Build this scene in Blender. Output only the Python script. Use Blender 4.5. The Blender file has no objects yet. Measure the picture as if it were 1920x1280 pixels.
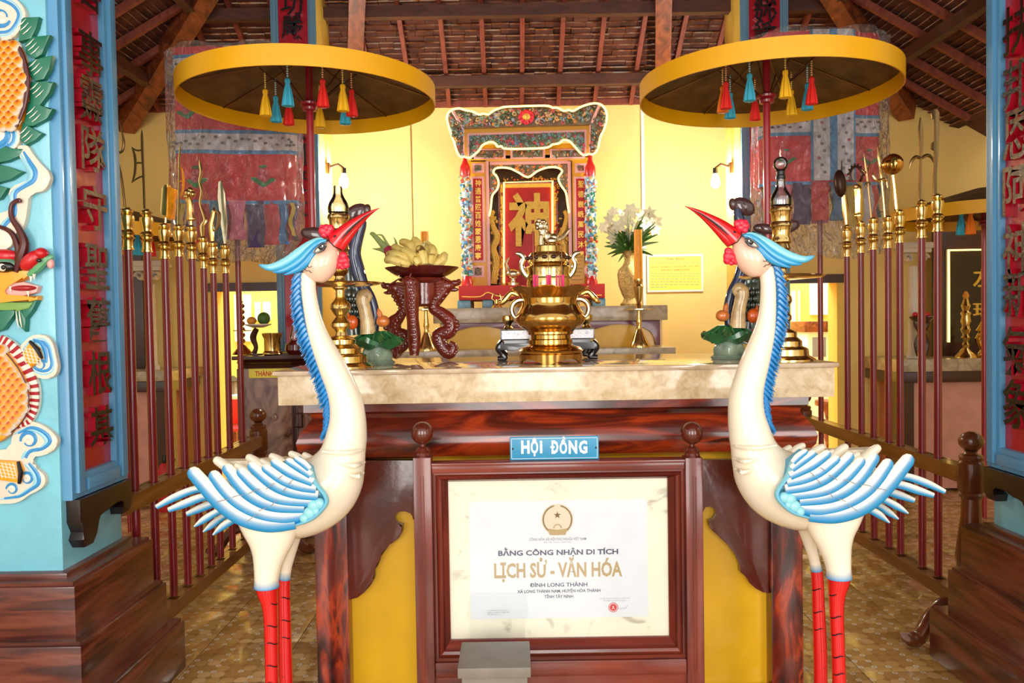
import bpy, bmesh, math, random
from mathutils import Vector, Matrix, Euler

random.seed(7)
R = math.radians
SC = bpy.context.scene
COL = SC.collection

# ------------------------------------------------------------------ camera
F = 1493.0            # focal length in pixels of the 1920 x 1280 frame
H = 1.45              # eye height
CM = Euler((math.pi / 2 - math.atan(40 / F), 0, 0)).to_matrix() @ Matrix.Rotation(R(-0.93), 3, 'Z')
cam_d = bpy.data.cameras.new('camera')
cam_d.sensor_fit = 'HORIZONTAL'; cam_d.sensor_width = 36.0; cam_d.lens = F / 1920 * 36.0
cam_d.clip_start = 0.05; cam_d.clip_end = 100
cam = bpy.data.objects.new('camera', cam_d); COL.objects.link(cam)
cam.matrix_world = Matrix.Translation((0, 0, H)) @ CM.to_4x4()
SC.camera = cam

# ------------------------------------------------------------------ world, lights, exposure
SC.view_settings.view_transform = 'Standard'; SC.view_settings.look = 'None'
SC.view_settings.exposure = 0.36; SC.view_settings.gamma = 1.0; SC.view_settings.use_curve_mapping = False
W = bpy.data.worlds.new('world'); SC.world = W; W.use_nodes = True
bg = W.node_tree.nodes['Background']; bg.inputs[0].default_value = (1.0, 0.97, 0.92, 1); bg.inputs[1].default_value = 0.85

def area(name, loc, rot, sx, sy, watt, col=(1, 0.97, 0.92)):
    l = bpy.data.lights.new(name, 'AREA'); l.shape = 'RECTANGLE'; l.size = sx; l.size_y = sy
    l.energy = watt; l.color = col
    o = bpy.data.objects.new(name, l); COL.objects.link(o); o.location = loc; o.rotation_euler = rot
    return o
# the temple's three open front doorways, behind the photographer
for i, dx in enumerate((-2.3, 0.1, 2.5)):
    area('front_doorway_daylight', (dx, -1.6, 1.75), (R(90), 0, 0), 1.25, 2.5, 62 if i == 1 else 56)
# daylight in the rear room behind the altar wall
area('rear_room_daylight', (0.2, 9.0, 3.6), (0, 0, 0), 8.0, 2.4, 330, (1, 0.98, 0.92))

# ------------------------------------------------------------------ helpers
def P(px, py, Y):
    """point at depth Y on the ray through photo pixel (px, py)"""
    d = CM @ Vector(((px - 960) / F, -(py - 640) / F, -1.0))
    t = Y / d.y
    return Vector((d.x * t, Y, H + d.z * t))
def PX(px, py, Y): return P(px, py, Y).x
def PZ(px, py, Y): return P(px, py, Y).z
def rect(x0, x1, y0, y1, Y):
    """pixel rectangle -> level rectangle (x0, x1, z0, z1) in metres at depth Y"""
    xm, ym = (x0 + x1) / 2, (y0 + y1) / 2
    return PX(x0, ym, Y), PX(x1, ym, Y), PZ(xm, y1, Y), PZ(xm, y0, Y)
def lin(c):
    c = c / 255.0
    return c / 12.92 if c <= 0.04045 else ((c + 0.055) / 1.055) ** 2.4
def rgb(r, g, b): return (lin(r), lin(g), lin(b), 1.0)
def mixc(a, b, t): return tuple(a[i] * (1 - t) + b[i] * t for i in range(4))

def cr(pts, n=6):
    """Catmull-Rom through tuples of any length"""
    pts = [tuple(p) for p in pts]; m = len(pts); out = []
    for i in range(m - 1):
        p0 = pts[max(i - 1, 0)]; p1 = pts[i]; p2 = pts[i + 1]; p3 = pts[min(i + 2, m - 1)]
        for k in range(n):
            t = k / n; t2 = t * t; t3 = t2 * t
            out.append(tuple(0.5 * (2 * b + (c - a) * t + (2 * a - 5 * b + 4 * c - d) * t2 + (3 * b - a - 3 * c + d) * t3)
                             for a, b, c, d in zip(p0, p1, p2, p3)))
    out.append(pts[-1]); return out

MATS = {}
class B:
    """one mesh part"""
    def __init__(self):
        self.bm = bmesh.new(); self.cl = self.bm.verts.layers.float_color.new('Col'); self.c = (1, 1, 1, 1); self.mi = 0
    def v(self, co, c=None):
        w = self.bm.verts.new(co); w[self.cl] = c or self.c; return w
    def f(self, vs):
        try:
            fc = self.bm.faces.new(vs); fc.material_index = self.mi; return fc
        except ValueError:
            return None
    def box(self, x0, x1, y0, y1, z0, z1, bev=0.0):
        if x0 > x1: x0, x1 = x1, x0
        if z0 > z1: z0, z1 = z1, z0
        vs = [self.v((x, y, z)) for z in (z0, z1) for y in (y0, y1) for x in (x0, x1)]
        fs = [self.f([vs[i] for i in q]) for q in ((0, 2, 3, 1), (4, 5, 7, 6), (0, 1, 5, 4), (2, 6, 7, 3), (0, 4, 6, 2), (1, 3, 7, 5))]
        if bev > 0:
            es = list({e for q in fs for e in q.edges})
            bmesh.ops.bevel(self.bm, geom=es, offset=bev, segments=2, profile=0.6, affect='EDGES', clamp_overlap=True)
        return self
    def bar(self, a, b, w, h, up=(0, 0, 1)):
        """rectangular bar from a to b"""
        a = Vector(a); b = Vector(b); t = (b - a).normalized(); u = Vector(up); s = t.cross(u).normalized(); u = s.cross(t)
        r = []
        for p in (a, b):
            r.append([self.v(p + s * (w / 2 * i) + u * (h / 2 * j)) for i, j in ((-1, -1), (1, -1), (1, 1), (-1, 1))])
        for k in range(4): self.f([r[0][k], r[0][(k + 1) % 4], r[1][(k + 1) % 4], r[1][k]])
        self.f(r[0][::-1]); self.f(r[1]); return self
    def tube(self, pts, ra, rb=None, up=(0, 1, 0), seg=10, cf=None, cap=True, ph=0.0):
        pts = [Vector(p) for p in pts]; n = len(pts)
        if not hasattr(ra, '__len__'): ra = [ra] * n
        if rb is None: rb = ra
        if not hasattr(rb, '__len__'): rb = [rb] * n
        up = Vector(up); rings = []
        for i, p in enumerate(pts):
            t = (pts[min(i + 1, n - 1)] - pts[max(i - 1, 0)])
            t = t.normalized() if t.length > 1e-9 else Vector((0, 0, 1))
            b = up - t * up.dot(t)
            b = b.normalized() if b.length > 1e-6 else t.orthogonal().normalized()
            nn = t.cross(b); ring = []
            for k in range(seg):
                a = 2 * math.pi * k / seg + ph
                co = p + nn * (ra[i] * math.cos(a)) + b * (rb[i] * math.sin(a))
                ring.append(self.v(co, cf(i / max(n - 1, 1), math.cos(a), math.sin(a)) if cf else None))
            rings.append(ring)
        for i in range(n - 1):
            for k in range(seg):
                self.f([rings[i][k], rings[i][(k + 1) % seg], rings[i + 1][(k + 1) % seg], rings[i + 1][k]])
        if cap:
            self.f(rings[0][::-1]); self.f(rings[-1])
        return self
    def lathe(self, x, y, prof, seg=28, cf=None, sq=1.0, lobes=0, amp=0.0, rot=0.0, caps=True):
        rings = []
        for i, (r, z) in enumerate(prof):
            rings.append([self.v((x + max(r, 1e-4) * (1 + amp * math.cos(lobes * 2 * math.pi * k / seg)) * math.cos(2 * math.pi * k / seg + rot),
                                  y + sq * max(r, 1e-4) * (1 + amp * math.cos(lobes * 2 * math.pi * k / seg)) * math.sin(2 * math.pi * k / seg + rot), z),
                                 cf(i) if cf else None) for k in range(seg)])
        for i in range(len(prof) - 1):
            for k in range(seg):
                self.f([rings[i][k], rings[i][(k + 1) % seg], rings[i + 1][(k + 1) % seg], rings[i + 1][k]])
        if caps: self.f(rings[0][::-1]); self.f(rings[-1])
        return self
    def plate(self, pts, t, bev=0.0, d=(0, 1, 0)):
        """outline (front side) given thickness t along d"""
        d = Vector(d).normalized() * t
        pts = [Vector(p) for p in pts]
        a = [self.v(p) for p in pts]; b = [self.v(p + d) for p in pts]; n = len(a)
        fr = self.f(a); self.f(b[::-1])
        for i in range(n): self.f([a[i], b[i], b[(i + 1) % n], a[(i + 1) % n]])
        if bev > 0 and fr is not None:
            bmesh.ops.bevel(self.bm, geom=list(fr.edges), offset=bev, segments=2, profile=0.6, affect='EDGES', clamp_overlap=True)
        return self
    def ball(self, c, rx, ry=None, rz=None, u=12, w=8, mat=None):
        ry = rx if ry is None else ry; rz = rx if rz is None else rz
        c = Vector(c); rings = []
        tr = (lambda v: c + (mat @ v)) if mat else (lambda v: c + v)
        top = self.v(tr(Vector((0, 0, rz)))); bot = self.v(tr(Vector((0, 0, -rz))))
        for j in range(1, w):
            th = math.pi * j / w
            rings.append([self.v(tr(Vector((rx * math.sin(th) * math.cos(2 * math.pi * k / u), ry * math.sin(th) * math.sin(2 * math.pi * k / u), rz * math.cos(th))))) for k in range(u)])
        for k in range(u):
            self.f([top, rings[0][k], rings[0][(k + 1) % u]]); self.f([bot, rings[-1][(k + 1) % u], rings[-1][k]])
            for j in range(len(rings) - 1):
                self.f([rings[j][k], rings[j + 1][k], rings[j + 1][(k + 1) % u], rings[j][(k + 1) % u]])
        return self
    def prof_x(self, prof, x0, x1):
        """profile [(y, z)] swept along x"""
        a = [self.v((x0, y, z)) for y, z in prof]; b = [self.v((x1, y, z)) for y, z in prof]; n = len(a)
        for i in range(n): self.f([a[i], a[(i + 1) % n], b[(i + 1) % n], b[i]])
        self.f(a[::-1]); self.f(b); return self
    def mesh(self, name, mats):
        self.bm.normal_update()
        bmesh.ops.recalc_face_normals(self.bm, faces=self.bm.faces[:])
        for fc in self.bm.faces: fc.smooth = True
        for e in self.bm.edges:
            if len(e.link_faces) == 2 and e.calc_face_angle(0) > 0.62: e.smooth = False
        me = bpy.data.meshes.new(name); self.bm.to_mesh(me); self.bm.free()
        for m in (mats if isinstance(mats, (list, tuple)) else [mats]): me.materials.append(MATS[m])
        return me
    def obj(self, name, mats, parent=None, label=None):
        o = bpy.data.objects.new(name, self.mesh(name, mats)); COL.objects.link(o)
        if parent: adopt(o, parent)
        if label: o['label'] = label
        return o
def wloc(o):
    m = Matrix.Translation(o.location) @ o.rotation_euler.to_matrix().to_4x4() @ Matrix.Diagonal((*o.scale, 1))
    return (wloc(o.parent) @ o.matrix_parent_inverse @ m) if o.parent else m
def adopt(o, parent):
    o.parent = parent; o.matrix_parent_inverse = wloc(parent).inverted()
def tag(o, label, cat=None, group=None, kind=None):
    o['label'] = label
    if cat: o['category'] = cat
    if group: o['group'] = group
    if kind: o['kind'] = kind
    return o
def thing(name, label, cat, loc, group=None, kind=None):
    o = bpy.data.objects.new(name, None); COL.objects.link(o); o.location = loc; o.empty_display_size = 0.05
    return tag(o, label, cat, group, kind)
def struct(o, label=None):
    o['kind'] = 'structure'
    if label: o['label'] = label
    return o
def kids(o): return [c for c in bpy.data.objects if c.parent == o]
def copy_tree(o, parent=None, mirror=None, cache=None):
    """copy of a thing with its parts and sub-parts; mirror = x of a mirror plane (new mesh data)"""
    cache = {} if cache is None else cache
    c = o.copy(); COL.objects.link(c)
    if mirror is not None and o.type == 'MESH':
        me = o.data.copy(); me.transform(Matrix.Translation((2 * mirror, 0, 0)) @ Matrix.Diagonal((-1, 1, 1, 1))); me.flip_normals(); c.data = me
    if parent: c.parent = parent
    for k in kids(o): copy_tree(k, c, mirror)
    return c

def text_into(b, s, fit, y, depth, bold=0.0, keep=True, tr=None, side_mi=0):
    """solid lettering in b; fit = (x0, x1, z0, z1) in metres facing -y at depth y, or tr = function (u, v, w) -> point"""
    cu = bpy.data.curves.new('lettering', 'FONT'); cu.body = s; cu.size = 1.0; cu.offset = bold; cu.resolution_u = 2
    o = bpy.data.objects.new('lettering', cu); COL.objects.link(o)
    me = o.to_mesh()
    vs = [v.co.copy() for v in me.vertices]; ps = [list(p.vertices) for p in me.polygons]
    o.to_mesh_clear(); bpy.data.objects.remove(o); bpy.data.curves.remove(cu)
    if not vs: return
    xs = [v.x for v in vs]; ys = [v.y for v in vs]
    x0, x1, y0, y1 = min(xs), max(xs), min(ys), max(ys)
    fx0, fx1, fz0, fz1 = fit
    sx = (fx1 - fx0) / max(x1 - x0, 1e-6); sz = (fz1 - fz0) / max(y1 - y0, 1e-6)
    pos = []
    for v in vs:
        pos.append((fx0 + (v.x - x0) * sx, fz0 + (v.y - y0) * sz))
    tr = tr or (lambda u, w, d: (u, y - d, w))
    fr = [b.v(tr(u, w, depth)) for u, w in pos]
    cnt = {}
    for p in ps:
        b.f([fr[i] for i in p])
        for i in range(len(p)):
            e = (p[i], p[(i + 1) % len(p)]); cnt[tuple(sorted(e))] = cnt.get(tuple(sorted(e)), 0) + 1
    if depth > 0.0005:
        bk = [b.v(tr(u, w, 0.0)) for u, w in pos]
        b.mi = side_mi
        for (i, j), k in cnt.items():
            if k == 1: b.f([fr[i], fr[j], bk[j], bk[i]])
        b.mi = 0

# ------------------------------------------------------------------ materials
def node_mat(name):
    m = bpy.data.materials.new(name); m.use_nodes = True; nt = m.node_tree
    MATS[name] = m
    return m, nt, nt.nodes['Principled BSDF']
def pbr(name, col, rough=0.45, metal=0.0, var=0.0, vs=8.0, bump=0.0, bs=60.0, coat=0.0, vcol=False, stretch=None, spec=0.5):
    m, nt, p = node_mat(name); N = nt.nodes; L = nt.links
    p.inputs['Roughness'].default_value = rough; p.inputs['Metallic'].default_value = metal
    p.inputs['Coat Weight'].default_value = coat; p.inputs['Coat Roughness'].default_value = 0.08
    p.inputs['Specular IOR Level'].default_value = spec
    p.inputs['Base Color'].default_value = col if col else (1, 1, 1, 1)
    src = None
    if vcol:
        a = N.new('ShaderNodeAttribute'); a.attribute_name = 'Col'; src = a.outputs['Color']; L.new(src, p.inputs['Base Color'])
    if var > 0 or bump > 0:
        tc = N.new('ShaderNodeNewGeometry'); mp = N.new('ShaderNodeMapping'); L.new(tc.outputs['Position'], mp.inputs['Vector'])
        if stretch: mp.inputs['Scale'].default_value = stretch
    if var > 0:
        nz = N.new('ShaderNodeTexNoise'); nz.inputs['Scale'].default_value = vs; nz.inputs['Detail'].default_value = 5
        L.new(mp.outputs[0], nz.inputs['Vector'])
        mr = N.new('ShaderNodeMapRange'); mr.inputs[1].default_value = 0.3; mr.inputs[2].default_value = 0.7
        mr.inputs[3].default_value = 1 - var; mr.inputs[4].default_value = 1 + var
        L.new(nz.outputs[0], mr.inputs[0])
        mx = N.new('ShaderNodeMix'); mx.data_type = 'RGBA'; mx.blend_type = 'MULTIPLY'; mx.inputs[0].default_value = 1
        if src: L.new(src, mx.inputs[6])
        else: mx.inputs[6].default_value = col
        L.new(mr.outputs[0], mx.inputs[7]); L.new(mx.outputs[2], p.inputs['Base Color'])
    if bump > 0:
        nb = N.new('ShaderNodeTexNoise'); nb.inputs['Scale'].default_value = bs; nb.inputs['Detail'].default_value = 4
        L.new(mp.outputs[0], nb.inputs['Vector'])
        bp = N.new('ShaderNodeBump'); bp.inputs['Strength'].default_value = bump; bp.inputs['Distance'].default_value = 0.01
        L.new(nb.outputs[0], bp.inputs['Height']); L.new(bp.outputs[0], p.inputs['Normal'])
    return m
def ramp_mat(name, stops, scale=6.0, stretch=(1, 1, 1), rough=0.3, coat=0.3, detail=6, dist=1.0, wave=False, bump=0.0, metal=0.0):
    m, nt, p = node_mat(name); N = nt.nodes; L = nt.links
    g = N.new('ShaderNodeNewGeometry'); mp = N.new('ShaderNodeMapping'); mp.inputs['Scale'].default_value = stretch
    L.new(g.outputs['Position'], mp.inputs['Vector'])
    if wave:
        t = N.new('ShaderNodeTexWave'); t.inputs['Scale'].default_value = scale; t.inputs['Distortion'].default_value = dist
        t.inputs['Detail'].default_value = detail; t.bands_direction = 'Z'; t.inputs['Detail Scale'].default_value = 1.3
    else:
        t = N.new('ShaderNodeTexNoise'); t.inputs['Scale'].default_value = scale; t.inputs['Detail'].default_value = detail; t.inputs['Distortion'].default_value = dist
    L.new(mp.outputs[0], t.inputs['Vector'])
    r = N.new('ShaderNodeValToRGB'); cr_ = r.color_ramp
    while len(cr_.elements) < len(stops): cr_.elements.new(0.5)
    for e, (pos, c) in zip(cr_.elements, stops): e.position = pos; e.color = c
    L.new(t.outputs[0], r.inputs[0]); L.new(r.outputs[0], p.inputs['Base Color'])
    p.inputs['Roughness'].default_value = rough; p.inputs['Coat Weight'].default_value = coat; p.inputs['Coat Roughness'].default_value = 0.1
    p.inputs['Metallic'].default_value = metal
    if bump > 0:
        bp = N.new('ShaderNodeBump'); bp.inputs['Strength'].default_value = bump; bp.inputs['Distance'].default_value = 0.004
        L.new(t.outputs[0], bp.inputs['Height']); L.new(bp.outputs[0], p.inputs['Normal'])
    return m
def emit(name, col, strength):
    m, nt, p = node_mat(name)
    p.inputs['Base Color'].default_value = col; p.inputs['Emission Color'].default_value = col; p.inputs['Emission Strength'].default_value = strength
    return m

pbr('wall_paint', rgb(245, 213, 130), 0.75, var=0.05, vs=2.5, bump=0.04, bs=90)
pbr('pillar_paint', rgb(246, 206, 92), 0.6, var=0.05, vs=4)
pbr('blue_paint', rgb(98, 170, 205), 0.3, var=0.10, vs=5, bump=0.10, bs=45, coat=0.3)
pbr('pale_blue_paint', rgb(124, 196, 214), 0.32, var=0.10, vs=4, bump=0.18, bs=30, coat=0.3)
pbr('frame_blue', rgb(84, 148, 190), 0.33, var=0.12, vs=9, coat=0.3, stretch=(1, 1, 0.15))
pbr('frame_blue_dull', rgb(100, 140, 165), 0.45, var=0.12, vs=9, stretch=(1, 1, 0.15))
pbr('lacquer_red', rgb(172, 20, 40), 0.25, var=0.12, vs=8, bump=0.25, bs=28, coat=0.5)
pbr('ink_black', rgb(14, 11, 11), 0.35, var=0.3, vs=60, bump=0.3, bs=70, coat=0.12)
ramp_mat('ink_worn', [(0.42, rgb(38, 30, 28)), (0.56, rgb(95, 85, 70)), (0.68, rgb(120, 72, 36))], 26, rough=0.25, coat=0.5, bump=0.4)
pbr('base_black', rgb(32, 20, 18), 0.35, coat=0.3)
ramp_mat('plinth_wood', [(0.35, rgb(60, 24, 18)), (0.5, rgb(98, 42, 28)), (0.66, rgb(120, 60, 42))], 5, (0.5, 0.5, 5), 0.28, 0.3, dist=1.2, bump=0.15)
ramp_mat('painted_grain', [(0.30, rgb(40, 14, 10)), (0.46, rgb(96, 28, 14)), (0.57, rgb(160, 54, 20)), (0.68, rgb(62, 20, 13))], 5.0, (0.45, 0.8, 2.6), 0.22, 0.5, dist=1.6, detail=5)
ramp_mat('painted_grain_post', [(0.32, rgb(38, 12, 9)), (0.48, rgb(104, 30, 15)), (0.58, rgb(168, 58, 20)), (0.7, rgb(60, 20, 13))], 7.0, (2.4, 2.4, 0.5), 0.25, 0.5, dist=1.4, detail=5)
pbr('bracket_wood', rgb(88, 30, 20), 0.22, var=0.3, vs=6, bump=0.12, bs=30, coat=0.4)
ramp_mat('board_wood', [(0.3, rgb(70, 22, 18)), (0.55, rgb(112, 42, 30)), (0.75, rgb(136, 62, 44))], 16, (1, 1, 0.12), 0.25, 0.35, dist=0.6)
ramp_mat('board_wood_h', [(0.3, rgb(72, 22, 17)), (0.55, rgb(116, 42, 28)), (0.75, rgb(140, 62, 42))], 16, (0.12, 1, 1), 0.25, 0.35, dist=0.6)
ramp_mat('rail_wood', [(0.3, rgb(96, 58, 26)), (0.55, rgb(130, 82, 38)), (0.75, rgb(150, 102, 54))], 14, (1, 0.12, 1), 0.3, 0.3, dist=0.6)
pbr('post_wood', rgb(104, 52, 26), 0.25, var=0.25, vs=10, coat=0.5)
pbr('ball_wood', rgb(92, 34, 22), 0.2, var=0.2, vs=10, coat=0.6)
ramp_mat('marble_tan', [(0.28, rgb(186, 158, 120)), (0.5, rgb(208, 184, 148)), (0.72, rgb(222, 204, 174))], 34, (1, 1, 1), 0.12, 0.3, dist=0.6, detail=8)
ramp_mat('marble_top', [(0.3, rgb(168, 140, 112)), (0.6, rgb(205, 182, 154))], 10, (1, 1, 1), 0.06, 0.6, dist=1.0, detail=8)
ramp_mat('stone_slab', [(0.3, rgb(150, 128, 100)), (0.6, rgb(190, 170, 140))], 12, (1, 1, 1), 0.25, 0.2, dist=1.0)
pbr('yellow_panel', rgb(230, 176, 16), 0.35, var=0.08, vs=5, coat=0.2)
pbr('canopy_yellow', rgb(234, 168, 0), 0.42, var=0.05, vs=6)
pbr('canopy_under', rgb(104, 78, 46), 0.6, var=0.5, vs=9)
pbr('pole_red', rgb(150, 26, 40), 0.28, var=0.1, vs=14, coat=0.4)
pbr('pole_maroon', rgb(128, 26, 36), 0.28, var=0.12, vs=14, coat=0.5)
pbr('brass', rgb(232, 200, 128), 0.17, 1.0, var=0.10, vs=20)
pbr('brass_dark', rgb(206, 160, 84), 0.14, 1.0, var=0.15, vs=12)
pbr('brass_pale', rgb(232, 216, 178), 0.2, 1.0, var=0.15, vs=20)
pbr('brass_carved', rgb(196, 170, 110), 0.3, 1.0, var=0.3, vs=60, bump=0.8, bs=120)
pbr('steel', rgb(150, 120, 80), 0.3, 1.0)
pbr('dark_metal', rgb(70, 44, 32), 0.35, 0.6)
pbr('gold', rgb(246, 204, 98), 0.32, 0.45, bump=0.9, bs=110)
pbr('gold_flat', rgb(236, 190, 80), 0.35, 0.5)
pbr('amber', rgb(240, 150, 24), 0.2, 0.2, var=0.3, vs=30, coat=0.4)
pbr('crane_white', rgb(244, 232, 208), 0.28, var=0.03, vs=6, coat=0.35)
pbr('crane_paint', None, 0.26, vcol=True, coat=0.4)
pbr('paint_v', None, 0.35, vcol=True, coat=0.25)
pbr('glaze_v', None, 0.12, vcol=True, coat=0.7, var=0.3, vs=30)
pbr('matte_v', None, 0.7, vcol=True)
pbr('mane_blue', rgb(26, 122, 188), 0.25, var=0.2, vs=60, coat=0.4)
pbr('beak_red', rgb(212, 22, 30), 0.2, var=0.06, vs=10, coat=0.5)
pbr('comb_red', rgb(224, 30, 60), 0.25, var=0.35, vs=70, bump=0.6, bs=90, coat=0.4)
pbr('leg_red', rgb(214, 22, 26), 0.22, coat=0.5)
pbr('black', rgb(18, 14, 14), 0.35)
pbr('white', rgb(240, 238, 232), 0.5)
pbr('white_plaster', rgb(226, 218, 204), 0.6, var=0.06, vs=8)
pbr('paper', rgb(226, 230, 238), 0.5, var=0.02, vs=12)
ramp_mat('mat_cream', [(0.30, rgb(186, 178, 160)), (0.40, rgb(240, 234, 216)), (0.8, rgb(246, 240, 224))], 7, (1, 1, 1.6), 0.5, 0.0, detail=8)
pbr('print_navy', rgb(72, 74, 108), 0.6)
pbr('print_gold', rgb(186, 160, 116), 0.5)
pbr('print_grey', rgb(140, 140, 150), 0.6)
pbr('print_red', rgb(214, 60, 60), 0.6)
pbr('print_pale', rgb(226, 212, 192), 0.6)
pbr('print_dark', rgb(120, 90, 40), 0.6)
pbr('sign_blue', rgb(40, 138, 180), 0.35, var=0.06, vs=20)
pbr('sign_yellow', rgb(250, 236, 92), 0.5)
pbr('plaque_orange', rgb(214, 160, 60), 0.45)
pbr('grey_box', rgb(128, 118, 106), 0.5, var=0.12, vs=14)
pbr('incense_pink', rgb(236, 58, 120), 0.6)
pbr('incense_brown', rgb(150, 104, 62), 0.8)
pbr('candle', rgb(250, 160, 30), 0.45, var=0.08, vs=40)
pbr('lacquer_black', rgb(28, 24, 28), 0.2, coat=0.6)
ramp_mat('pearl', [(0.35, rgb(170, 160, 175)), (0.5, rgb(235, 232, 238)), (0.7, rgb(190, 170, 190))], 60, rough=0.2, coat=0.6)
pbr('rosewood', rgb(112, 34, 22), 0.14, var=0.25, vs=16, bump=0.25, bs=40, coat=0.7)
pbr('dish_red', rgb(92, 26, 22), 0.18, coat=0.6)
ramp_mat('banana', [(0.28, rgb(110, 78, 36)), (0.38, rgb(222, 192, 100)), (0.7, rgb(236, 214, 132))], 24, rough=0.5, coat=0.0, detail=3)
pbr('dragonfruit', rgb(180, 52, 84), 0.4)
pbr('fruit_green', rgb(126, 140, 70), 0.5)
pbr('fruit_orange', rgb(226, 150, 50), 0.5)
pbr('leaf_green', rgb(70, 110, 40), 0.5, var=0.3, vs=30)
pbr('petal', rgb(238, 230, 198), 0.5, var=0.05, vs=30)
pbr('purple_trim', rgb(112, 50, 66), 0.3, var=0.2, vs=10, coat=0.3)
pbr('dark_wood', rgb(64, 26, 18), 0.3, var=0.25, vs=10, coat=0.3)
ramp_mat('burl_panel', [(0.3, rgb(74, 34, 26)), (0.5, rgb(150, 112, 96)), (0.7, rgb(176, 140, 120))], 5, (1.4, 1.4, 0.8), 0.2, 0.4, dist=2.0, detail=8)
pbr('pink_panel', rgb(214, 150, 130), 0.5, var=0.1, vs=8)
ramp_mat('rafter', [(0.3, rgb(110, 48, 36)), (0.6, rgb(142, 68, 50))], 8, (3, 1, 1), 0.6, 0.0)
ramp_mat('beam', [(0.3, rgb(84, 40, 24)), (0.5, rgb(134, 66, 34)), (0.7, rgb(164, 88, 46))], 8, (2, 0.5, 2), 0.45, 0.1)
ramp_mat('roof_tile', [(0.3, rgb(56, 28, 22)), (0.5, rgb(84, 42, 32)), (0.7, rgb(100, 56, 42))], 5, rough=0.8, coat=0.0)
ramp_mat('roof_tile_end', [(0.34, rgb(140, 80, 50)), (0.46, rgb(206, 124, 70)), (0.56, rgb(224, 178, 140)), (0.7, rgb(240, 220, 200))], 6, rough=0.8, coat=0.0)
pbr('ceiling_board', rgb(96, 58, 42), 0.8)
emit('neon_yellow', (1.0, 0.66, 0.17, 1), 3.0)
emit('bulb_glow', (1.0, 0.98, 0.92, 1), 60.0)
pbr('rear_white', rgb(250, 250, 246), 0.6)
pbr('rear_yellow', rgb(252, 226, 110), 0.7)
pbr('conduit', rgb(240, 238, 230), 0.5)
pbr('wire', rgb(190, 160, 100), 0.6)
pbr('banner_red', rgb(228, 38, 60), 0.7, var=0.12, vs=10)
pbr('banner_white', rgb(222, 216, 222), 0.7, var=0.06, vs=30)
pbr('banner_blue', rgb(70, 150, 205), 0.6)
pbr('seal_red', rgb(200, 30, 40), 0.5)
pbr('chair_red', rgb(206, 40, 50), 0.5)

def glass_mat(name, col, rough=0.02, alpha=0.75, top=1.0):
    m, nt, p = node_mat(name); N = nt.nodes; L = nt.links
    out = N['Material Output']; tr = N.new('ShaderNodeBsdfTransparent'); tr.inputs[0].default_value = col
    gl = N.new('ShaderNodeBsdfGlossy'); gl.inputs['Roughness'].default_value = rough
    fr = N.new('ShaderNodeFresnel'); fr.inputs[0].default_value = 1.45
    mr = N.new('ShaderNodeMapRange'); mr.inputs[3].default_value = 1 - alpha; mr.inputs[4].default_value = top
    L.new(fr.outputs[0], mr.inputs[0])
    mx = N.new('ShaderNodeMixShader'); L.new(mr.outputs[0], mx.inputs[0]); L.new(tr.outputs[0], mx.inputs[1]); L.new(gl.outputs[0], mx.inputs[2])
    L.new(mx.outputs[0], out.inputs[0]); return m, nt, gl
glass_mat('clear_glass', (0.95, 0.96, 0.97, 1), 0.04, 0.90)
glass_mat('pane_glass', (0.98, 0.98, 0.97, 1), 0.03, 1.0)
def plastic_mat():
    m, nt, gl = glass_mat('plastic_film', (0.99, 0.985, 0.98, 1), 0.10, 0.93, 0.9)
    N = nt.nodes; L = nt.links
    g = N.new('ShaderNodeNewGeometry'); mp = N.new('ShaderNodeMapping'); mp.inputs['Scale'].default_value = (1, 1, 0.55); L.new(g.outputs['Position'], mp.inputs[0])
    t = N.new('ShaderNodeTexNoise'); t.inputs['Scale'].default_value = 22; t.inputs['Detail'].default_value = 4; t.inputs['Distortion'].default_value = 1.5; L.new(mp.outputs[0], t.inputs[0])
    bp = N.new('ShaderNodeBump'); bp.inputs['Strength'].default_value = 1.0; bp.inputs['Distance'].default_value = 0.05; L.new(t.outputs[0], bp.inputs['Height'])
    L.new(bp.outputs[0], gl.inputs['Normal'])
    for n in N:
        if n.type == 'FRESNEL': L.new(bp.outputs[0], n.inputs['Normal'])
        if n.type == 'MIX_SHADER': mixn = n
    # a little of the milky body of the film
    df = N.new('ShaderNodeBsdfDiffuse'); df.inputs[0].default_value = (0.9, 0.86, 0.82, 1)
    m2 = N.new('ShaderNodeMixShader'); m2.inputs[0].default_value = 0.05
    L.new(mixn.outputs[0], m2.inputs[1]); L.new(df.outputs[0], m2.inputs[2]); L.new(m2.outputs[0], N['Material Output'].inputs[0])
plastic_mat()

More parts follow.
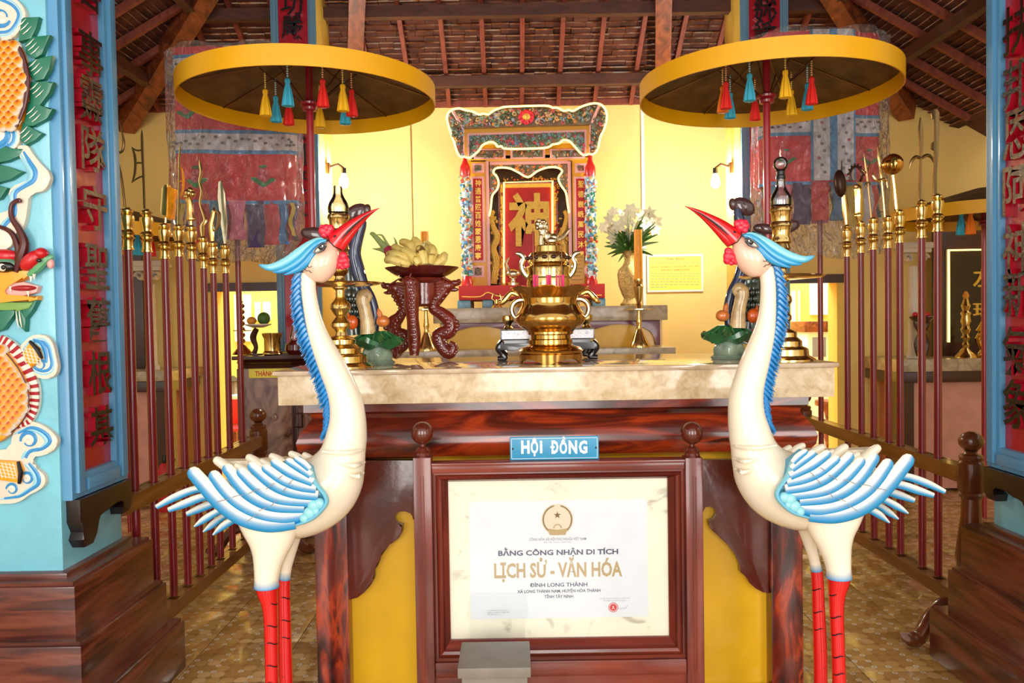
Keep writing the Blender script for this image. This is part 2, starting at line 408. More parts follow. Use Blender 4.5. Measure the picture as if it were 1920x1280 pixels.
def floor_mat():
    """glazed floor tile printed with small octagons and squares"""
    m, nt, p = node_mat('floor_tile'); N = nt.nodes; L = nt.links
    g = N.new('ShaderNodeNewGeometry'); sp = N.new('ShaderNodeSeparateXYZ'); L.new(g.outputs['Position'], sp.inputs[0])
    def M(op, a, b=None):
        n = N.new('ShaderNodeMath'); n.operation = op
        for i, x in enumerate((a, b)):
            if x is None: continue
            if isinstance(x, (int, float)): n.inputs[i].default_value = x
            else: L.new(x, n.inputs[i])
        return n.outputs[0]
    q = 0.0571
    fx = M('ABSOLUTE', M('SUBTRACT', M('FRACT', M('DIVIDE', M('ADD', sp.outputs[0], 20), q)), 0.5))
    fy = M('ABSOLUTE', M('SUBTRACT', M('FRACT', M('DIVIDE', M('ADD', sp.outputs[1], 20), q)), 0.5))
    sm = M('ADD', fx, fy)
    sq = M('GREATER_THAN', sm, 0.70)
    ed = M('MAXIMUM', M('GREATER_THAN', M('MAXIMUM', fx, fy), 0.475), M('LESS_THAN', M('ABSOLUTE', M('SUBTRACT', sm, 0.70)), 0.022))
    def cell(v, k): return M('FLOOR', M('DIVIDE', M('ADD', v, 20 + k), q))
    cmb = N.new('ShaderNodeCombineXYZ'); L.new(cell(sp.outputs[0], 0), cmb.inputs[0]); L.new(cell(sp.outputs[1], 0), cmb.inputs[1])
    wn = N.new('ShaderNodeTexWhiteNoise'); wn.noise_dimensions = '2D'; L.new(cmb.outputs[0], wn.inputs['Vector'])
    r1 = N.new('ShaderNodeValToRGB'); L.new(wn.outputs['Value'], r1.inputs[0])
    r1.color_ramp.interpolation = 'CONSTANT'
    e = r1.color_ramp.elements; e[0].position = 0; e[0].color = rgb(184, 144, 84); e[1].position = 0.45; e[1].color = rgb(168, 126, 68)
    x = e.new(0.8); x.color = rgb(198, 162, 106)
    cm2 = N.new('ShaderNodeCombineXYZ'); L.new(cell(sp.outputs[0], q / 2), cm2.inputs[0]); L.new(cell(sp.outputs[1], q / 2), cm2.inputs[1])
    wn2 = N.new('ShaderNodeTexWhiteNoise'); wn2.noise_dimensions = '2D'; L.new(cm2.outputs[0], wn2.inputs['Vector'])
    r2 = N.new('ShaderNodeValToRGB'); L.new(wn2.outputs['Value'], r2.inputs[0]); r2.color_ramp.interpolation = 'CONSTANT'
    e = r2.color_ramp.elements; e[0].position = 0; e[0].color = rgb(222, 208, 180); e[1].position = 0.55; e[1].color = rgb(160, 118, 66)
    m1 = N.new('ShaderNodeMix'); m1.data_type = 'RGBA'; L.new(sq, m1.inputs[0]); L.new(r1.outputs[0], m1.inputs[6]); L.new(r2.outputs[0], m1.inputs[7])
    m2 = N.new('ShaderNodeMix'); m2.data_type = 'RGBA'; L.new(ed, m2.inputs[0]); L.new(m1.outputs[2], m2.inputs[6]); m2.inputs[7].default_value = rgb(146, 110, 62)
    L.new(m2.outputs[2], p.inputs['Base Color']); p.inputs['Roughness'].default_value = 0.22; p.inputs['Coat Weight'].default_value = 0.2
floor_mat()
pbr('grout', rgb(96, 74, 48), 0.9)
pbr('shrine_red', rgb(186, 22, 26), 0.55, var=0.1, vs=10)
ramp_mat('purlin', [(0.3, rgb(66, 36, 26)), (0.6, rgb(92, 50, 36))], 8, (0.6, 2, 2), 0.6, 0.0)

# ================================================================== THE SETTING
# ---- floor: slab with single tiles where the photograph shows them
b = B(); b.box(-6, 6.2, -3, 11.5, -0.12, -0.004); floor = struct(b.obj('floor', 'grout'), 'brown floor laid with glazed tiles')
b = B(); b.box(-0.198, 0.198, -0.198, 0.198, -0.008, 0.0, 0.0015); tile_me = b.mesh('tile', 'floor_tile')
for i in range(-8, 9):
    for j in range(2, 18):
        if j > 16 and abs(i) < 4: continue
        o = bpy.data.objects.new('tile', tile_me); COL.objects.link(o); o.location = (i * 0.4, 1.0 + j * 0.4, 0); adopt(o, floor)
b = B(); b.box(-6, 6.2, -3, 1.6, -0.004, -0.0005); b.box(-6, -3.4, 1.6, 11.5, -0.004, -0.0005); b.box(3.4, 6.2, 1.6, 11.5, -0.004, -0.0005); b.box(-3.4, 3.4, 8.0, 11.5, -0.004, -0.0005)
b.obj('outer_tiling', 'floor_tile', floor)

# ---- back wall with two doorways
YW = 7.0
LD = rect(400, 545, 545, 900, YW); RD = rect(1462, 1578, 530, 880, YW)
ZW = 3.33
b = B()
b.box(-5.2, LD[0], YW, YW + 0.15, 0, ZW); b.box(LD[1], RD[0], YW, YW + 0.15, 0, ZW); b.box(RD[1], 5.4, YW, YW + 0.15, 0, ZW)
b.box(LD[0], LD[1], YW, YW + 0.15, LD[3], ZW); b.box(RD[0], RD[1], YW, YW + 0.15, RD[3], ZW)
wall_back = struct(b.obj('wall_back', 'wall_paint'), 'yellow painted back wall with two doorways')
b = B(); b.box(-5.35, -5.2, 0.2, YW + 0.15, 0, 3.6); struct(b.obj('wall_left', 'wall_paint'), 'yellow left side wall')
b = B(); b.box(5.4, 5.55, 0.2, YW + 0.15, 0, 3.6); struct(b.obj('wall_right', 'wall_paint'), 'yellow right side wall')
for k, D in enumerate((LD, RD)):
    b = B(); w = 0.05
    b.box(D[0] + 0.001, D[0] + w, YW - 0.03, YW + 0.17, 0, D[3] - 0.001); b.box(D[1] - w, D[1] - 0.001, YW - 0.03, YW + 0.17, 0, D[3] - 0.001)
    t = struct(b.obj('door_%d' % (k + 1), 'pillar_paint'), 'open doorway in the back wall, %s of the altar' % ('left' if k == 0 else 'right'))
    b = B(); b.box(D[0] - 0.04, D[1] + 0.04, YW - 0.05, YW - 0.001, D[3] - 0.005, D[3] + 0.07); b.obj('lintel', 'dark_wood', t)
# rear room seen through the doorways
b = B(); b.box(-5.2, 5.4, 10.4, 10.55, 0, 3.3); struct(b.obj('wall_rear_room', 'rear_yellow'), 'bright yellow wall of the room behind the doorways')
for k, (x0, x1, y0, y1) in enumerate(((440, 470, 552, 640), (478, 506, 566, 600), (1486, 1500, 545, 640), (1520, 1552, 530, 590))):
    D = rect(x0, x1, y0, y1, 10.35)
    b = B(); b.box(D[0], D[1], 10.34, 10.395, D[2], D[3]); o = struct(b.obj('window_%d' % (k + 1), 'rear_white'), 'bright window in the rear room wall')
    b = B(); xm = (D[0] + D[1]) / 2; b.box(xm - 0.01, xm + 0.01, 10.32, 10.34, D[2], D[3]); b.obj('window_bar', 'rear_yellow', o)

# ---- roof: hip roof seen from below, rising towards the camera
TAN = math.tan(R(30)); CO, SI = math.cos(R(30)), math.sin(R(30))
XL, XR, ZE = -3.28, 3.42, 3.36
roof = thing('ceiling', 'open timber roof with red clay tiles on dark rafters', None, (0, 5.5, 4.0), kind='structure')
b = B(); b.box(-5.3, 5.5, -0.6, 4.9, 5.05, 5.15); b.obj('ceiling_board', 'ceiling_board', roof)
def slope(kind):
    """(origin fn) u along eave, s up the slope, d below the slope"""
    if kind == 'b': return lambda u, s, d: Vector((u, YW - CO * s - SI * d, ZE + SI * s - CO * d))
    if kind == 'l': return lambda u, s, d: Vector((XL + CO * s + SI * d, u, ZE + SI * s - CO * d))
    return lambda u, s, d: Vector((XR - CO * s - SI * d, u, ZE + SI * s - CO * d))
def tile_verts(fn, u, s, w, l, rnd):
    a = 0.006 * rnd
    pts = []
    for ss, dd in ((s - l * 0.5, 0.0), (s + l * 0.5, 0.028)):
        for uu in (u - w / 2, u + w / 2):
            for d in (dd + a, dd + a - 0.017): pts.append(fn(uu, ss, d))
    return pts     # order: (lo,u0,bot)(lo,u0,top)(lo,u1,bot)(lo,u1,top)(hi,...)
TQ = ((0, 2, 6, 4), (1, 5, 7, 3), (4, 6, 7, 5), (0, 1, 3, 2), (0, 4, 5, 1), (2, 3, 7, 6))
def add_tile(b, pts):
    vs = [b.v(p) for p in pts]
    for k, q in enumerate(TQ):
        b.mi = 1 if k == 2 else 0
        b.f([vs[i] for i in q])
stuff = B(); n_single = 0
for kind, smax, u0, u1 in (('b', 1.75, XL, XR), ('l', 2.1, 4.3, YW), ('r', 2.1, 4.3, YW)):
    fn = slope(kind); s = -0.05 if kind == 'b' else -0.55; row = 0
    while s < smax:
        e = CO * max(s, 0)
        if kind == 'b': a, c = u0 + e, u1 - e
        else: a, c = u0, u1 - e
        u = a + random.uniform(0, 0.06)
        while u < c - 0.03:
            w = random.uniform(0.10, 0.17)
            pts = tile_verts(fn, min(u + w / 2, c - w / 2 + 0.04), s, w - 0.003, 0.085, random.uniform(-1, 1))
            if kind == 'b' and 0.30 < s < 1.45 and 6 <= row <= 28 and n_single < 300 and -2.1 < u < 2.4 and random.random() < 0.8:
                t = B(); add_tile(t, pts); t.obj('roof_tile', ['roof_tile', 'roof_tile_end'], roof); n_single += 1
            else: add_tile(stuff, pts)
            u += w
        s += 0.056; row += 1
o = stuff.obj('roof_tiles', ['roof_tile', 'roof_tile_end'], roof); o['kind'] = 'stuff'
# sheathing above the tiles
b = B()
for kind, smax in (('b', 2.6), ('l', 2.6), ('r', 2.6)):
    fn = slope(kind); e = CO * smax
    if kind == 'b': q = [fn(XL - 0.6, -0.3, -0.05), fn(XR + 0.6, -0.3, -0.05), fn(XR - e, smax, -0.05), fn(XL + e, smax, -0.05)]
    else: q = [fn(3.6, -0.9, -0.05), fn(YW + 0.2, -0.9, -0.05), fn(YW - e, smax, -0.05), fn(3.6, smax, -0.05)]
    b.f([b.v(p) for p in q])
b.obj('sheathing', 'ceiling_board', roof)
def rafter(fn, u, s0, s1, w, h, m, name):
    b = B(); b.bar(fn(u, s0, 0.03 + h / 2), fn(u, s1, 0.03 + h / 2), w, h, up=(fn(u, 0, 1) - fn(u, 0, 0))); b.obj(name, m, roof)
fb = slope('b')
x = XL + 0.25
while x < XR:
    smx = min(1.9, (x - XL) / CO, (XR - x) / CO)
    if smx > 0.15: rafter(fb, x, 0.0, smx, 0.035, 0.04, 'rafter', 'rafter')
    x += 0.315
for kind in 'lr':
    fn = slope(kind); y = 4.5
    while y < YW - 0.1:
        smx = min(2.3, (YW - y) / CO)
        if smx > 0.2: rafter(fn, y, -0.5, smx, 0.04, 0.05, 'rafter', 'rafter')
        y += 0.36
for s in (0.34, 1.03, 1.62):
    b = B(); a = fb(XL + CO * s, s, 0.12); c = fb(XR - CO * s, s, 0.12); b.bar(a, c, 0.07, 0.085); b.obj('purlin', 'purlin', roof)
for kind in 'lr':
    fn = slope(kind)
    for s in (0.35, 1.05, 1.7):
        b = B(); b.bar(fn(4.2, s, 0.13), fn(YW - CO * s, s, 0.13), 0.07, 0.085); b.obj('purlin', 'purlin', roof)
for x0, sg in ((XL, 1), (XR, -1)):
    b = B(); b.bar((x0 - sg * 0.05, YW - 0.03, ZE - 0.16), (x0 + sg * 2.3, YW - 2.35, ZE - 0.16 + TAN * 2.32), 0.13, 0.16); b.obj('hip_beam', 'beam', roof)
# inner rafters leaning from the rear columns to the eaves
for xa, xb in ((-1.30, -0.95), (1.30, 1.05)):
    b = B(); b.bar((xa, 6.75, 3.36), (xb, 5.3, 4.20), 0.12, 0.14); b.obj('brace_beam', 'beam', roof)
# trim along the wall head
b = B(); b.box(-5.2, 5.4, YW - 0.04, YW - 0.001, ZW - 0.02, ZW + 0.06); struct(b.obj('trim_1', 'rafter'), 'brown timber along the head of the back wall')

# ---- rear columns
def rear_column(name, x0, x1, label):
    b = B(); b.box(x0, x1, 5.8, 6.2, 0, 4.3, 0.01); t = b.obj(name, 'pillar_paint'); return tag(t, label, 'column')
rcl = (PX(507, 50, 5.8), PX(594, 50, 5.8)); rcr = (PX(1386, 50, 5.8), PX(1478, 50, 5.8))
rear_column('column', rcl[0], rcl[1], 'yellow square rear column behind the left parasol')
rear_column('column', rcr[0], rcr[1], 'yellow square rear column behind the right parasol')

# ---- generic couplet board on a face
def couplet(label, org, du, width, z0, z1, chars, worn, fw, frame_mat='frame_blue', proud=0.035, ch=None, top=None, name='couplet_board'):
    """org: corner (x, y) of the board at u=0; du unit vector along the width; the outward normal is du rotated -90 deg"""
    du = Vector((du[0], du[1], 0)).normalized(); nn = Vector((du.y, -du.x, 0)); o0 = Vector((org[0], org[1], 0))
    def T(u, z, d): return o0 + du * u + nn * d + Vector((0, 0, z))
    t = thing(name, label, 'couplet', T(width / 2, z0, 0))
    def slab(b, u0, u1, za, zb, d0, d1, bev=0.0):
        pts = [T(u0, za, d1), T(u1, za, d1), T(u1, zb, d1), T(u0, zb, d1)]
        b.plate(pts, d1 - d0, bev, d=-nn)
    b = B(); slab(b, fw * 0.9, width - fw * 0.9, z0 + fw * 0.9, z1 - fw * 0.9, 0.0, 0.012); b.obj('panel', 'lacquer_red', t)
    for (a0, a1, c0, c1) in ((0, fw, z0, z1), (width - fw, width, z0, z1), (fw, width - fw, z0, z0 + fw), (fw, width - fw, z1 - fw, z1)):
        b = B(); slab(b, a0, a1, c0, c1, 0, proud * 0.7, 0.006)
        if a1 - a0 < c1 - c0: slab(b, a0 + fw * 0.25, a1 - fw * 0.25, c0 + fw * 0.25, c1 - fw * 0.25, proud * 0.6, proud, 0.006)
        else: slab(b, a0, a1, c0 + fw * 0.25, c1 - fw * 0.25, proud * 0.6, proud, 0.006)
        b.obj('frame', frame_mat, t)
    for i, (c, zc, hh) in enumerate(chars):
        b = B(); ww = (width - 2 * fw) * 0.74
        text_into(b, c, (width / 2 - ww / 2, width / 2 + ww / 2, zc - hh / 2, zc + hh / 2), 0, 0.03, bold=0.012, tr=lambda u, w, d: T(u, w, 0.012 + d), side_mi=1)
        b.obj('character', ['ink_worn' if c in worn else 'ink_black', 'lacquer_red'], t)
    return t, T
def zrow(px, ys, Y, hpx):
    return [(PZ(px, y, Y), hpx * Y / F) for y in ys]
# rear boards
def rear_board(x0, x1, chars, label):
    w = x1 - x0
    couplet(label, (x0 + 0.005, 5.8), (1, 0), w - 0.01, 1.25, 4.25, chars, '', w * 0.17, 'frame_blue_dull', 0.03)
Yr = 5.8
rear_board(rcl[0], rcl[1], [(c, PZ(548, y, Yr), 0.16) for c, y in (('功', 12), ('嚴', 55), ('法', 245), ('門', 292), ('廣', 340), ('大', 388))], 'red couplet board in blue frame on the left rear column')
rear_board(rcr[0], rcr[1], [(c, PZ(1432, y, Yr), 0.16) for c, y in (('恩', -4), ('妙', 32), ('諦', 70), ('清', 330), ('高', 375))], 'red couplet board in blue frame on the right rear column')

# ================================================================== NEAR COLUMNS
def near_column(x0, x1, y0, y1, label):
    t = thing('column', label, 'column', ((x0 + x1) / 2, (y0 + y1) / 2, 0))
    b = B(); b.box(x0, x1, y0, y1, 0.55, 4.9, 0.006); b.obj('shaft', 'pale_blue_paint', t)
    for i, (e, z0, z1) in enumerate(((0.17, 0.0, 0.205), (0.12, 0.205, 0.385), (0.085, 0.385, 0.575))):
        b = B(); b.box(x0 - e, x1 + e, y0 - e, y1 + e, z0 + (0.001 if i else 0), z1, 0.006)
        b.box(x0 - e + 0.012, x1 + e - 0.012, y0 - e + 0.012, y1 + e - 0.012, z1 - 0.002, z1 + 0.012)
        b.obj('plinth_step', 'plinth_wood', t)
    b = B(); e = 0.03; b.box(x0 - e, x1 + e, y0 - e, y1 + e, 0.575, 0.605, 0.008); b.obj('plinth_moulding', 'plinth_wood', t)
    return t
YC0, YC1 = 2.75, 3.17
XCL = PX(107, 700, YC0); XCR = PX(1863, 500, YC1)
colL = near_column(XCL - 0.42, XCL, YC0, YC1, 'pale blue column with a coiling dragon relief, at the left edge')
colR = near_column(XCR, XCR + 0.42, YC0, YC1, 'pale blue column on a stepped wooden plinth, at the right edge')
# couplet boards on the inner faces (facing the aisle)
def col_z(px, py, Y): return PZ(px, py, Y)
chL = [('善', -20), ('事', 108), ('靈', 196), ('隊', 286), ('守', 395), ('聖', 505), ('舊', 603), ('根', 702), ('基', 806)]
YmL = 2.97
charsL = [(c, PZ(175, y - 4, YmL), 0.165) for c, y in chL]
zb = PZ(175, 915, YmL)
couplet('red couplet board in blue frame on the dragon column', (XCL, YC0 + 0.01), (0, 1), YC1 - YC0 - 0.02, zb, 4.6, charsL, '靈隊守', 0.085, proud=0.05)
chR = [('扶', 45), ('邦', 150), ('恩', 245), ('阿', 350), ('神', 460), ('新', 545), ('氣', 655), ('象', 755)]
charsR = [(c, PZ(1895, y + 4, 2.95), 0.185) for c, y in chR]
zbr = PZ(1890, 890, YmL)
couplet('red couplet board in blue frame on the right blue column', (XCR, YC1 - 0.01), (0, -1), YC1 - YC0 - 0.02, zbr, 4.6, charsR, '恩阿神', 0.085, proud=0.05)
# black carved brackets under the boards
def scroll_bracket(x, sg, ztop, label):
    """outline in (y, z), stands proud of the inner face"""
    y0, y1 = YC0 + 0.03, YC1 - 0.01; w = y1 - y0
    o = [(0, 0), (1, 0), (1, -0.50), (0.93, -0.62), (0.80, -0.62), (0.78, -0.48), (0.86, -0.42), (0.78, -0.30), (0.66, -0.34), (0.5, -0.42), (0.34, -0.40), (0.30, -0.52), (0.30, -0.72), (0.22, -0.88), (0.08, -0.88), (0.02, -0.72), (0.06, -0.6), (0, -0.4)]
    h = 0.2
    b = B(); b.plate([(x + sg * 0.05, y0 + u * w, ztop + v * h) for u, v in o], 0.05, 0.008, d=(-sg, 0, 0))
    tag(b.obj('scroll_bracket', 'base_black'), label, 'bracket')
scroll_bracket(XCL, 1, zb - 0.002, 'black carved scroll bracket under the board on the dragon column')
scroll_bracket(XCR, -1, zbr - 0.002, 'black carved scroll bracket under the board on the right column')

# ---- dragon relief on the front face of the left column
YF = YC0
def fp(px, py, d=0.0):
    p = P(px, py, YF - d)
    return p
def relief_tube(b, pts, r, d0=0.0, n=5, cf=None, flat=0.7, seg=8):
    q = cr([(p[0], p[1], p[2] if len(p) > 2 else r) for p in pts], n)
    b.tube([fp(x, y, d0) for x, y, _ in q], [w * YF / F for _, _, w in q], [w * YF / F * flat for _, _, w in q], seg=seg, cf=cf)
cols = dict(w=rgb(240, 232, 214), b=rgb(50, 140, 200), g=rgb(22, 112, 84), o=rgb(246, 160, 20), r=rgb(200, 24, 34), br=rgb(80, 20, 20), k=rgb(20, 16, 16), dr=rgb(170, 30, 40), lb=rgb(150, 205, 220), pk=rgb(236, 170, 160))
dragon = B(); dragon.c = cols['o']
dragon.plate([fp(x, y, 0.03) for x, y in cr([(-60, 70), (0, 76), (26, 76), (40, 100), (49, 135), (49, 165), (44, 200), (33, 235), (15, 245), (-60, 240)], 3)], 0.03, 0.012)
dragon.plate([fp(x, y, 0.03) for x, y in cr([(-50, 640), (0, 650), (22, 672), (42, 702), (52, 735), (50, 770), (36, 795), (15, 815), (-10, 832), (-60, 835)], 3)], 0.03, 0.012)
dragon = dragon.obj('dragon_body', 'paint_v', colL)
sc = B()
N_ = 9; rr_ = 10.5 * YF / F
c0 = sc.v((0, -0.016, 0.35 * rr_), rgb(170, 20, 10)); ring1 = [sc.v((0.66 * rr_ * math.cos(2 * math.pi * k / N_), -0.014, 0.66 * rr_ * math.sin(2 * math.pi * k / N_)), cols['o']) for k in range(N_)]
ring2 = [sc.v((rr_ * math.cos(2 * math.pi * k / N_), -0.006, rr_ * math.sin(2 * math.pi * k / N_)), cols['w']) for k in range(N_)]
ring3 = [sc.v((1.08 * rr_ * math.cos(2 * math.pi * k / N_), 0.004, 1.08 * rr_ * math.sin(2 * math.pi * k / N_)), cols['w']) for k in range(N_)]
for k in range(N_):
    j = (k + 1) % N_
    sc.f([c0, ring1[j], ring1[k]]); sc.f([ring1[k], ring1[j], ring2[j], ring2[k]]); sc.f([ring2[k], ring2[j], ring3[j], ring3[k]])
scale_me = sc.mesh('scale', 'paint_v')
def in_poly(x, y, pl):
    c = False; n = len(pl)
    for i in range(n):
        (x1, y1), (x2, y2) = pl[i], pl[(i + 1) % n]
        if (y1 > y) != (y2 > y) and x < (x2 - x1) * (y - y1) / (y2 - y1) + x1: c = not c
    return c
bodyA = [(-45, 72), (26, 80), (38, 100), (45, 135), (45, 165), (40, 200), (29, 232), (12, 240), (-45, 238)]
bodyB = [(-45, 652), (4, 655), (22, 680), (40, 710), (48, 740), (45, 770), (32, 790), (8, 815), (-45, 828)]
k = 0
for pl in (bodyA, bodyB):
    y = pl[0][1] + 4; r_ = 0
    while y < 835:
        x = -44 + (8 if r_ % 2 else 0)
        while x < 60:
            if in_poly(x, y, pl):
                o = bpy.data.objects.new('scale', scale_me); COL.objects.link(o); o.location = fp(x, y, 0.031); o.rotation_euler = (R(-16), 0, R(random.uniform(-4, 4))); adopt(o, dragon); k += 1
            x += 16
        y += 10.0; r_ += 1
# brown rim line and green spine fins
b = B(); b.c = cols['br']; relief_tube(b, [(24, 75, 3), (40, 98, 4), (50, 135, 5), (51, 165, 5), (45, 202, 4), (30, 238, 3)], 4, 0.034); relief_tube(b, [(0, 650, 1.2), (22, 674, 1.4), (42, 704, 1.4), (53, 737, 1.4), (51, 772, 1.4), (36, 797, 1.2), (18, 812, 1)], 1.4, 0.034); b.obj('body_rim', 'paint_v', colL)
fins = [[(39, 36), (44, 32), (73, 31), (68, 52), (58, 72), (34, 78)], [(46, 82), (60, 68), (94, 65), (84, 85), (78, 102), (64, 110), (48, 100)], [(50, 118), (64, 112), (80, 106), (98, 103), (92, 130), (82, 148), (66, 152), (54, 140)],
        [(54, 152), (70, 154), (86, 155), (100, 153), (92, 174), (74, 198), (56, 196)], [(52, 190), (74, 200), (99, 203), (88, 222), (62, 236), (44, 236)], [(42, 228), (60, 240), (80, 249), (66, 262), (48, 272), (36, 262)],
        [(10, 272), (30, 282), (44, 278), (36, 292), (14, 302), (-10, 306), (-12, 285)], [(-12, 306), (16, 312), (43, 321), (20, 336), (-12, 345)], [(-12, 345), (14, 352), (0, 372), (-12, 376)]]
for fi in fins:
    b = B(); b.c = cols['g']; b.plate([fp(x, y, 0.022) for x, y in fi], 0.022, 0.005)
    cx = sum(p[0] for p in fi) / len(fi); cy = sum(p[1] for p in fi) / len(fi); b.c = cols['w']
    if fi[0][0] > 30:
        for q in range(3):
            ox = -13 + 5 * q; oy = -6 + 7 * q
            b.tube([fp(cx + ox - 7, cy + oy + 6, 0.023), fp(cx + ox + 1, cy + oy, 0.025), fp(cx + ox + 9, cy + oy - 9, 0.023)], [0.001, 0.0022, 0.0005], seg=5)
    b.obj('fin', 'paint_v', colL)
# pale ribbed back of the lower coil
seg_l = cr([(2, 630), (20, 640), (40, 660), (56, 690), (68, 720), (70, 748), (66, 772), (54, 792), (36, 800), (20, 806)], 2)
for i in range(len(seg_l) - 1):
    (x0, y0), (x1, y1) = seg_l[i], seg_l[i + 1]; tx, ty = x1 - x0, y1 - y0; l = math.hypot(tx, ty); nx, ny = ty / l, -tx / l
    b = B(); b.c = cols['w']
    inn = 22 if i < 14 else 14
    b.plate([fp(x0 + nx * 2, y0 + ny * 2, 0.024), fp(x1 + nx * 2, y1 + ny * 2, 0.024), fp(x1 - nx * inn, y1 - ny * inn, 0.018), fp(x0 - nx * inn, y0 - ny * inn, 0.018)], 0.02, 0.003)
    b.c = cols['dr']
    xm, ym = x0 * .55 + x1 * .45, y0 * .55 + y1 * .45
    b.plate([fp(x0 + nx * 2.4, y0 + ny * 2.4, 0.0265), fp(xm + nx * 2.4, ym + ny * 2.4, 0.0265), fp(xm - nx * (inn - 8), ym - ny * (inn - 8), 0.0205), fp(x0 - nx * (inn - 4), y0 - ny * (inn - 4), 0.0205)], 0.006)
    b.obj('back_segment', 'paint_v', colL)
# clouds: flat lobe with a blue line and a curl
def cloud(out, curls, tails=()):
    b = B(); b.c = rgb(226, 214, 194); b.plate([fp(x, y, 0.02) for x, y in cr(out + out[:1], 4)[:-1]], 0.02, 0.008)
    if curls and len(out) < 15:     # blue band painted inside the rim
        mx = sum(p[0] for p in out) / len(out); my = sum(p[1] for p in out) / len(out)
        for cc, k0, ww in (('b', 0.66, 3.4), ('lb', 0.80, 2.2)):
            b.c = cols[cc]; relief_tube(b, [(mx + (x - mx) * k0, my + (y - my) * k0, ww) for x, y in out + out[:1]], 3, 0.0195, 4, flat=0.3, seg=6)
    for cx, cy, r, a0 in curls:
        for cc, k0, ww in (('b', 1.0, 0.34), ('w', 0.45, 0.42)):
            b.c = cols[cc]; q = []
            for s in range(15):
                a = a0 + s * 0.42; rad = r * k0 * (1 - 0.028 * s)
                q.append((cx + rad * math.cos(a), cy + rad * math.sin(a), r * ww * 0.75 * (0.35 + 0.65 * math.sin(math.pi * min(1, (s + 1) / 12)))))
            relief_tube(b, q, 2, 0.021, 1, flat=0.45, seg=6)
    for tl in tails:
        b.c = cols['b']; relief_tube(b, tl, 3, 0.020, 4, flat=0.35, seg=6)
        b.c = cols['lb']; relief_tube(b, [(x - 7, y + 2, w) for x, y, w in tl], 3, 0.0195, 4, flat=0.3, seg=6)
    b.obj('cloud', 'paint_v', colL)
cloud([(-40, -30), (10, -12), (34, 2), (48, 24), (40, 50), (24, 70), (0, 76), (-40, 70)], [(2, 32, 18, 0.4)])
cloud([(-40, 215), (0, 222), (20, 236), (36, 246), (35, 268), (22, 282), (0, 288), (-40, 290)], [(-6, 252, 22, 5.2)], [[(14, 240, 2), (18, 256, 3), (10, 272, 2.5), (0, 280, 1)]])
cloud([(32, 274), (50, 272), (60, 286), (74, 304), (92, 324), (92, 342), (80, 358), (56, 364), (52, 384), (48, 410), (40, 430), (24, 440), (20, 462), (-20, 470), (-20, 410), (8, 400), (22, 380), (16, 366), (20, 352), (46, 340), (60, 334), (62, 322), (52, 310), (40, 300), (36, 290)],
      [], [[(44, 284, 2), (56, 304, 4), (66, 322, 5), (62, 338, 5), (44, 350, 4), (30, 360, 4), (28, 376, 3), (28, 400, 4), (14, 416, 4), (2, 430, 3)]])
cloud([(36, 650), (50, 636), (64, 628), (84, 628), (98, 642), (104, 664), (108, 690), (100, 706), (80, 710), (60, 700), (50, 676)], [(74, 684, 12, 2.6)], [[(62, 636, 2), (78, 644, 4), (86, 662, 4), (86, 680, 3)]])
cloud([(22, 816), (38, 796), (58, 790), (80, 797), (100, 812), (108, 828), (98, 846), (78, 854), (58, 858), (64, 874), (82, 890), (84, 908), (70, 920), (54, 928), (36, 940), (10, 944), (-30, 935), (-30, 850), (14, 846)],
      [(54, 825, 16, 3.0), (50, 897, 12, 3.4), (22, 917, 11, 3.2)],
      [[(34, 812, 2), (58, 802, 3.5), (82, 810, 4), (94, 826, 4), (80, 840, 3.5), (56, 846, 3.5), (48, 858, 3)], [(54, 868, 2.5), (70, 888, 4), (72, 906, 4), (56, 918, 3.5), (36, 930, 3), (8, 934, 2)]])
for cl in ([(40, 662), (56, 640), (72, 652), (78, 672), (66, 678), (58, 690), (46, 676)], [(-20, 862), (34, 865), (42, 880), (36, 906), (-20, 898)]):
    b = B(); b.c = cols['o']; b.plate([fp(x, y, 0.034) for x, y in cl], 0.034, 0.008)
    cx = sum(p[0] for p in cl) / len(cl); cy = sum(p[1] for p in cl) / len(cl)
    b.c = cols['w']
    for q in range(-2, 3):
        b.tube([fp(cx + q * 7 - 4, cy - 15, 0.035), fp(cx + q * 7 + 4, cy + 14, 0.035)], 0.0016, seg=5)
        b.tube([fp(cx - 20, cy + q * 6 - 4, 0.035), fp(cx + 16, cy + q * 6 + 3, 0.035)], 0.0012, seg=5)
    b.c = cols['k']; (xa, ya), (xb, yb) = (cl[1], cl[3]) if cl[0][0] > 0 else (cl[1], cl[3])
    b.tube([fp(xa, ya, 0.03), fp((xa + xb) / 2 + 4, (ya + yb) / 2, 0.034), fp(xb, yb, 0.03)], [0.006, 0.009, 0.006], seg=6)
    b.obj('claw_limb', 'paint_v', colL)
# head
hd = B(); hd.c = cols['o']
hd.plate([fp(x, y, 0.03) for x, y in [(-40, 505), (10, 514), (40, 512), (60, 498), (58, 512), (44, 524), (12, 534), (4, 545), (10, 556), (40, 558), (70, 554), (70, 562), (54, 566), (0, 563), (-40, 580)]], 0.03, 0.008)
hd.c = cols['pk']; hd.plate([fp(x, y, 0.024) for x, y in [(4, 545), (14, 532), (44, 528), (72, 536), (68, 548), (40, 556), (10, 556)]], 0.024, 0.005)
hd.c = cols['dr']; hd.ball(fp(44, 540, 0.026), 0.045, 0.014, 0.010)
hd.c = cols['w']
for tx, ty in ((58, 521), (64, 517), (53, 549), (20, 540)): hd.tube([fp(tx, ty - 3, 0.028), fp(tx, ty + 7, 0.03)], [0.006, 0.001], seg=6)
hd.c = cols['r']; hd.ball(fp(60, 488, 0.034), 0.048, 0.026, 0.026, mat=Matrix.Rotation(R(-38), 3, 'Y')); hd.ball(fp(78, 475, 0.034), 0.022, 0.024, 0.02)
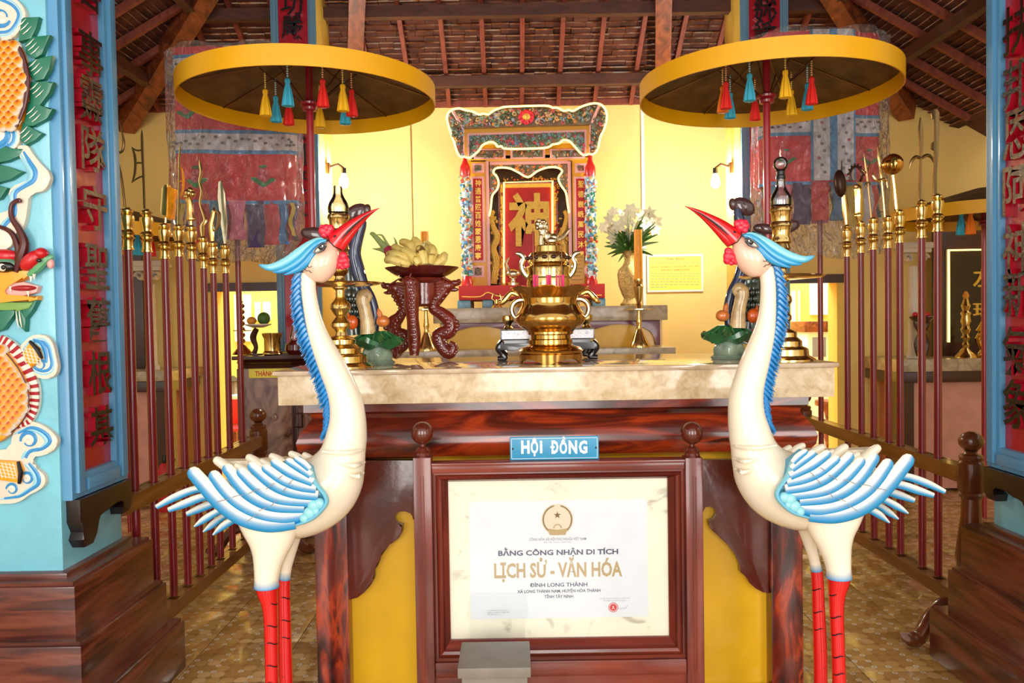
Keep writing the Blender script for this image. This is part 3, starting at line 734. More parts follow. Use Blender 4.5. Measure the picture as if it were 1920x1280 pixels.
hd.c = cols['k']; hd.ball(fp(73, 488, 0.058), 0.009, 0.006, 0.007)
hd.c = rgb(100, 170, 120); hd.tube([fp(54, 516, 0.024), fp(70, 502, 0.03), fp(88, 484, 0.028), fp(100, 480, 0.02)], [0.008, 0.016, 0.014, 0.006], seg=8)
hd.c = cols['pk']; hd.ball(fp(95, 494, 0.022), 0.012, 0.012, 0.018)
hd.c = cols['r']; hd.ball(fp(5, 480, 0.02), 0.06, 0.024, 0.024)
hd.c = rgb(90, 140, 110); hd.ball(fp(6, 496, 0.026), 0.052, 0.02, 0.026)
hd.c = cols['k']; hd.ball(fp(8, 500, 0.034), 0.038, 0.018, 0.02)
hd.c = cols['w']; hd.ball(fp(5, 501, 0.044), 0.016, 0.012, 0.014); hd.c = cols['k']; hd.ball(fp(6, 501, 0.054), 0.008, 0.005, 0.008)
hd.c = cols['br']
q = cr([(30, 510, 4), (40, 480, 9), (46, 455, 8), (36, 430, 6), (24, 412, 5), (20, 395, 4), (24, 381, 4), (36, 375, 4), (38, 380, 2)], 4)
hd.tube([fp(x, y, 0.03) for x, y, _ in q], [w * YF / F for _, _, w in q], seg=8)
q = cr([(34, 490, 6), (34, 465, 6), (24, 440, 5), (8, 428, 4), (-20, 420, 3)], 4); hd.tube([fp(x, y, 0.024) for x, y, _ in q], [w * YF / F for _, _, w in q], seg=8)
hd.c = cols['g']
for fi in ([(0, 563), (30, 566), (26, 590), (6, 618), (-20, 626)], [(26, 580), (38, 578), (48, 600), (46, 622), (36, 612), (30, 600)], [(52, 566), (70, 562), (60, 582), (46, 600), (40, 582)]): hd.plate([fp(x, y, 0.026) for x, y in fi], 0.026, 0.006)
hd.c = rgb(120, 160, 70); hd.plate([fp(x, y, 0.03) for x, y in [(-20, 566), (54, 567), (62, 566), (54, 578), (30, 584), (10, 578), (-20, 585)]], 0.03, 0.006)
hd.c = cols['w']
for tx in (30, 36): hd.tube([fp(tx, 582, 0.028), fp(tx + 2, 600, 0.03), fp(tx + 5, 614, 0.028)], [0.001, 0.003, 0.001], seg=5)
hd.obj('dragon_head', 'paint_v', colL, 'orange dragon head with red nose')

# ================================================================== FRONT ALTAR TABLE
YT = 2.70                       # front edge of the top
tx0, tx1, _, ztop = rect(509, 1575, 688, 698, YT)
ztop = PZ(1042, 687.5, YT); zsl = PZ(1042, 697, YT); zap = PZ(1042, 752, YT + 0.02)
YB = 3.55
table = thing('altar_table', 'large altar table with marble top and painted red wood grain front', 'altar table', ((tx0 + tx1) / 2, 3.1, 0))
b = B(); b.box(tx0, tx1, YT, YB, zsl, ztop, 0.008); b.obj('marble_top', 'marble_top', table)
ax0, ax1 = PX(521, 730, YT + 0.02), PX(1565, 720, YT + 0.02)
b = B(); b.box(ax0, ax1, YT + 0.02, YB - 0.02, zap, zsl - 0.0005, 0.002); b.obj('marble_apron', 'marble_tan', table)
YFz = 2.80
bx0, bx1 = PX(582, 800, YFz), PX(1503, 790, YFz)
# ogee frieze
def pz(y): return PZ(1042, y, YFz)
prof = [(YFz - 0.02, zap - 0.001), (YFz - 0.02, pz(765)), (YFz + 0.0, pz(770)), (YFz + 0.005, pz(778)), (YFz - 0.012, pz(790)), (YFz - 0.034, pz(805)), (YFz - 0.045, pz(820)), (YFz - 0.04, pz(836)), (YFz - 0.02, pz(850)), (YFz + 0.02, pz(856)), (YB - 0.08, pz(856)), (YB - 0.08, zap - 0.001)]
b = B(); b.prof_x(prof, bx0, bx1)
for v in b.bm.verts:        # the ends swell and draw in like the front
    k = (YFz - v.co.y) * 0.9
    if v.co.y < YFz + 0.03: v.co.x += (k if v.co.x > 0.2 else -k)
b.obj('frieze', 'painted_grain', table)
zpt = pz(856) - 0.0005
for x0, x1, yy in ((590, 652, 1050), (1446, 1506, 1050)):
    for ya, yb_ in ((YFz, YFz + 0.12), (YB - 0.2, YB - 0.08)):
        b = B(); b.box(PX(x0, yy, YFz), PX(x1, yy, YFz), ya, yb_, 0, zpt, 0.006); b.obj('leg', 'painted_grain_post', table)
px0, px1 = PX(650, 1050, YFz), PX(1448, 1050, YFz)
b = B(); b.box(px0, px1, YFz + 0.06, YFz + 0.08, 0.02, zpt); b.obj('front_panel', 'yellow_panel', table)
for xx in (bx0 + 0.06, bx1 - 0.08):
    b = B(); b.box(xx, xx + 0.02, YFz + 0.12, YB - 0.2, 0.02, zpt); b.obj('side_panel', 'painted_grain_post', table)
def z8(l): return [(580 + x / 2.0, 640 + y / 2.0) for x, y in l]
brL = z8([(140, 445), (400, 445), (400, 672), (388, 668), (384, 640), (360, 630), (335, 632), (318, 645), (316, 668), (330, 685), (350, 690), (350, 712), (336, 738), (312, 756), (290, 765), (275, 798), (262, 812), (256, 842), (240, 862), (244, 890), (232, 912), (205, 942), (180, 962), (150, 970), (140, 970)])
brR = z8([(1724, 445), (1724, 945), (1700, 940), (1672, 925), (1650, 905), (1638, 880), (1618, 866), (1616, 838), (1600, 800), (1570, 762), (1540, 735), (1530, 722), (1508, 706), (1500, 690), (1500, 676), (1518, 668), (1528, 650), (1524, 628), (1505, 616), (1484, 620), (1474, 640), (1470, 672), (1470, 445)])
for l in (brL, brR):
    b = B(); b.plate([P(x, max(y, 855), YFz + 0.02) for x, y in l], 0.035, 0.006); b.obj('bracket', 'bracket_wood', table)
for xx in ((px0 + px1) / 2 - 0.12, (px0 + px1) / 2 + 0.1):
    b = B(); b.box(xx, xx + 0.03, YFz + 0.02, YFz + 0.058, 0.02, zpt); b.obj('stile', 'bracket_wood', table)
b = B(); b.box(px0, px1, YFz + 0.02, YFz + 0.058, 0.03, 0.12, 0.005); b.obj('bottom_rail', 'painted_grain', table)

# ================================================================== NOTICE STAND
YN = 2.58
stand = thing('notice_stand', 'dark wooden notice stand with ball finials framing the certificate', 'notice stand', (PX(1046, 1000, YN), YN, 0))
posts = []
for cx, w in ((796.5, 34), (1299.5, 32)):
    x0, x1 = PX(cx - w / 2, 1050, YN), PX(cx + w / 2, 1050, YN); xm = (x0 + x1) / 2
    zt = PZ(cx, 855, YN); s = YN / F
    b = B(); b.box(x0, x1, YN - 0.03, YN + 0.03, 0.05, zt, 0.004)
    b.box(xm - 0.006, xm - 0.003, YN - 0.033, YN - 0.029, 0.3, zt - 0.06); b.box(xm + 0.003, xm + 0.006, YN - 0.033, YN - 0.029, 0.3, zt - 0.06)
    p = b.obj('post', 'board_wood', stand)
    b = B(); b.lathe(xm, YN, [(r * s, zt + (855 - y) * s) for r, y in ((14, 856), (15, 852), (13, 848), (15, 844), (11, 839), (5, 836), (5, 832))], 20)
    b.ball((xm, YN, zt + (855 - 811) * s), 21.5 * s, u=24, w=16); b.obj('ball_finial', 'ball_wood', p)
    b = B(); b.prof_x([(YN - 0.22, 0), (YN - 0.22, 0.03), (YN - 0.1, 0.06), (YN - 0.03, 0.12), (YN + 0.03, 0.12), (YN + 0.1, 0.06), (YN + 0.17, 0.03), (YN + 0.17, 0)], x0, x1); b.obj('foot', 'board_wood', stand)
    posts.append((x0, x1))
ix0, ix1 = posts[0][1], posts[1][0]
def zz(y): return PZ(1046, y, YN)
b = B(); b.box(ix0, ix1, YN - 0.022, YN + 0.022, zz(881), zz(866), 0.004); b.box(ix0, ix1, YN - 0.03, YN + 0.028, zz(868), zz(862), 0.003); b.obj('top_rail', 'board_wood_h', stand)
b = B(); b.box(ix0, ix1, YN - 0.022, YN + 0.022, zz(1262), zz(1234), 0.004); b.obj('lower_rail', 'board_wood_h', stand)
b = B(); b.box(ix0, ix1, YN - 0.012, YN + 0.012, zz(1330), zz(1262)); b.obj('lower_panel', 'board_wood_h', stand)
b = B(); b.box(ix0, ix1, YN - 0.022, YN + 0.022, zz(1372), zz(1330), 0.004); b.obj('bottom_rail', 'board_wood_h', stand)
# mitred picture frame, stepped moulding
oz0, oz1 = zz(1234), zz(881)
ox0, ox1 = ix0, ix1
jx0, jx1, jz0, jz1 = rect(843, 1252, 898, 1193, YN)
def mitre(out, inn, side, steps, name, mat):
    """one side of a frame between rectangles out and inn; steps = [(t, proud)]"""
    def R_(t): return [out[i] * (1 - t) + inn[i] * t for i in range(4)]
    b = B(); rows = []
    for t, d in steps:
        x0, x1, z0, z1 = R_(t); c = {'l': ((x0, z0), (x0, z1)), 'r': ((x1, z0), (x1, z1)), 't': ((x0, z1), (x1, z1)), 'b': ((x0, z0), (x1, z0))}[side]
        rows.append([b.v((c[0][0], YN - d, c[0][1])), b.v((c[1][0], YN - d, c[1][1]))])
    rows.append([b.v((rows[-1][k].co.x, YN + 0.012, rows[-1][k].co.z)) for k in (0, 1)]); rows.append([b.v((rows[0][k].co.x, YN + 0.012, rows[0][k].co.z)) for k in (0, 1)])
    n = len(rows)
    for i in range(n): b.f([rows[i][0], rows[i][1], rows[(i + 1) % n][1], rows[(i + 1) % n][0]])
    for k in (0, 1): b.f([r[k] for r in rows])
    b.obj(name, mat, stand)
steps = [(0, 0.006), (0.02, 0.014), (0.22, 0.016), (0.24, 0.024), (0.36, 0.036), (0.48, 0.040), (0.60, 0.036), (0.66, 0.026), (0.72, 0.028), (0.82, 0.022), (0.95, 0.012), (1.0, 0.010)]
for sd, m in (('l', 'board_wood'), ('r', 'board_wood'), ('t', 'board_wood_h'), ('b', 'board_wood_h')):
    mitre((ox0, ox1, oz0, oz1), (jx0, jx1, jz0, jz1), sd, steps, 'frame_side', m)
b = B(); b.box(jx0 - 0.01, jx1 + 0.01, YN - 0.004, YN + 0.006, jz0 - 0.01, jz1 + 0.01); b.obj('mount_board', 'mat_cream', stand)
# certificate
cx0, cx1, cz0, cz1 = rect(881, 1214, 937, 1157, YN)
yc = YN - 0.0045
cert = thing('certificate', 'pale printed heritage certificate mounted in the notice stand', 'certificate', ((cx0 + cx1) / 2, yc, cz0))
b = B(); b.box(cx0, cx1, yc - 0.0008, yc, cz0, cz1); b.obj('sheet', 'paper', cert)
yt = yc - 0.0012
def cfit(x0, x1, y0, y1): # from the 4.655x crop (860, 925)
    k = 4.655; return rect(860 + x0 / k, 860 + x1 / k, 925 + y0 / k, 925 + y1 / k, YN)
for s, fit, m, bd in (('CỘNG HÒA XÃ HỘI CHỦ NGHĨA VIỆT NAM', cfit(615, 1112, 374, 410), 'print_grey', 0.012),
                      ('ĐỘC LẬP - TỰ DO - HẠNH PHÚC', cfit(745, 985, 411, 428), 'print_grey', 0.0),
                      ('BẰNG CÔNG NHẬN DI TÍCH', cfit(345, 1390, 460, 545), 'print_navy', 0.032),
                      ('LỊCH SỬ - VĂN HÓA', cfit(310, 1425, 552, 762), 'print_gold', 0.03),
                      ('ĐÌNH LONG THÀNH', cfit(622, 1122, 765, 808), 'print_navy', 0.02),
                      ('XÃ LONG THÀNH NAM, HUYỆN HÒA THÀNH', cfit(512, 1235, 822, 866), 'print_navy', 0.02),
                      ('TỈNH TÂY NINH', cfit(748, 998, 870, 906), 'print_navy', 0.02),
                      ('HÀ NỘI, NGÀY 27 THÁNG 12 NĂM 1999', cfit(1228, 1492, 902, 916), 'print_grey', 0.0),
                      ('BỘ TRƯỞNG BỘ VĂN HÓA THÔNG TIN', cfit(1262, 1460, 921, 936), 'print_grey', 0.0),
                      ('QUYẾT ĐỊNH SỐ CÔNG NHẬN', cfit(252, 424, 1006, 1020), 'print_grey', 0.0), ('NGÀY 27 THÁNG 12 NĂM 1999', cfit(252, 437, 1023, 1037), 'print_grey', 0.0), ('SỐ ĐĂNG KÝ', cfit(252, 375, 1041, 1053), 'print_grey', 0.0)):
    b = B(); text_into(b, s, fit, yt, 0.0, bold=bd); b.obj('print_line', m, cert)
def disc(b, x, z, r, y, n=28, r0=0.0, a0=0, a1=2 * math.pi):
    if r0 <= 0: b.f([b.v((x + r * math.cos(2 * math.pi * k / n), y, z + r * math.sin(2 * math.pi * k / n))) for k in range(n)])
    else:
        for k in range(n):
            t0 = a0 + (a1 - a0) * k / n; t1 = a0 + (a1 - a0) * (k + 1) / n
            b.f([b.v((x + q * math.cos(t), y, z + q * math.sin(t))) for q, t in ((r, t0), (r, t1), (r0, t1), (r0, t0))])
def star(b, x, z, r, y):
    b.f([b.v((x + (r if k % 2 == 0 else r * 0.4) * math.sin(math.pi * k / 5), y, z + (r if k % 2 == 0 else r * 0.4) * math.cos(math.pi * k / 5))) for k in range(10)])
ex0, ex1, ez0, ez1 = cfit(722, 1000, 85, 358); exm = (ex0 + ex1) / 2; er = (ex1 - ex0) / 2
b = B(); disc(b, exm, ez1 - er, er, yt, 32); b.obj('emblem_disc', 'print_pale', cert)
b = B()
for k in range(20):     # ears of rice round the rim
    for sg in (-1, 1):
        a = -1.1 + k * 0.125
        p = Vector((exm + sg * er * 0.88 * math.cos(a), yt - 0.0003, ez1 - er + er * 0.88 * math.sin(a)))
        d = Vector((-sg * math.sin(a), 0, math.cos(a))); nn = Vector((math.cos(a) * sg, 0, math.sin(a)))
        b.f([b.v(p - d * er * 0.09), b.v(p + nn * er * 0.09), b.v(p + d * er * 0.12), b.v(p - nn * er * 0.06)])
b.obj('emblem_wreath', 'print_gold', cert)
b = B(); star(b, exm, ez1 - er * 0.72, er * 0.24, yt - 0.0004); b.obj('emblem_star', 'print_dark', cert)
b = B(); disc(b, exm, ez1 - er * 1.55, er * 0.28, yt - 0.0004, 16, er * 0.2, 0, math.pi)
b.f([b.v((x, yt - 0.0005, z)) for x, z in ((exm - er * 0.5, ez0), (exm + er * 0.5, ez0), (exm + er * 0.62, ez0 + er * 0.42), (exm, ez0 + er * 0.34), (exm - er * 0.62, ez0 + er * 0.42))])
b.obj('emblem_ribbon', 'print_gold', cert)
sx0, sx1, sz0, sz1 = cfit(1305, 1390, 945, 1030); r_ = (sx1 - sx0) / 2
b = B(); disc(b, sx0 + r_, sz0 + r_, r_, yt, 24, r_ * 0.86); disc(b, sx0 + r_, sz0 + r_, r_ * 0.72, yt, 24); b.obj('red_seal', 'print_red', cert)
b = B(); star(b, sx0 + r_, sz0 + r_ * 1.15, r_ * 0.26, yt - 0.0003); disc(b, sx0 + r_, sz0 + r_ * 0.62, r_ * 0.3, yt - 0.0003, 14, r_ * 0.2, 0, math.pi); b.obj('seal_star', 'paper', cert)
b = B(); l = [cfit(x, x + 1, y, y + 1) for x, y in ((1392, 1000), (1410, 996), (1418, 1002), (1430, 984), (1436, 998), (1446, 990), (1456, 1000), (1462, 980), (1475, 968))]; b.tube([(q[0], yt - 0.0003, q[2]) for q in l], 0.0004, seg=4); b.obj('signature', 'print_grey', cert)
# glass in front of the mount
b = B(); b.box(jx0 - 0.002, jx1 + 0.002, YN - 0.0105, YN - 0.0085, jz0 - 0.002, jz1 + 0.002); b.obj('glass_pane', 'pane_glass', stand)

# ---- blue plate on the stand
sx0, sx1, sz0, sz1 = rect(956, 1122, 817, 860, YN + 0.01)
sz0 = zz(862) + 0.001
pl = thing('name_plate', 'blue enamel plate with white capitals above the certificate', 'sign', ((sx0 + sx1) / 2, YN, sz0))
b = B(); b.box(sx0, sx1, YN - 0.004, YN + 0.004, sz0, sz1, 0.003); b.obj('plate', 'sign_blue', pl)
b = B(); w = 0.0012; m_ = 0.005
for q in ((sx0 + m_, sx1 - m_, sz0 + m_, sz0 + m_ + w), (sx0 + m_, sx1 - m_, sz1 - m_ - w, sz1 - m_), (sx0 + m_, sx0 + m_ + w, sz0 + m_, sz1 - m_), (sx1 - m_ - w, sx1 - m_, sz0 + m_, sz1 - m_)): b.box(q[0], q[1], YN - 0.0048, YN - 0.004, q[2], q[3])
b.obj('border_line', 'white', pl)
for s, x0, x1, y0, y1, bd in (('H', 977, 993, 825, 850, 0.045), ('Ộ', 995, 1009, 820, 855, 0.04), ('i', 1012, 1017, 825, 849, 0.04), ('D', 1034, 1047, 825, 850, 0.045), ('Ồ', 1049, 1063, 818, 850, 0.04), ('N', 1066, 1082, 825, 850, 0.045), ('G', 1085, 1101, 825, 850, 0.04)):
    b = B(); f_ = rect(x0, x1, y0, y1, YN); text_into(b, s, f_, YN - 0.004, 0.0008, bold=bd)
    if s == 'D': f_ = rect(1031.5, 1040, 836, 839, YN); b.box(f_[0], f_[1], YN - 0.0049, YN - 0.004, f_[2], f_[3])
    b.obj('letter', 'white', pl)
for xx in (sx0 + 0.009, sx1 - 0.009):
    b = B(); b.ball((xx, YN - 0.004, (sz0 + sz1) / 2), 0.0035, 0.002, 0.0035, 8, 6); b.obj('screw', 'black', pl)

# ---- grey block at the bottom of the frame
gx0, gx1, gz0, gz1 = rect(858, 996, 1252, 1300, 2.25)
t = thing('stone_block', 'grey stone block on the floor in front of the notice stand', 'block', ((gx0 + gx1) / 2, 2.3, 0))
b = B(); b.box(gx0 + 0.01, gx1 - 0.01, 2.27, 2.42, 0, gz1 - 0.03, 0.004); b.obj('body', 'grey_box', t)
b = B(); b.box(gx0, gx1, 2.25, 2.44, gz1 - 0.03, gz1, 0.004); b.obj('cap', 'grey_box', t)

# ================================================================== CRANES
YK = 2.42
kz = YK / F
def cp(px, py, d=0.0): return P(px, py, YK - d)
def pxt(b, pts, up=(0, 1, 0), n=5, d=0.0, seg=12, cf=None, depth=None, flat=None):
    """tube through (px, py, r_px[, depth_px[, offset_m]])"""
    q = cr([(p[0], p[1], p[2], p[3] if len(p) > 3 else p[2], p[4] if len(p) > 4 else d) for p in pts], n)
    b.tube([cp(x, y, o) for x, y, _, _, o in q], [r * kz for _, _, r, _, _ in q], [w * kz for _, _, _, w, _ in q], seg=seg, cf=cf)
CW, CB, CP = rgb(246, 234, 210), rgb(20, 136, 194), rgb(240, 190, 165)
LB = rgb(140, 208, 216); TB = rgb(60, 168, 206)
crane = thing('crane_statue', 'white and blue wooden crane statue facing right, left of the notice stand', 'statue', (PX(523, 1200, YK), YK, 0), 'pair of crane statues')
b = B()
# neck and body: one continuous tapering surface
pxt(b, [(578, 512, 14), (578, 540, 14), (582, 570, 14.5), (588, 600, 16), (597, 630, 19), (610, 660, 22.5), (624, 690, 26), (638, 722, 28), (648, 752, 31), (652, 785, 34), (650, 815, 38), (645, 842, 41, 40), (638, 866, 48, 50), (625, 892, 60, 62), (602, 918, 68, 72), (570, 935, 70, 76), (530, 942, 66, 74), (490, 940, 52, 64), (455, 930, 36, 44), (425, 915, 20, 28), (405, 905, 6, 10)], seg=28, n=4)
b.c = CW; bo = b.obj('body', 'crane_white', crane)
# thighs and legs
for nm, off, pts in (('near', 0.075, [(508, 940, 78, 30), (507, 965, 66, 34), (507, 992, 53, 34), (507, 1015, 42, 30), (505, 1037, 32, 26), (502, 1060, 25.5, 23), (500, 1085, 22, 22), (500, 1100, 23, 23)]),
                     ('far', -0.075, [(545, 960, 40, 28), (546, 990, 26, 24), (546, 1012, 17, 19), (542, 1040, 12, 14), (537, 1065, 10, 12), (534, 1085, 11, 13)])):
    b = B(); pxt(b, pts, up=(0, 1, 0), d=off, seg=20, cf=lambda t, a, s: mixc(CW, CB, max(0, (t - 0.84) / 0.16) ** 0.8)); b.obj('thigh', 'crane_paint', crane)
    e = pts[-1]
    if nm == 'near': lp = [(500, 1099, 20), (502, 1112, 18.5), (506, 1135, 14.5), (508, 1170, 12.5), (509, 1230, 12), (510, 1290, 12)]
    else: lp = [(534, 1084, 11), (533, 1110, 11.5), (534, 1160, 12), (535, 1230, 13), (537, 1290, 13)]
    b = B(); q = cr(lp, 4); pts3 = [cp(x, y, off) for x, y, _ in q]; rr = [r * kz for _, _, r in q]
    xe = pts3[-1].x; pts3 += [Vector((xe, YK - off, 0.10)), Vector((xe, YK - off, 0.02))]; rr += [0.021, 0.024]
    b.tube(pts3, rr, up=(0, 1, 0), seg=16); lg = b.obj('leg', 'leg_red', crane)
    # toes on the floor
    b = B()
    for a in (-35, 0, 35, 180):
        dx, dy = math.cos(R(a)), math.sin(R(a)); l = 0.06 if a == 180 else 0.11
        b.tube([(xe, YK - off, 0.03), (xe + dx * l * 0.5, YK - off + dy * l * 0.5, 0.026), (xe + dx * l, YK - off + dy * l, 0.008)], [0.018, 0.014, 0.006], up=(0, 0, 1), seg=8)
    b.obj('toes', 'leg_red', crane)
    y0 = 1118 if nm == 'far' else 1128
    for i in range(5):
        b = B(); y = y0 + i * 37 + (i % 2) * 5; r = (11.8 if nm == 'far' else 13.2) * kz
        cxp = cp(534.5 if nm == 'far' else 508.5, y, off)
        b.tube([cxp + Vector((r * 1.02 * math.sin(a), -r * 1.02 * math.cos(a), 0.004 * math.cos(3 * a))) for a in [R(g) for g in range(-20, 80, 12)]], [0.0006] + [0.0017] * 7 + [0.0006], up=(0, 0, 1), seg=5); b.obj('leg_mark', 'black', lg)
# breast folds
b = B()
for y, x0, x1 in ((842, 604, 689), (866, 640, 692), (886, 655, 690)):
    pxt(b, [(x0, y + 4, 2, 2, 0.075), ((x0 + x1) / 2, y + 7, 4, 4, 0.085), (x1 - 16, y + 3, 4, 4, 0.045), (x1 - 8, y, 2, 2, 0.02)], seg=8)
b.obj('breast_fold', 'crane_white', crane)
# wing feathers: long bands painted white to blue across their width
def zf(l): return [(280 + x / 2.559, 780 + y / 2.559) for x, y in l]
bands = [([(212, 272), (330, 400), (440, 482), (570, 516), (700, 508)], 39, (0.36, 0.66)), ([(310, 285), (400, 392), (520, 462), (640, 485), (745, 472)], 34, (0.36, 0.62)), ([(375, 252), (470, 365), (590, 425), (745, 440)], 33, (0.4, 0.7)),
         ([(440, 268), (530, 350), (630, 398), (790, 412)], 30, (0.45, 0.72)), ([(492, 240), (590, 322), (690, 365), (810, 382)], 29, (0.5, 0.78)), ([(558, 250), (640, 305), (720, 335), (800, 350)], 26, (0.55, 0.8)), ([(600, 222), (680, 272), (785, 318)], 25, (0.55,)),
         ([(668, 216), (725, 250), (775, 285)], 21, (0.6,)), ([(705, 205), (740, 228), (768, 255)], 17, ())]
def feather(b, l, w, depth, cf, round_ends=True, flat=0.55):
    pts = zf(l); n = len(pts); ww = w / 2.559
    q = cr([(x, y, ww * (0.92 if 0 < i < n - 1 else 0.75)) for i, (x, y) in enumerate(pts)], 6)
    (x0, y0, r0), (x1, y1, _) = q[0], q[1]; l_ = math.hypot(x1 - x0, y1 - y0); ux, uy = (x0 - x1) / l_, (y0 - y1) / l_
    q = [(x0 + ux * r0 * 0.85, y0 + uy * r0 * 0.85, r0 * 0.25), (x0 + ux * r0 * 0.6, y0 + uy * r0 * 0.6, r0 * 0.72)] + q
    b.tube([cp(x, y, depth) for x, y, _ in q], [r * kz for _, _, r in q], [r * kz * flat for _, _, r in q], seg=14, cf=cf)
def fcol(t, a, s):
    # a = +1 towards one edge of the feather, -1 the other
    k = (1 - a) / 2
    c = mixc(CW, CB, min(1, max(0, (k - 0.24) / 0.42)))
    return mixc(c, TB, 0.12)
wing = B(); wing.c = TB
wing.plate([cp(x, y, 0.120) for x, y in zf([(700, 205), (770, 255), (800, 320), (850, 400), (820, 455), (740, 510), (600, 530), (480, 500), (380, 420), (330, 350), (420, 300), (560, 250)])], 0.05, 0.01)
wing = wing.obj('wing', 'crane_paint', crane)
for i, (l, w, br_) in enumerate(bands):
    b = B(); feather(b, l, w * 1.12, 0.142 + 0.0025 * i, fcol, flat=0.36); fo = b.obj('feather', 'crane_paint', wing)
# shoulder rim
b = B(); b.c = TB; q = zf([(700, 200), (765, 250), (790, 310), (850, 395), (825, 450), (770, 495), (705, 520)])
pxt(b, [(x, y, 4.5 if i not in (0, 6) else 2.5, 6, 0.150) for i, (x, y) in enumerate(q)], seg=10, cf=lambda t, a, s: mixc(CB, LB, (a + 1) / 2)); b.obj('wing_rim', 'crane_paint', wing)
b = B(); b.c = LB
for x, y, r in ((790, 430, 9), (770, 465, 9), (815, 420, 8), (745, 490, 7), (800, 455, 6)):
    p = zf([(x, y)])[0]; b.ball(cp(p[0], p[1], 0.150), r * kz * 1.3, 0.012, r * kz * 1.3)
b.obj('wing_shoulder', 'crane_paint', wing)
# feather break lines
b = B()
for a0, a1 in (((325, 412), (380, 400)), ((400, 388), (450, 378)), ((470, 505), (520, 470)), ((525, 455), (560, 440)), ((560, 350), (600, 322)), ((475, 372), (530, 350)), ((620, 300), (640, 285)), ((585, 430), (610, 405)), ((640, 365), (660, 340)), ((670, 325), (690, 305))):
    p0, p1 = zf([a0, a1]); b = B(); b.tube([cp(p0[0], p0[1], 0.166), cp((p0[0] + p1[0]) / 2, (p0[1] + p1[1]) / 2 - 1, 0.174), cp(p1[0], p1[1], 0.170)], 0.0012, seg=5); b.obj('feather_line', 'print_grey', wing)
# far wing: plain white rounded feather tips
fw = B(); fw.c = CW
fw.plate([cp(x, y, -0.13) for x, y in zf([(330, 215), (470, 215), (600, 205), (790, 200), (800, 330), (700, 420), (480, 420), (380, 330)])], 0.045, 0.01)
fw = fw.obj('wing', 'crane_white', crane)
for l, w in (([(325, 212), (380, 250), (450, 310), (560, 370)], 30), ([(478, 198), (520, 225), (600, 290)], 26), ([(420, 235), (470, 265), (540, 320)], 20), ([(588, 192), (630, 215), (700, 270)], 24), ([(540, 215), (580, 240), (640, 290)], 18), ([(680, 180), (720, 200), (770, 250)], 22), ([(745, 185), (775, 205), (800, 240)], 20)):
    b = B(); feather(b, l, w, -0.105, None, flat=0.9); b.obj('feather', 'crane_white', fw)
# tail feathers
tails = [([(34, 436), (120, 390), (220, 352), (330, 345)], 18, 0), ([(92, 450), (170, 420), (250, 390), (360, 372)], 19, 0), ([(180, 470), (250, 440), (320, 415), (400, 400)], 19, 0), ([(215, 530), (260, 498), (320, 462), (400, 425)], 16, 1), ([(258, 555), (300, 522), (350, 485), (430, 450)], 16, 1), ([(305, 570), (350, 530), (400, 500), (470, 470)], 17, 1)]
for i, (l, w, pt) in enumerate(tails):
    b = B(); pts = zf(l); q = cr([(x, y, w / 2.559 * (0.25 if (j == 0 and pt) else (0.62 if j == 0 else 1))) for j, (x, y) in enumerate(pts)], 6)
    b.tube([cp(x, y, 0.075 - 0.02 * i * 0.5 + 0.03 * (i % 2)) for x, y, _ in q], [r * kz for _, _, r in q], [r * kz * 0.5 for _, _, r in q], seg=12,
           cf=lambda t, a, s: mixc(mixc(CW, CB, min(1, max(0, ((1 - a) / 2 - 0.26) / 0.4))), TB, 0.2)); b.obj('tail_feather', 'crane_paint', crane)
# mane
b = B(); b.c = CB
mc = cr([(565, 508), (563, 540), (564, 570), (570, 602), (578, 630), (588, 655), (598, 682), (608, 710), (616, 738), (619, 765), (618, 790), (612, 812)], 3)
pxt(b, [(x - 2, y, 6.5 if i < len(mc) - 4 else 3, 9) for i, (x, y) in enumerate(mc)], n=1, seg=10); mane = b.obj('mane', 'mane_blue', crane)
b = B()
for i in range(len(mc) - 1):
    x, y = mc[i]
    for k, off in enumerate((0.014, 0.0, -0.014)):
        s = 1.0 if i < 26 else 0.7
        b.tube([cp(x - 1, y - 6 + k * 3, off), cp(x - 9 * s, y + 3 + k * 3, off), cp(x - (16 + (i * 7 + k * 3) % 5) * s, y + 15 + k * 3, off * 0.8)], [5 * kz, 4 * kz, 0.6 * kz], [4 * kz, 3 * kz, 0.5 * kz], seg=6)
b.obj('mane_feathers', 'mane_blue', mane)
# head
def zh(x, y): return 480 + x / 6.737, 370 + y / 6.737
def hp(x, y, d=0.0): return cp(*zh(x, y), d)
hz = kz / 6.737
b = B()
q = cr([(1000, 560, 30, 30), (965, 610, 92, 88), (930, 660, 142, 125), (880, 740, 190, 165), (820, 830, 212, 185), (755, 910, 205, 170), (700, 965, 160, 130), (665, 1005, 95, 85), (645, 1030, 30, 30)], 5)
b.tube([hp(x, y) for x, y, _, _ in q], [r * hz for _, _, r, _ in q], [w * hz for _, _, _, w in q], seg=24, cf=lambda t, a, s: mixc(CP, CW, 0.15))
head = b.obj('head', 'crane_paint', crane)
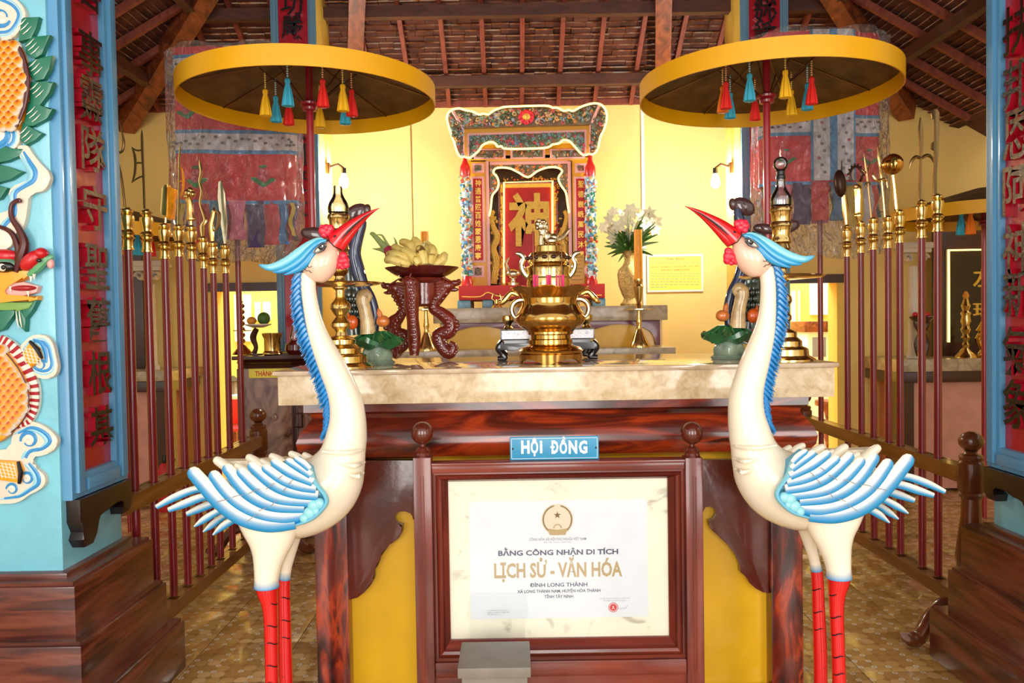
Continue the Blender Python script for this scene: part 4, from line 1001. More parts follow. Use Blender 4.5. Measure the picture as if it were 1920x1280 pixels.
# beak: upper and lower mandible
b = B(); q = cr([(985, 590, 130, 108), (1060, 505, 112, 98), (1150, 415, 92, 82), (1260, 322, 66, 60), (1380, 235, 40, 38), (1490, 168, 17, 18), (1562, 134, 4, 4)], 5)
b.tube([hp(x, y) for x, y, _, _ in q], [r * hz for _, _, r, _ in q], [w * hz for _, _, _, w in q], seg=20)
q = cr([(1045, 620, 84, 74), (1110, 555, 70, 66), (1195, 455, 54, 52), (1295, 345, 38, 36), (1400, 245, 22, 22), (1500, 172, 7, 7)], 5)
b.tube([hp(x, y, -0.0) for x, y, _, _ in q], [r * hz for _, _, r, _ in q], [w * hz for _, _, _, w in q], seg=16); beak = b.obj('beak', 'beak_red', crane)
b = B(); b.tube([hp(1080, 530, 0.034), hp(1160, 430, 0.030), hp(1260, 335, 0.0225), hp(1370, 245, 0.0145), hp(1470, 180, 0.007)], [0.001, 0.0035, 0.0028, 0.002, 0.0005], seg=6); b.ball(hp(995, 490, 0.0385), 0.0045, 0.003, 0.003, mat=Matrix.Rotation(R(-30), 3, 'Y')); b.obj('beak_line', 'black', beak)
b = B(); b.tube([hp(905, 490, 0.036), hp(930, 560, 0.046), hp(985, 620, 0.046), hp(1085, 665, 0.024)], 0.0014, seg=5); b.obj('beak_base_line', 'black', beak)
# comb and wattle
b = B()
for x, y, r in ((850, 420, 62), (890, 385, 52), (935, 395, 55), (905, 440, 58), (860, 470, 45), (840, 380, 40)): b.ball(hp(x, y, 0.012), r * hz, r * hz * 0.8, r * hz, 12, 8)
b.obj('comb', 'comb_red', crane)
b = B()
for x, y, r in ((1100, 740, 58), (1120, 800, 62), (1140, 850, 48), (1060, 850, 45), (1080, 800, 60), (1040, 880, 28), (1090, 880, 34)): b.ball(hp(x, y, 0.008), r * hz, r * hz * 0.8, r * hz, 12, 8)
b.obj('wattle', 'comb_red', crane)
# crest: three overlapping swept lobes
for i, (l, d, c0, c1) in enumerate((([(870, 545, 10), (800, 540, 38), (680, 610, 62), (560, 700, 72), (430, 790, 66), (300, 855, 58), (170, 885, 44), (70, 862, 22), (35, 845, 4)], 0.022, LB, TB),
                                   ([(890, 540, 10), (800, 570, 40), (700, 660, 58), (600, 770, 62), (490, 850, 56), (380, 905, 42), (280, 935, 26), (210, 942, 6)], 0.030, TB, CB),
                                   ([(880, 560, 6), (790, 620, 26), (715, 710, 42), (640, 810, 52), (560, 880, 46), (470, 930, 32), (390, 965, 16), (350, 975, 4)], 0.037, CB, mixc(CB, TB, 0.3)))):
    b = B(); q = cr(l, 5)
    b.tube([hp(x, y, d) for x, y, _ in q], [r * hz for _, _, r in q], [min(r, 45) * hz * 0.6 for _, _, r in q], seg=14, cf=lambda t, a, s: mixc(mixc(c1, c0, max(0, min(1, (1 - a) / 2))), CB, max(0, (t - 0.75) / 0.25)))
    b.obj('crest_lobe', 'crane_paint', crane)
    if i < 3:
        b = B(); q = cr(l, 5)
        b.tube([hp(x, y, -d) for x, y, _ in q], [r * hz for _, _, r in q], [min(r, 45) * hz * 0.6 for _, _, r in q], seg=12, cf=lambda t, a, s: c1); b.obj('crest_lobe', 'crane_paint', crane)
# painted eye and curls on the cheek
b = B(); b.c = rgb(244, 226, 200)
eyo = 0.056
b.ball(hp(790, 650, eyo - 0.006), 78 * hz, 0.006, 30 * hz, mat=Matrix.Rotation(R(-33), 3, 'Y')); b.c = (0.01, 0.008, 0.008, 1)
b.ball(hp(825, 628, eyo - 0.001), 42 * hz, 0.005, 36 * hz); b.c = (0.9, 0.88, 0.85, 1); b.ball(hp(840, 612, eyo + 0.004), 12 * hz, 0.003, 14 * hz, 8, 6); b.c = (0.01, 0.008, 0.008, 1)
for l in ([(725, 700), (760, 640), (820, 590), (880, 580), (885, 610)], [(725, 705), (790, 692), (850, 660), (885, 610)]): b.tube([hp(x, y, eyo) for x, y in l], [0.0012, 0.003, 0.0035, 0.003, 0.0015][:len(l)], seg=6)
b.obj('eye', 'crane_paint', head)
b = B()
for l in ([(650, 860), (665, 885), (695, 880), (700, 865)], [(610, 905), (640, 930), (670, 925), (690, 945), (705, 950)]): b.tube([hp(x, y, 0.055 - 0.00005 * (900 - y)) for x, y in l], 0.0012, seg=5)
b.obj('cheek_curl', 'black', head)
# mirrored partner
XM = PX(1037, 950, YK)
ZS0, ZS1 = PZ(1400, 800, YK), PZ(1400, 400, YK)
def lean_neck(o):
    if o.type == 'MESH':
        for v in o.data.vertices:
            if v.co.z > ZS0: v.co.x -= 34 * kz * ((v.co.z - ZS0) / (ZS1 - ZS0)) ** 1.2
    for k in kids(o): lean_neck(k)
c2 = copy_tree(crane, mirror=XM); lean_neck(c2)
c2.location.x = 2 * XM - crane.location.x
# mirrored meshes keep world coordinates: re-hang them under the mirrored root
for k in kids(c2): k.matrix_parent_inverse = Matrix.Translation(-c2.location)
c2['label'] = 'white and blue wooden crane statue facing left, right of the notice stand'
c2.rotation_euler = (0, R(-1.3), 0)

# ================================================================== FENCES
def post_fence(x, y, ztop, parent, scale=1.0, fy=0.0):
    s = scale
    b = B(); z = ztop
    b.lathe(x, y, [(0.030 * s, z - 0.10), (0.044 * s, z - 0.105), (0.05 * s, z - 0.115), (0.046 * s, z - 0.13), (0.055 * s, z - 0.14), (0.055 * s, z - 0.26), (0.048 * s, z - 0.27), (0.056 * s, z - 0.28), (0.04 * s, z - 0.30), (0.042 * s, z - 0.38), (0.055 * s, z - 0.48), (0.064 * s, z - 0.56), (0.056 * s, z - 0.62), (0.05 * s, z - 0.64), (0.058 * s, z - 0.66), (0.058 * s, 0.10), (0.03, 0.08)][::-1], 24)
    p = b.obj('post', 'post_wood', parent)
    b = B(); b.lathe(x, y, [(0.030 * s, z - 0.10), (0.022 * s, z - 0.092), (0.03 * s, z - 0.086)], 20); b.ball((x, y, z - 0.045), 0.052 * s, 0.052 * s, 0.044 * s, 24, 14); b.obj('ball_finial', 'post_wood', p)
    for sg in (-1, 1):
        b = B(); q = cr([(0.03, 0.13, 0.03), (0.12, 0.17, 0.032), (0.19, 0.13, 0.03), (0.23, 0.07, 0.03), (0.26, 0.035, 0.034), (0.30, 0.034, 0.028), (0.315, 0.045, 0.012)], 4)
        b.tube([(x + sg * u * 1.08, y + fy * u, v) for u, v, _ in q], [r for _, _, r in q], 0.034, seg=10); b.obj('scroll_foot', 'post_wood', parent)
def fence(x, y0, y1, zt, label, ys, near_post=True):
    t = thing('weapon_rack', label, 'rack', (x, (y0 + y1) / 2, 0))
    if near_post: post_fence(x, y0, zt, t, fy=-0.3)
    post_fence(x, y1, zt, t)
    for nm, z0, z1 in (('top_rail', zt - 0.235, zt - 0.165), ('bottom_rail', 0.12, 0.18)):
        ya = y0 + 0.03 if near_post else (3.172 if nm == 'top_rail' else 3.36)
        yy = [ya] + sorted(ys) + [y1 - 0.03]
        b = B()
        for sg in (-1, 1): b.box(x + sg * 0.0225, x + sg * 0.037, ya, y1 - 0.03, z0, z1)
        for i in range(len(yy) - 1):     # the bar between two bored holes
            b.box(x - 0.0225, x + 0.0225, yy[i] + (0.0225 if i else 0), yy[i + 1] - (0.0225 if i < len(yy) - 2 else 0), z0 + 0.001, z1 - 0.001)
        b.obj(nm, 'rail_wood', t)
    return t
XFL, XFR = -1.60, 2.03
ZF_ = PZ(1824, 808, 3.52)
def line_y(cx, yb, X):
    d = CM @ Vector(((cx - 960) / F, -(yb - 640) / F, -1.0)); return X / d.x * d.y
YBL, YBR = line_y(447, 520, XFL), line_y(1538, 520, XFR)       # the two banner poles
fence(XFL, 3.40, 4.98, ZF_, 'low wooden rack with ball posts holding the left row of staffs', [line_y(c, y, XFL) for c, y in ((240, 467), (276, 471), (309, 484), (336, 480), (360, 484), (382, 502), (400, 511), (423, 511))] + [YBL], False)
fence(XFR, 3.52, 5.55, ZF_, 'low wooden rack with ball posts holding the right row of staffs', [line_y(c, y, XFR) for c, y in ((1588, 480), (1614, 473), (1637, 467), (1665, 464), (1687, 454), (1728, 445), (1758, 433))] + [YBR])

# ================================================================== CEREMONIAL STAFFS
def staff(cx, yt, yb, side, label, head):
    X = XFL if side == 'l' else XFR
    # depth from the rack line the staff stands in
    d = CM @ Vector(((cx - 960) / F, -(yb - 640) / F, -1.0)); Y = X / d.x * d.y
    s = Y / F
    pb = P(cx, yb, Y); x = pb.x; zb_ = pb.z; zt = PZ(cx, yt, Y)
    t = thing('ceremonial_staff', label, 'staff', (x, Y, 0.19), ('left' if side == 'l' else 'right') + ' row of ceremonial staffs')
    b = B(); b.lathe(x, Y, [(0.018, 0.19), (0.0185, 0.5), (0.017, zb_ + 0.01)], 12); b.obj('shaft', 'pole_maroon', t)
    h = zt - zb_; pr = [(0.017, -0.02), (0.024, -0.02), (0.024, 0.03), (0.021, 0.04), (0.019, 0.20), (0.022, 0.24), (0.029, 0.27), (0.022, 0.31), (0.022, 0.33), (0.029, 0.37), (0.03, 0.40), (0.021, 0.45), (0.019, 0.48), (0.022, 0.55), (0.029, 0.72), (0.028, 0.80), (0.018, 0.85), (0.025, 0.89), (0.026, 0.93), (0.014, 0.97), (0.012, 1.0)]
    b = B(); b.lathe(x, Y, [(r, zb_ + f * h) for r, f in pr], 18); b.obj('collar', 'brass', t)
    head(t, Y)
    return t
def q3(l, Y): return [P(a, c, Y) for a, c in l]
def htube(t, Y, l, m, n=4, name='head', flat=1.0, nm=None):
    b = B(); q = cr(l, n); b.tube([P(x, y, Y) for x, y, _ in q], [r * Y / F for _, _, r in q], [r * Y / F * flat for _, _, r in q], seg=8); return b.obj(name, m, t)
def hplate(t, Y, l, m, th=0.012, name='blade', bev=0.002):
    b = B(); b.plate([P(x, y, Y - th / 2) for x, y in l], th, bev); return b.obj(name, m, t)
def h1(t, Y):
    htube(t, Y, [(235, 392, 2.6), (228, 335, 2.4), (220, 296, 2.4), (217, 240, 2), (214, 205, .6)], 'steel', name='tine')
    htube(t, Y, [(219, 286, 2), (228, 284, 2.6), (232, 270, 3), (229, 250, 1.6), (224, 226, .6)], 'steel', name='tine')
    htube(t, Y, [(219, 286, 2), (210, 288, 2.6), (203, 274, 3), (203, 254, 1.6), (206, 230, .6)], 'steel', name='tine')
def h2(t, Y):
    htube(t, Y, [(271, 396, 2.4), (269, 330, 2.6), (267, 285, 2.8), (266, 255, 2.4), (266, 243, .6)], 'steel', name='spear', flat=.5)
    htube(t, Y, [(247, 275, .8), (252, 290, 2.6), (254, 308, 2.8), (252, 328, 2.6), (247, 343, .8)], 'steel', name='crescent', flat=.5)
    for l in ([(248, 278, 1.6), (257, 282, 1.6), (267, 281, 1.6)], [(253, 307, 1.6), (260, 305, 1.6), (268, 306, 1.6)], [(249, 340, 1.6), (258, 334, 1.6), (268, 330, 1.6)]): htube(t, Y, l, 'steel', name='cross_bar', flat=.5)
def h3(t, Y):
    htube(t, Y, [(310, 420, 2.4), (311, 408, 2.4)], 'brass', name='neck')
    hplate(t, Y, [(303, 352), (308, 346), (314, 346), (312, 405), (302, 402), (300, 396)], 'brass', .04, 'edge_plate')
    hplate(t, Y, [(310, 347), (320, 351), (328, 354), (328, 362), (325, 375), (325, 388), (322, 410), (312, 409), (308, 404)], 'amber', .03, 'tablet', .004)
def h4(t, Y):
    htube(t, Y, [(334, 424, 2), (335, 370, 2), (336, 310, 2.2), (337, 285, 2), (338, 268, .5)], 'brass', name='spear', flat=.5)
    htube(t, Y, [(340, 312, .6), (343, 325, 2), (344, 340, 2.4), (343, 356, 2), (339, 370, .6)], 'amber', name='crescent', flat=.5)
    for y in (316, 340, 365): htube(t, Y, [(336, y, 1), (343, y, 1)], 'amber', name='cross_bar')
def h5(t, Y):
    htube(t, Y, [(358, 424, 3), (358, 414, 4), (358, 412, 8), (357, 400, 6.5), (356, 380, 6), (352, 372, 6)], 'brass', name='forearm')
    b = B()
    for x, y, r in ((353, 362, 8), (361, 364, 6), (349, 368, 5), (357, 357, 6)): b.ball(P(x, y, Y), r * Y / F, u=10, w=7)
    b.obj('fist', 'brass', t)
def h6(t, Y):
    htube(t, Y, [(380, 446, 2.4), (379, 425, 5), (384, 412, 3), (378, 392, 2.6), (375, 378, 2.4), (378, 358, 2.4), (374, 340, 2.4), (377, 322, 2.8), (375, 308, 2.6), (374, 299, .6)], 'brass', name='wavy_blade', flat=.5)
    htube(t, Y, [(380, 425, 2), (386, 415, 3), (384, 405, 1)], 'brass', name='guard')
def h7(t, Y):
    htube(t, Y, [(398, 456, 3), (397, 440, 4.5), (396, 422, 5), (399, 408, 4.5), (401, 396, 4), (402, 388, 1)], 'brass', name='hand')
    htube(t, Y, [(404, 396, 1.5), (410, 400, 4), (409, 420, 4), (403, 434, 1.5)], 'steel', name='brush', flat=.5)
def h8(t, Y):
    hplate(t, Y, [(420, 460), (414, 420), (408, 370), (409, 340), (415, 338), (422, 362), (426, 420), (424, 460)], 'brass_pale', .012, 'feather_blade')
LW = [(240, 389, 467, h1, 'staff with an iron trident head, nearest the dragon column'), (276, 392, 471, h2, 'staff with an open crescent halberd, second from the dragon column'), (309, 418, 484, h3, 'staff topped by an amber tablet'), (336, 421, 480, h4, 'staff with a slim gold spear beside the amber tablet'),
      (360, 422, 484, h5, 'staff topped by a brass fist beside the left banner'), (382, 443, 502, h6, 'staff with a wavy brass blade'), (400, 452, 511, h7, 'staff topped by a small brass hand holding a brush'), (423, 457, 511, h8, 'staff with a pale feather blade behind the plastic wrap')]
for cx, yt_, yb_, hd_, lb in LW: staff(cx, yt_, yb_, 'l', lb, hd_)
def g1(t, Y):
    htube(t, Y, [(1587, 424, 3), (1585, 400, 5), (1582, 366, 4.5)], 'brass', name='neck')
    b = B(); b.ball(P(1575, 344, Y), 11 * Y / F, 11 * Y / F, 26 * Y / F, 16, 10, mat=Matrix.Rotation(R(-6), 3, 'Y')); b.obj('dark_disc', 'dark_metal', t)
    htube(t, Y, [(1578, 325, 2), (1578, 300, .6)], 'dark_metal', name='spike')
def g2(t, Y):
    htube(t, Y, [(1611, 416, 3), (1610, 404, 8), (1610, 401, 6), (1610, 380, 6.5), (1610, 368, 7), (1608, 352, 7), (1601, 348, 3)], 'brass', name='hand')
    b = B(); q = [(1605 + 11.5 * math.cos(a), 328 - 16 * math.sin(a)) for a in [R(g) for g in range(-50, 231, 20)]]; b.tube([P(x, y, Y) for x, y in q], 2.6 * Y / F, seg=8)
    for a in range(0, 200, 25): b.ball(P(1605 + 15 * math.cos(R(a)), 328 - 20 * math.sin(R(a)), Y), 2 * Y / F, u=6, w=5)
    b.obj('toothed_ring', 'dark_metal', t)
def g3(t, Y):
    htube(t, Y, [(1634, 410, 2), (1630, 370, 1.6), (1626, 330, 2.4), (1622, 300, 1.6), (1620, 288, .5)], 'steel', name='spear')
    htube(t, Y, [(1620, 356, .6), (1624, 346, 2), (1628, 342, 2.4), (1633, 346, .6)], 'steel', name='barb'); htube(t, Y, [(1616, 318, .6), (1624, 324, 2), (1630, 312, 1.6), (1632, 302, .6)], 'steel', name='barb')
def g4(t, Y):
    htube(t, Y, [(1659, 407, 2.2), (1656, 370, 2), (1652, 330, 2), (1648, 300, 2.4), (1645, 275, .6)], 'brass', name='spear')
    htube(t, Y, [(1638, 322, .8), (1637, 330, 2.4), (1645, 339, 3), (1654, 336, 3), (1661, 338, 2.6), (1664, 352, .8)], 'brass', name='hook')
def g5(t, Y):
    htube(t, Y, [(1681, 396, 3), (1680, 388, 4.6), (1677, 355, 4.2), (1674, 328, 4)], 'brass', name='neck')
    b = B(); c = P(1673, 308, Y); r = 19 * Y / F; b.lathe(c.x, c.y, [(r * math.sin(a), c.z - r * 1.02 * math.cos(a)) for a in [math.pi * k / 14 for k in range(15)]], 48, lobes=12, amp=0.035); b.obj('melon_ball', 'brass_dark', t)
def g6(t, Y):
    hplate(t, Y, [(1723, 376), (1724, 340), (1726, 300), (1725, 270), (1723, 240), (1727, 219), (1731, 240), (1731, 270), (1729, 300), (1729, 340), (1728, 376)], 'steel', .012, 'spear_blade')
    htube(t, Y, [(1705, 316, .6), (1709, 303, 3), (1717, 294, 3.2), (1727, 296, 3), (1738, 291, 3.2), (1747, 295, 3), (1752, 308, .6)], 'steel', name='cross_hook')
def g7(t, Y):
    hplate(t, Y, [(1751, 366), (1751, 330), (1753, 300), (1753, 282), (1747, 278), (1748, 268), (1753, 264), (1753, 222), (1748, 222), (1746, 212), (1751, 204), (1758, 204), (1762, 212), (1762, 240), (1760, 280), (1757, 320), (1757, 366)], 'steel', .012, 'hooked_blade')
RW = [(1588, 421, 480, g1, 'staff with a dark disc mace in front of the right banner'), (1614, 414, 473, g2, 'staff topped by a brass hand with a toothed ring'), (1637, 407, 467, g3, 'staff with a slim barbed spear'), (1665, 404, 464, g4, 'staff with a brass spear and curled hook'),
      (1687, 393, 454, g5, 'staff topped by a round brass melon'), (1728, 374, 445, g6, 'staff with a spear blade and cross hook'), (1758, 363, 433, g7, 'staff with a tall hooked blade, nearest the right column')]
for cx, yt_, yb_, hd_, lb in RW: staff(cx, yt_, yb_, 'r', lb, hd_)

# ================================================================== PARASOLS
def tassel(t, x, y, z, col, sc=1.0):
    """beaded cord and thread tassel hanging from (x, y, z)"""
    tc = {'Y': rgb(250, 190, 20), 'B': rgb(60, 175, 205), 'R': rgb(238, 36, 26), 'O': rgb(250, 130, 20)}[col]
    b = B(); b.c = tc
    zb = z - 0.085 * sc
    b.lathe(x, y, [(0.004, zb), (0.011 * sc, zb - 0.006), (0.012 * sc, zb - 0.018), (0.009 * sc, zb - 0.026), (0.016 * sc, zb - 0.055), (0.023 * sc, zb - 0.10), (0.026 * sc, zb - 0.125 * sc), (0.012 * sc, zb - 0.128 * sc)][::-1], 18, lobes=9, amp=0.10)
    o = b.obj('tassel', 'matte_v', t)
    b = B(); b.c = tc; b.tube([(x, y, z), (x, y, zb)], 0.0022, up=(1, 0, 0), seg=5)
    b.c = rgb(244, 226, 160) if col != 'B' else rgb(220, 235, 235)
    for k in range(7): b.lathe(x, y, [(0.002, z - 0.010 - k * 0.0105), (0.0055 * sc, z - 0.013 - k * 0.0105), (0.002, z - 0.0165 - k * 0.0105)], 8)
    b.obj('bead_cord', 'paint_v', o)
def parasol(label, x, y, zbot, r, tas, pole_z0=0.0, band=0.086, group=None, sc=1.0):
    t = thing('parasol', label, 'parasol', (x, y, pole_z0), group)
    zt = zbot + band
    b = B(); n = 64; w = 0.006      # yellow hoop
    rg = []
    for k in range(n):
        a = 2 * math.pi * k / n; c, s = math.cos(a), math.sin(a)
        rg.append([b.v((x + q * c, y + q * s, z)) for q, z in ((r, zbot), (r, zt), (r - w, zt), (r - w, zbot))])
    for k in range(n):
        for j in range(4): b.f([rg[k][j], rg[k][(j + 1) % 4], rg[(k + 1) % n][(j + 1) % 4], rg[(k + 1) % n][j]])
    b.obj('hoop', 'canopy_yellow', t)
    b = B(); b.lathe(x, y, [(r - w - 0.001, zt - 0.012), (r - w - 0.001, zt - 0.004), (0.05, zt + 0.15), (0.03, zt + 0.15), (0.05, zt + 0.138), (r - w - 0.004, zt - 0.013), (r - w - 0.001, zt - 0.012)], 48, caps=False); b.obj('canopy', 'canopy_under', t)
    b = B(); b.lathe(x, y, [(0.017, pole_z0), (0.017, zt + 0.145)], 14); b.obj('pole', 'pole_red', t)
    zc = zbot + 0.005
    b = B(); b.lathe(x, y, [(0.018, zc - 0.035), (0.034, zc - 0.03), (0.036, zc - 0.018), (0.03, zc - 0.012), (0.044, zc - 0.006), (0.046, zc + 0.004), (0.03, zc + 0.012), (0.018, zc + 0.02)], 20); b.obj('runner', 'pole_red', t)
    for k in range(8):
        a = 2 * math.pi * (k + 0.35) / 8
        b = B(); b.bar((x + 0.03 * math.cos(a), y + 0.03 * math.sin(a), zt + 0.13), (x + (r - 0.01) * math.cos(a), y + (r - 0.01) * math.sin(a), zt - 0.016), 0.006, 0.005); b.obj('rib', 'steel', t)
        b = B(); b.bar((x + 0.035 * math.cos(a), y + 0.035 * math.sin(a), zc), (x + r * 0.38 * math.cos(a), y + r * 0.38 * math.sin(a), zt + 0.075), 0.005, 0.005); b.obj('stretcher', 'dark_wood', t)
    for a, c in tas:
        tassel(t, x + 0.2 * sc * math.sin(R(a)), y - 0.2 * sc * math.cos(R(a)), zt + 0.068, c, sc)
    return t
YP = 3.78
p1 = P(583, 300, YP); zb1 = PZ(583, 200, YP) + 0.0
zpar = H + 0.2705 * YP + 0.005
rpar = 0.156 * YP
parasol('yellow hoop parasol with hanging tassels on red pole, left', p1.x, YP, zpar, rpar, [(-14, 'B'), (31, 'R'), (62, 'Y'), (88, 'R'), (137, 'B'), (180, 'Y'), (-136, 'R'), (-114, 'B'), (-80, 'Y')], group='pair of large hoop parasols')
p2 = P(1438, 300, YP)
parasol('yellow hoop parasol with hanging tassels on red pole, right', p2.x, YP, zpar, rpar, [(-39, 'B'), (-82, 'R'), (-100, 'O'), (-140, 'B'), (178, 'R'), (6, 'Y'), (127, 'Y'), (65, 'R'), (95, 'B')], group='pair of large hoop parasols')
# smaller parasols over the side altars
pl_ = P(228, 440, 5.6); parasol('smaller yellow hoop parasol over the left side altar', pl_.x, 5.6, pl_.z - 0.06, 0.62, [(20, 'O'), (-20, 'B'), (50, 'B'), (75, 'R'), (-60, 'R')], group='pair of small hoop parasols', sc=1.2)
pr_ = P(1845, 400, 5.6); parasol('smaller yellow hoop parasol over the right side altar', pr_.x, 5.6, pr_.z - 0.06, 0.62, [(-20, 'R'), (-50, 'O'), (-65, 'B'), (20, 'B'), (-5, 'O')], group='pair of small hoop parasols', sc=1.2)

# ================================================================== WRAPPED DRUM BANNERS
def banner(label, X, Y, ztop, zhem, zfr, zbag, r, vertical):
    t = thing('drum_banner', label, 'banner', (X, Y, 0.19), 'pair of wrapped drum banners')
    b = B(); b.lathe(X, Y, [(0.017, 0.19), (0.017, zbag + 0.3)], 12); b.obj('pole', 'pole_maroon', t)
    n = 72; SQ = 0.42
    def ring(b, z, rr, wob=0.012, ph=0.0): return [b.v((X + (rr + wob * math.sin(9 * 2 * math.pi * k / n + ph)) * math.cos(2 * math.pi * k / n), Y + SQ * (rr + wob * math.sin(9 * 2 * math.pi * k / n + ph)) * math.sin(2 * math.pi * k / n), z + 0.012 * math.sin(2 * math.pi * k / n * 2 + 1))) for k in range(n)]
    def sleeve(b, z0, z1, rr, steps=4):
        rs = [ring(b, z0 + (z1 - z0) * i / steps, rr) for i in range(steps + 1)]
        for i in range(steps):
            for k in range(n): b.f([rs[i][k], rs[i][(k + 1) % n], rs[i + 1][(k + 1) % n], rs[i + 1][k]])
        return rs
    b = B(); rs = sleeve(b, zhem, ztop, r, 8); b.f(rs[-1])
    b.obj('drum_cloth', 'banner_red', t)
    hh = ztop - zhem
    bands = [(zhem, zhem + 0.02, 'banner_blue')]
    for f in (0.32, 0.80):
        z = zhem + hh * f
        bands += [(z, z + 0.022, 'banner_blue'), (z + 0.022, z + 0.115, 'banner_white'), (z + 0.115, z + 0.135, 'banner_blue')]
    for z0, z1, m in bands:
        b = B(); sleeve(b, z0, z1, r + 0.004, 1); b.obj('band', m, t)
    rnd = random.Random(5)
    if vertical:        # two broad vertical white strips with blue edging on the front
        for a0, a1, m, d in ((-0.30, 0.42, 'banner_blue', 0.008), (-0.26, 0.0, 'banner_white', 0.011), (0.12, 0.38, 'banner_white', 0.011)):
            b = B(); m_ = 8; rows = []
            for z in (zhem + 0.02, ztop):
                rows.append([])
                for i in range(m_ + 1):
                    a = -math.pi / 2 + a0 + (a1 - a0) * i / m_; k = a / (2 * math.pi) * n
                    rr = r + 0.004 + d + 0.012 * math.sin(9 * a)
                    rows[-1].append(b.v((X + rr * math.cos(a), Y + SQ * rr * math.sin(a) - 0.008 * (math.sin(a) < 0), z)))
            for i in range(m_): b.f([rows[0][i], rows[0][i + 1], rows[1][i + 1], rows[1][i]])
            b.obj('vertical_band', m, t)
    # embroidered flowers and sprigs
    def on(a, z, d=0.0): 
        rr = r + 0.012 * math.sin(9 * a) + d
        return Vector((X + rr * math.cos(a), Y + SQ * rr * math.sin(a) - 0.008 * (math.sin(a) < 0), z))
    spots = [(0.62, 0.14, 1.0), (-0.55, 0.14, 1.0), (0.50, 0.60, 1.0), (-0.75, 0.58, 0.9)] if not vertical else [(-0.75, 0.16, .8), (0.8, 0.15, .8), (-0.7, 0.62, .8)]
    for da, fz, s_ in spots:
        a = -math.pi / 2 + da; z = zhem + hh * fz + 0.03
        b = B()
        for k in range(9):
            b.c = rgb(226, 110, 130) if k % 2 else rgb(206, 70, 96); g = 2 * math.pi * k / 9
            b.ball(on(a + 0.07 * s_ * math.cos(g), z + 0.028 * s_ * math.sin(g), 0.004), 0.016 * s_, 0.004, 0.016 * s_, 8, 5)
        b.c = rgb(60, 150, 90)
        for k in range(9): b.ball(on(a + (k - 4) * 0.045 * s_, z - 0.055 * s_ + 0.008 * abs(k - 4) * s_, 0.004), 0.02 * s_, 0.004, 0.011 * s_, 8, 5)
        b.ball(on(a, z + 0.05 * s_, 0.004), 0.025 * s_, 0.004, 0.009 * s_, 8, 5)
        o = b.obj('embroidery', 'matte_v', t); o['kind'] = 'stuff'
    b = B(); b.c = rgb(120, 120, 130)
    for k in range(60):     # small printed sprigs on the white bands
        a = -math.pi + math.pi * k / 60; f = 0.32 if k % 2 else 0.80
        p = on(a, zhem + hh * f + 0.068 + 0.02 * math.sin(k * 1.7), 0.008); b.ball(p, 0.012, 0.002, 0.008, 6, 4)
    if vertical:
        for k in range(40):
            a = -math.pi / 2 + (-0.13 if k % 2 else 0.25) + 0.05 * math.sin(k * 2.1); b.c = rgb(190, 90, 110) if k % 5 == 0 else rgb(120, 125, 130)
            b.ball(on(a, zhem + 0.05 + hh * 0.92 * k / 40, 0.018), 0.012, 0.002, 0.010, 6, 4)
    o = b.obj('sprig_print', 'matte_v', t); o['kind'] = 'stuff'
    # hanging ribbons of many colours
    rc = [rgb(74, 50, 100), rgb(226, 190, 60), rgb(30, 130, 165), rgb(210, 50, 60), rgb(200, 196, 204), rgb(230, 120, 150), rgb(60, 130, 190), rgb(214, 40, 60)]
    nr = 20
    for k in range(nr):
        a = 2 * math.pi * (k + 0.5) / nr; b = B(); b.c = rc[(k * 3 + (1 if vertical else 0)) % len(rc)]
        wdt = 2 * math.pi * r / nr * 0.46; ta = Vector((-math.sin(a), SQ * math.cos(a), 0)); zl = zfr + rnd.uniform(-0.03, 0.05)
        rows = []
        for i in range(7):
            f = i / 6; c = Vector((X + (r - 0.012 + 0.012 * math.sin(i * 1.3 + k)) * math.cos(a), Y + SQ * (r - 0.012 + 0.012 * math.sin(i * 1.3 + k)) * math.sin(a), zhem + 0.01 + (zl - zhem) * f))
            w_ = wdt * (1 - 0.35 * math.sin(f * 3.1) ** 2 * (k % 3 == 0))
            nn = Vector((math.cos(a), math.sin(a), 0)) * 0.012
            rows.append([b.v(c - ta * w_ + nn * math.sin(k)), b.v(c + nn), b.v(c + ta * w_ - nn * math.cos(k))])
        for i in range(6):
            for j in range(2): b.f([rows[i][j], rows[i][j + 1], rows[i + 1][j + 1], rows[i + 1][j]])
        b.obj('ribbon', 'matte_v', t)
    # crumpled plastic cover
    b = B(); n2 = 90; m2 = 22; rs = []; rr_ = random.Random(3)
    for i in range(m2 + 1):
        f = i / m2; z = zbag + (ztop + 0.015 - zbag) * f
        base = r + 0.035 - 0.10 * max(0, (0.16 - f) / 0.16) ** 1.5 if not vertical else r + 0.055
        rs.append([])
        for k in range(n2):
            a = 2 * math.pi * k / n2
            wob = 0.010 * math.sin(7 * a + 3 * f) + 0.008 * math.sin(17 * a - 9 * f) + rr_.uniform(-0.005, 0.005)
            rs[-1].append(b.v((X + (base + wob) * math.cos(a), Y + (SQ * base + wob * 0.8 + 0.012) * math.sin(a), z + 0.012 * math.sin(5 * a))))
    for i in range(m2):
        for k in range(n2): b.f([rs[i][k], rs[i][(k + 1) % n2], rs[i + 1][(k + 1) % n2], rs[i + 1][k]])
    b.obj('plastic_cover', 'plastic_film', t)
    return t
banner('red drum banner with one white band in crumpled plastic, left rack', XFL, YBL, PZ(440, 100, YBL), PZ(470, 386, YBL), PZ(460, 462, YBL), PZ(460, 490, YBL), 0.345, False)
banner('red drum banner with crossed white bands in plastic, right rack', XFR, YBR, PZ(1550, 72, YBR), PZ(1540, 352, YBR), PZ(1540, 425, YBR), PZ(1540, 480, YBR), 0.385, True)

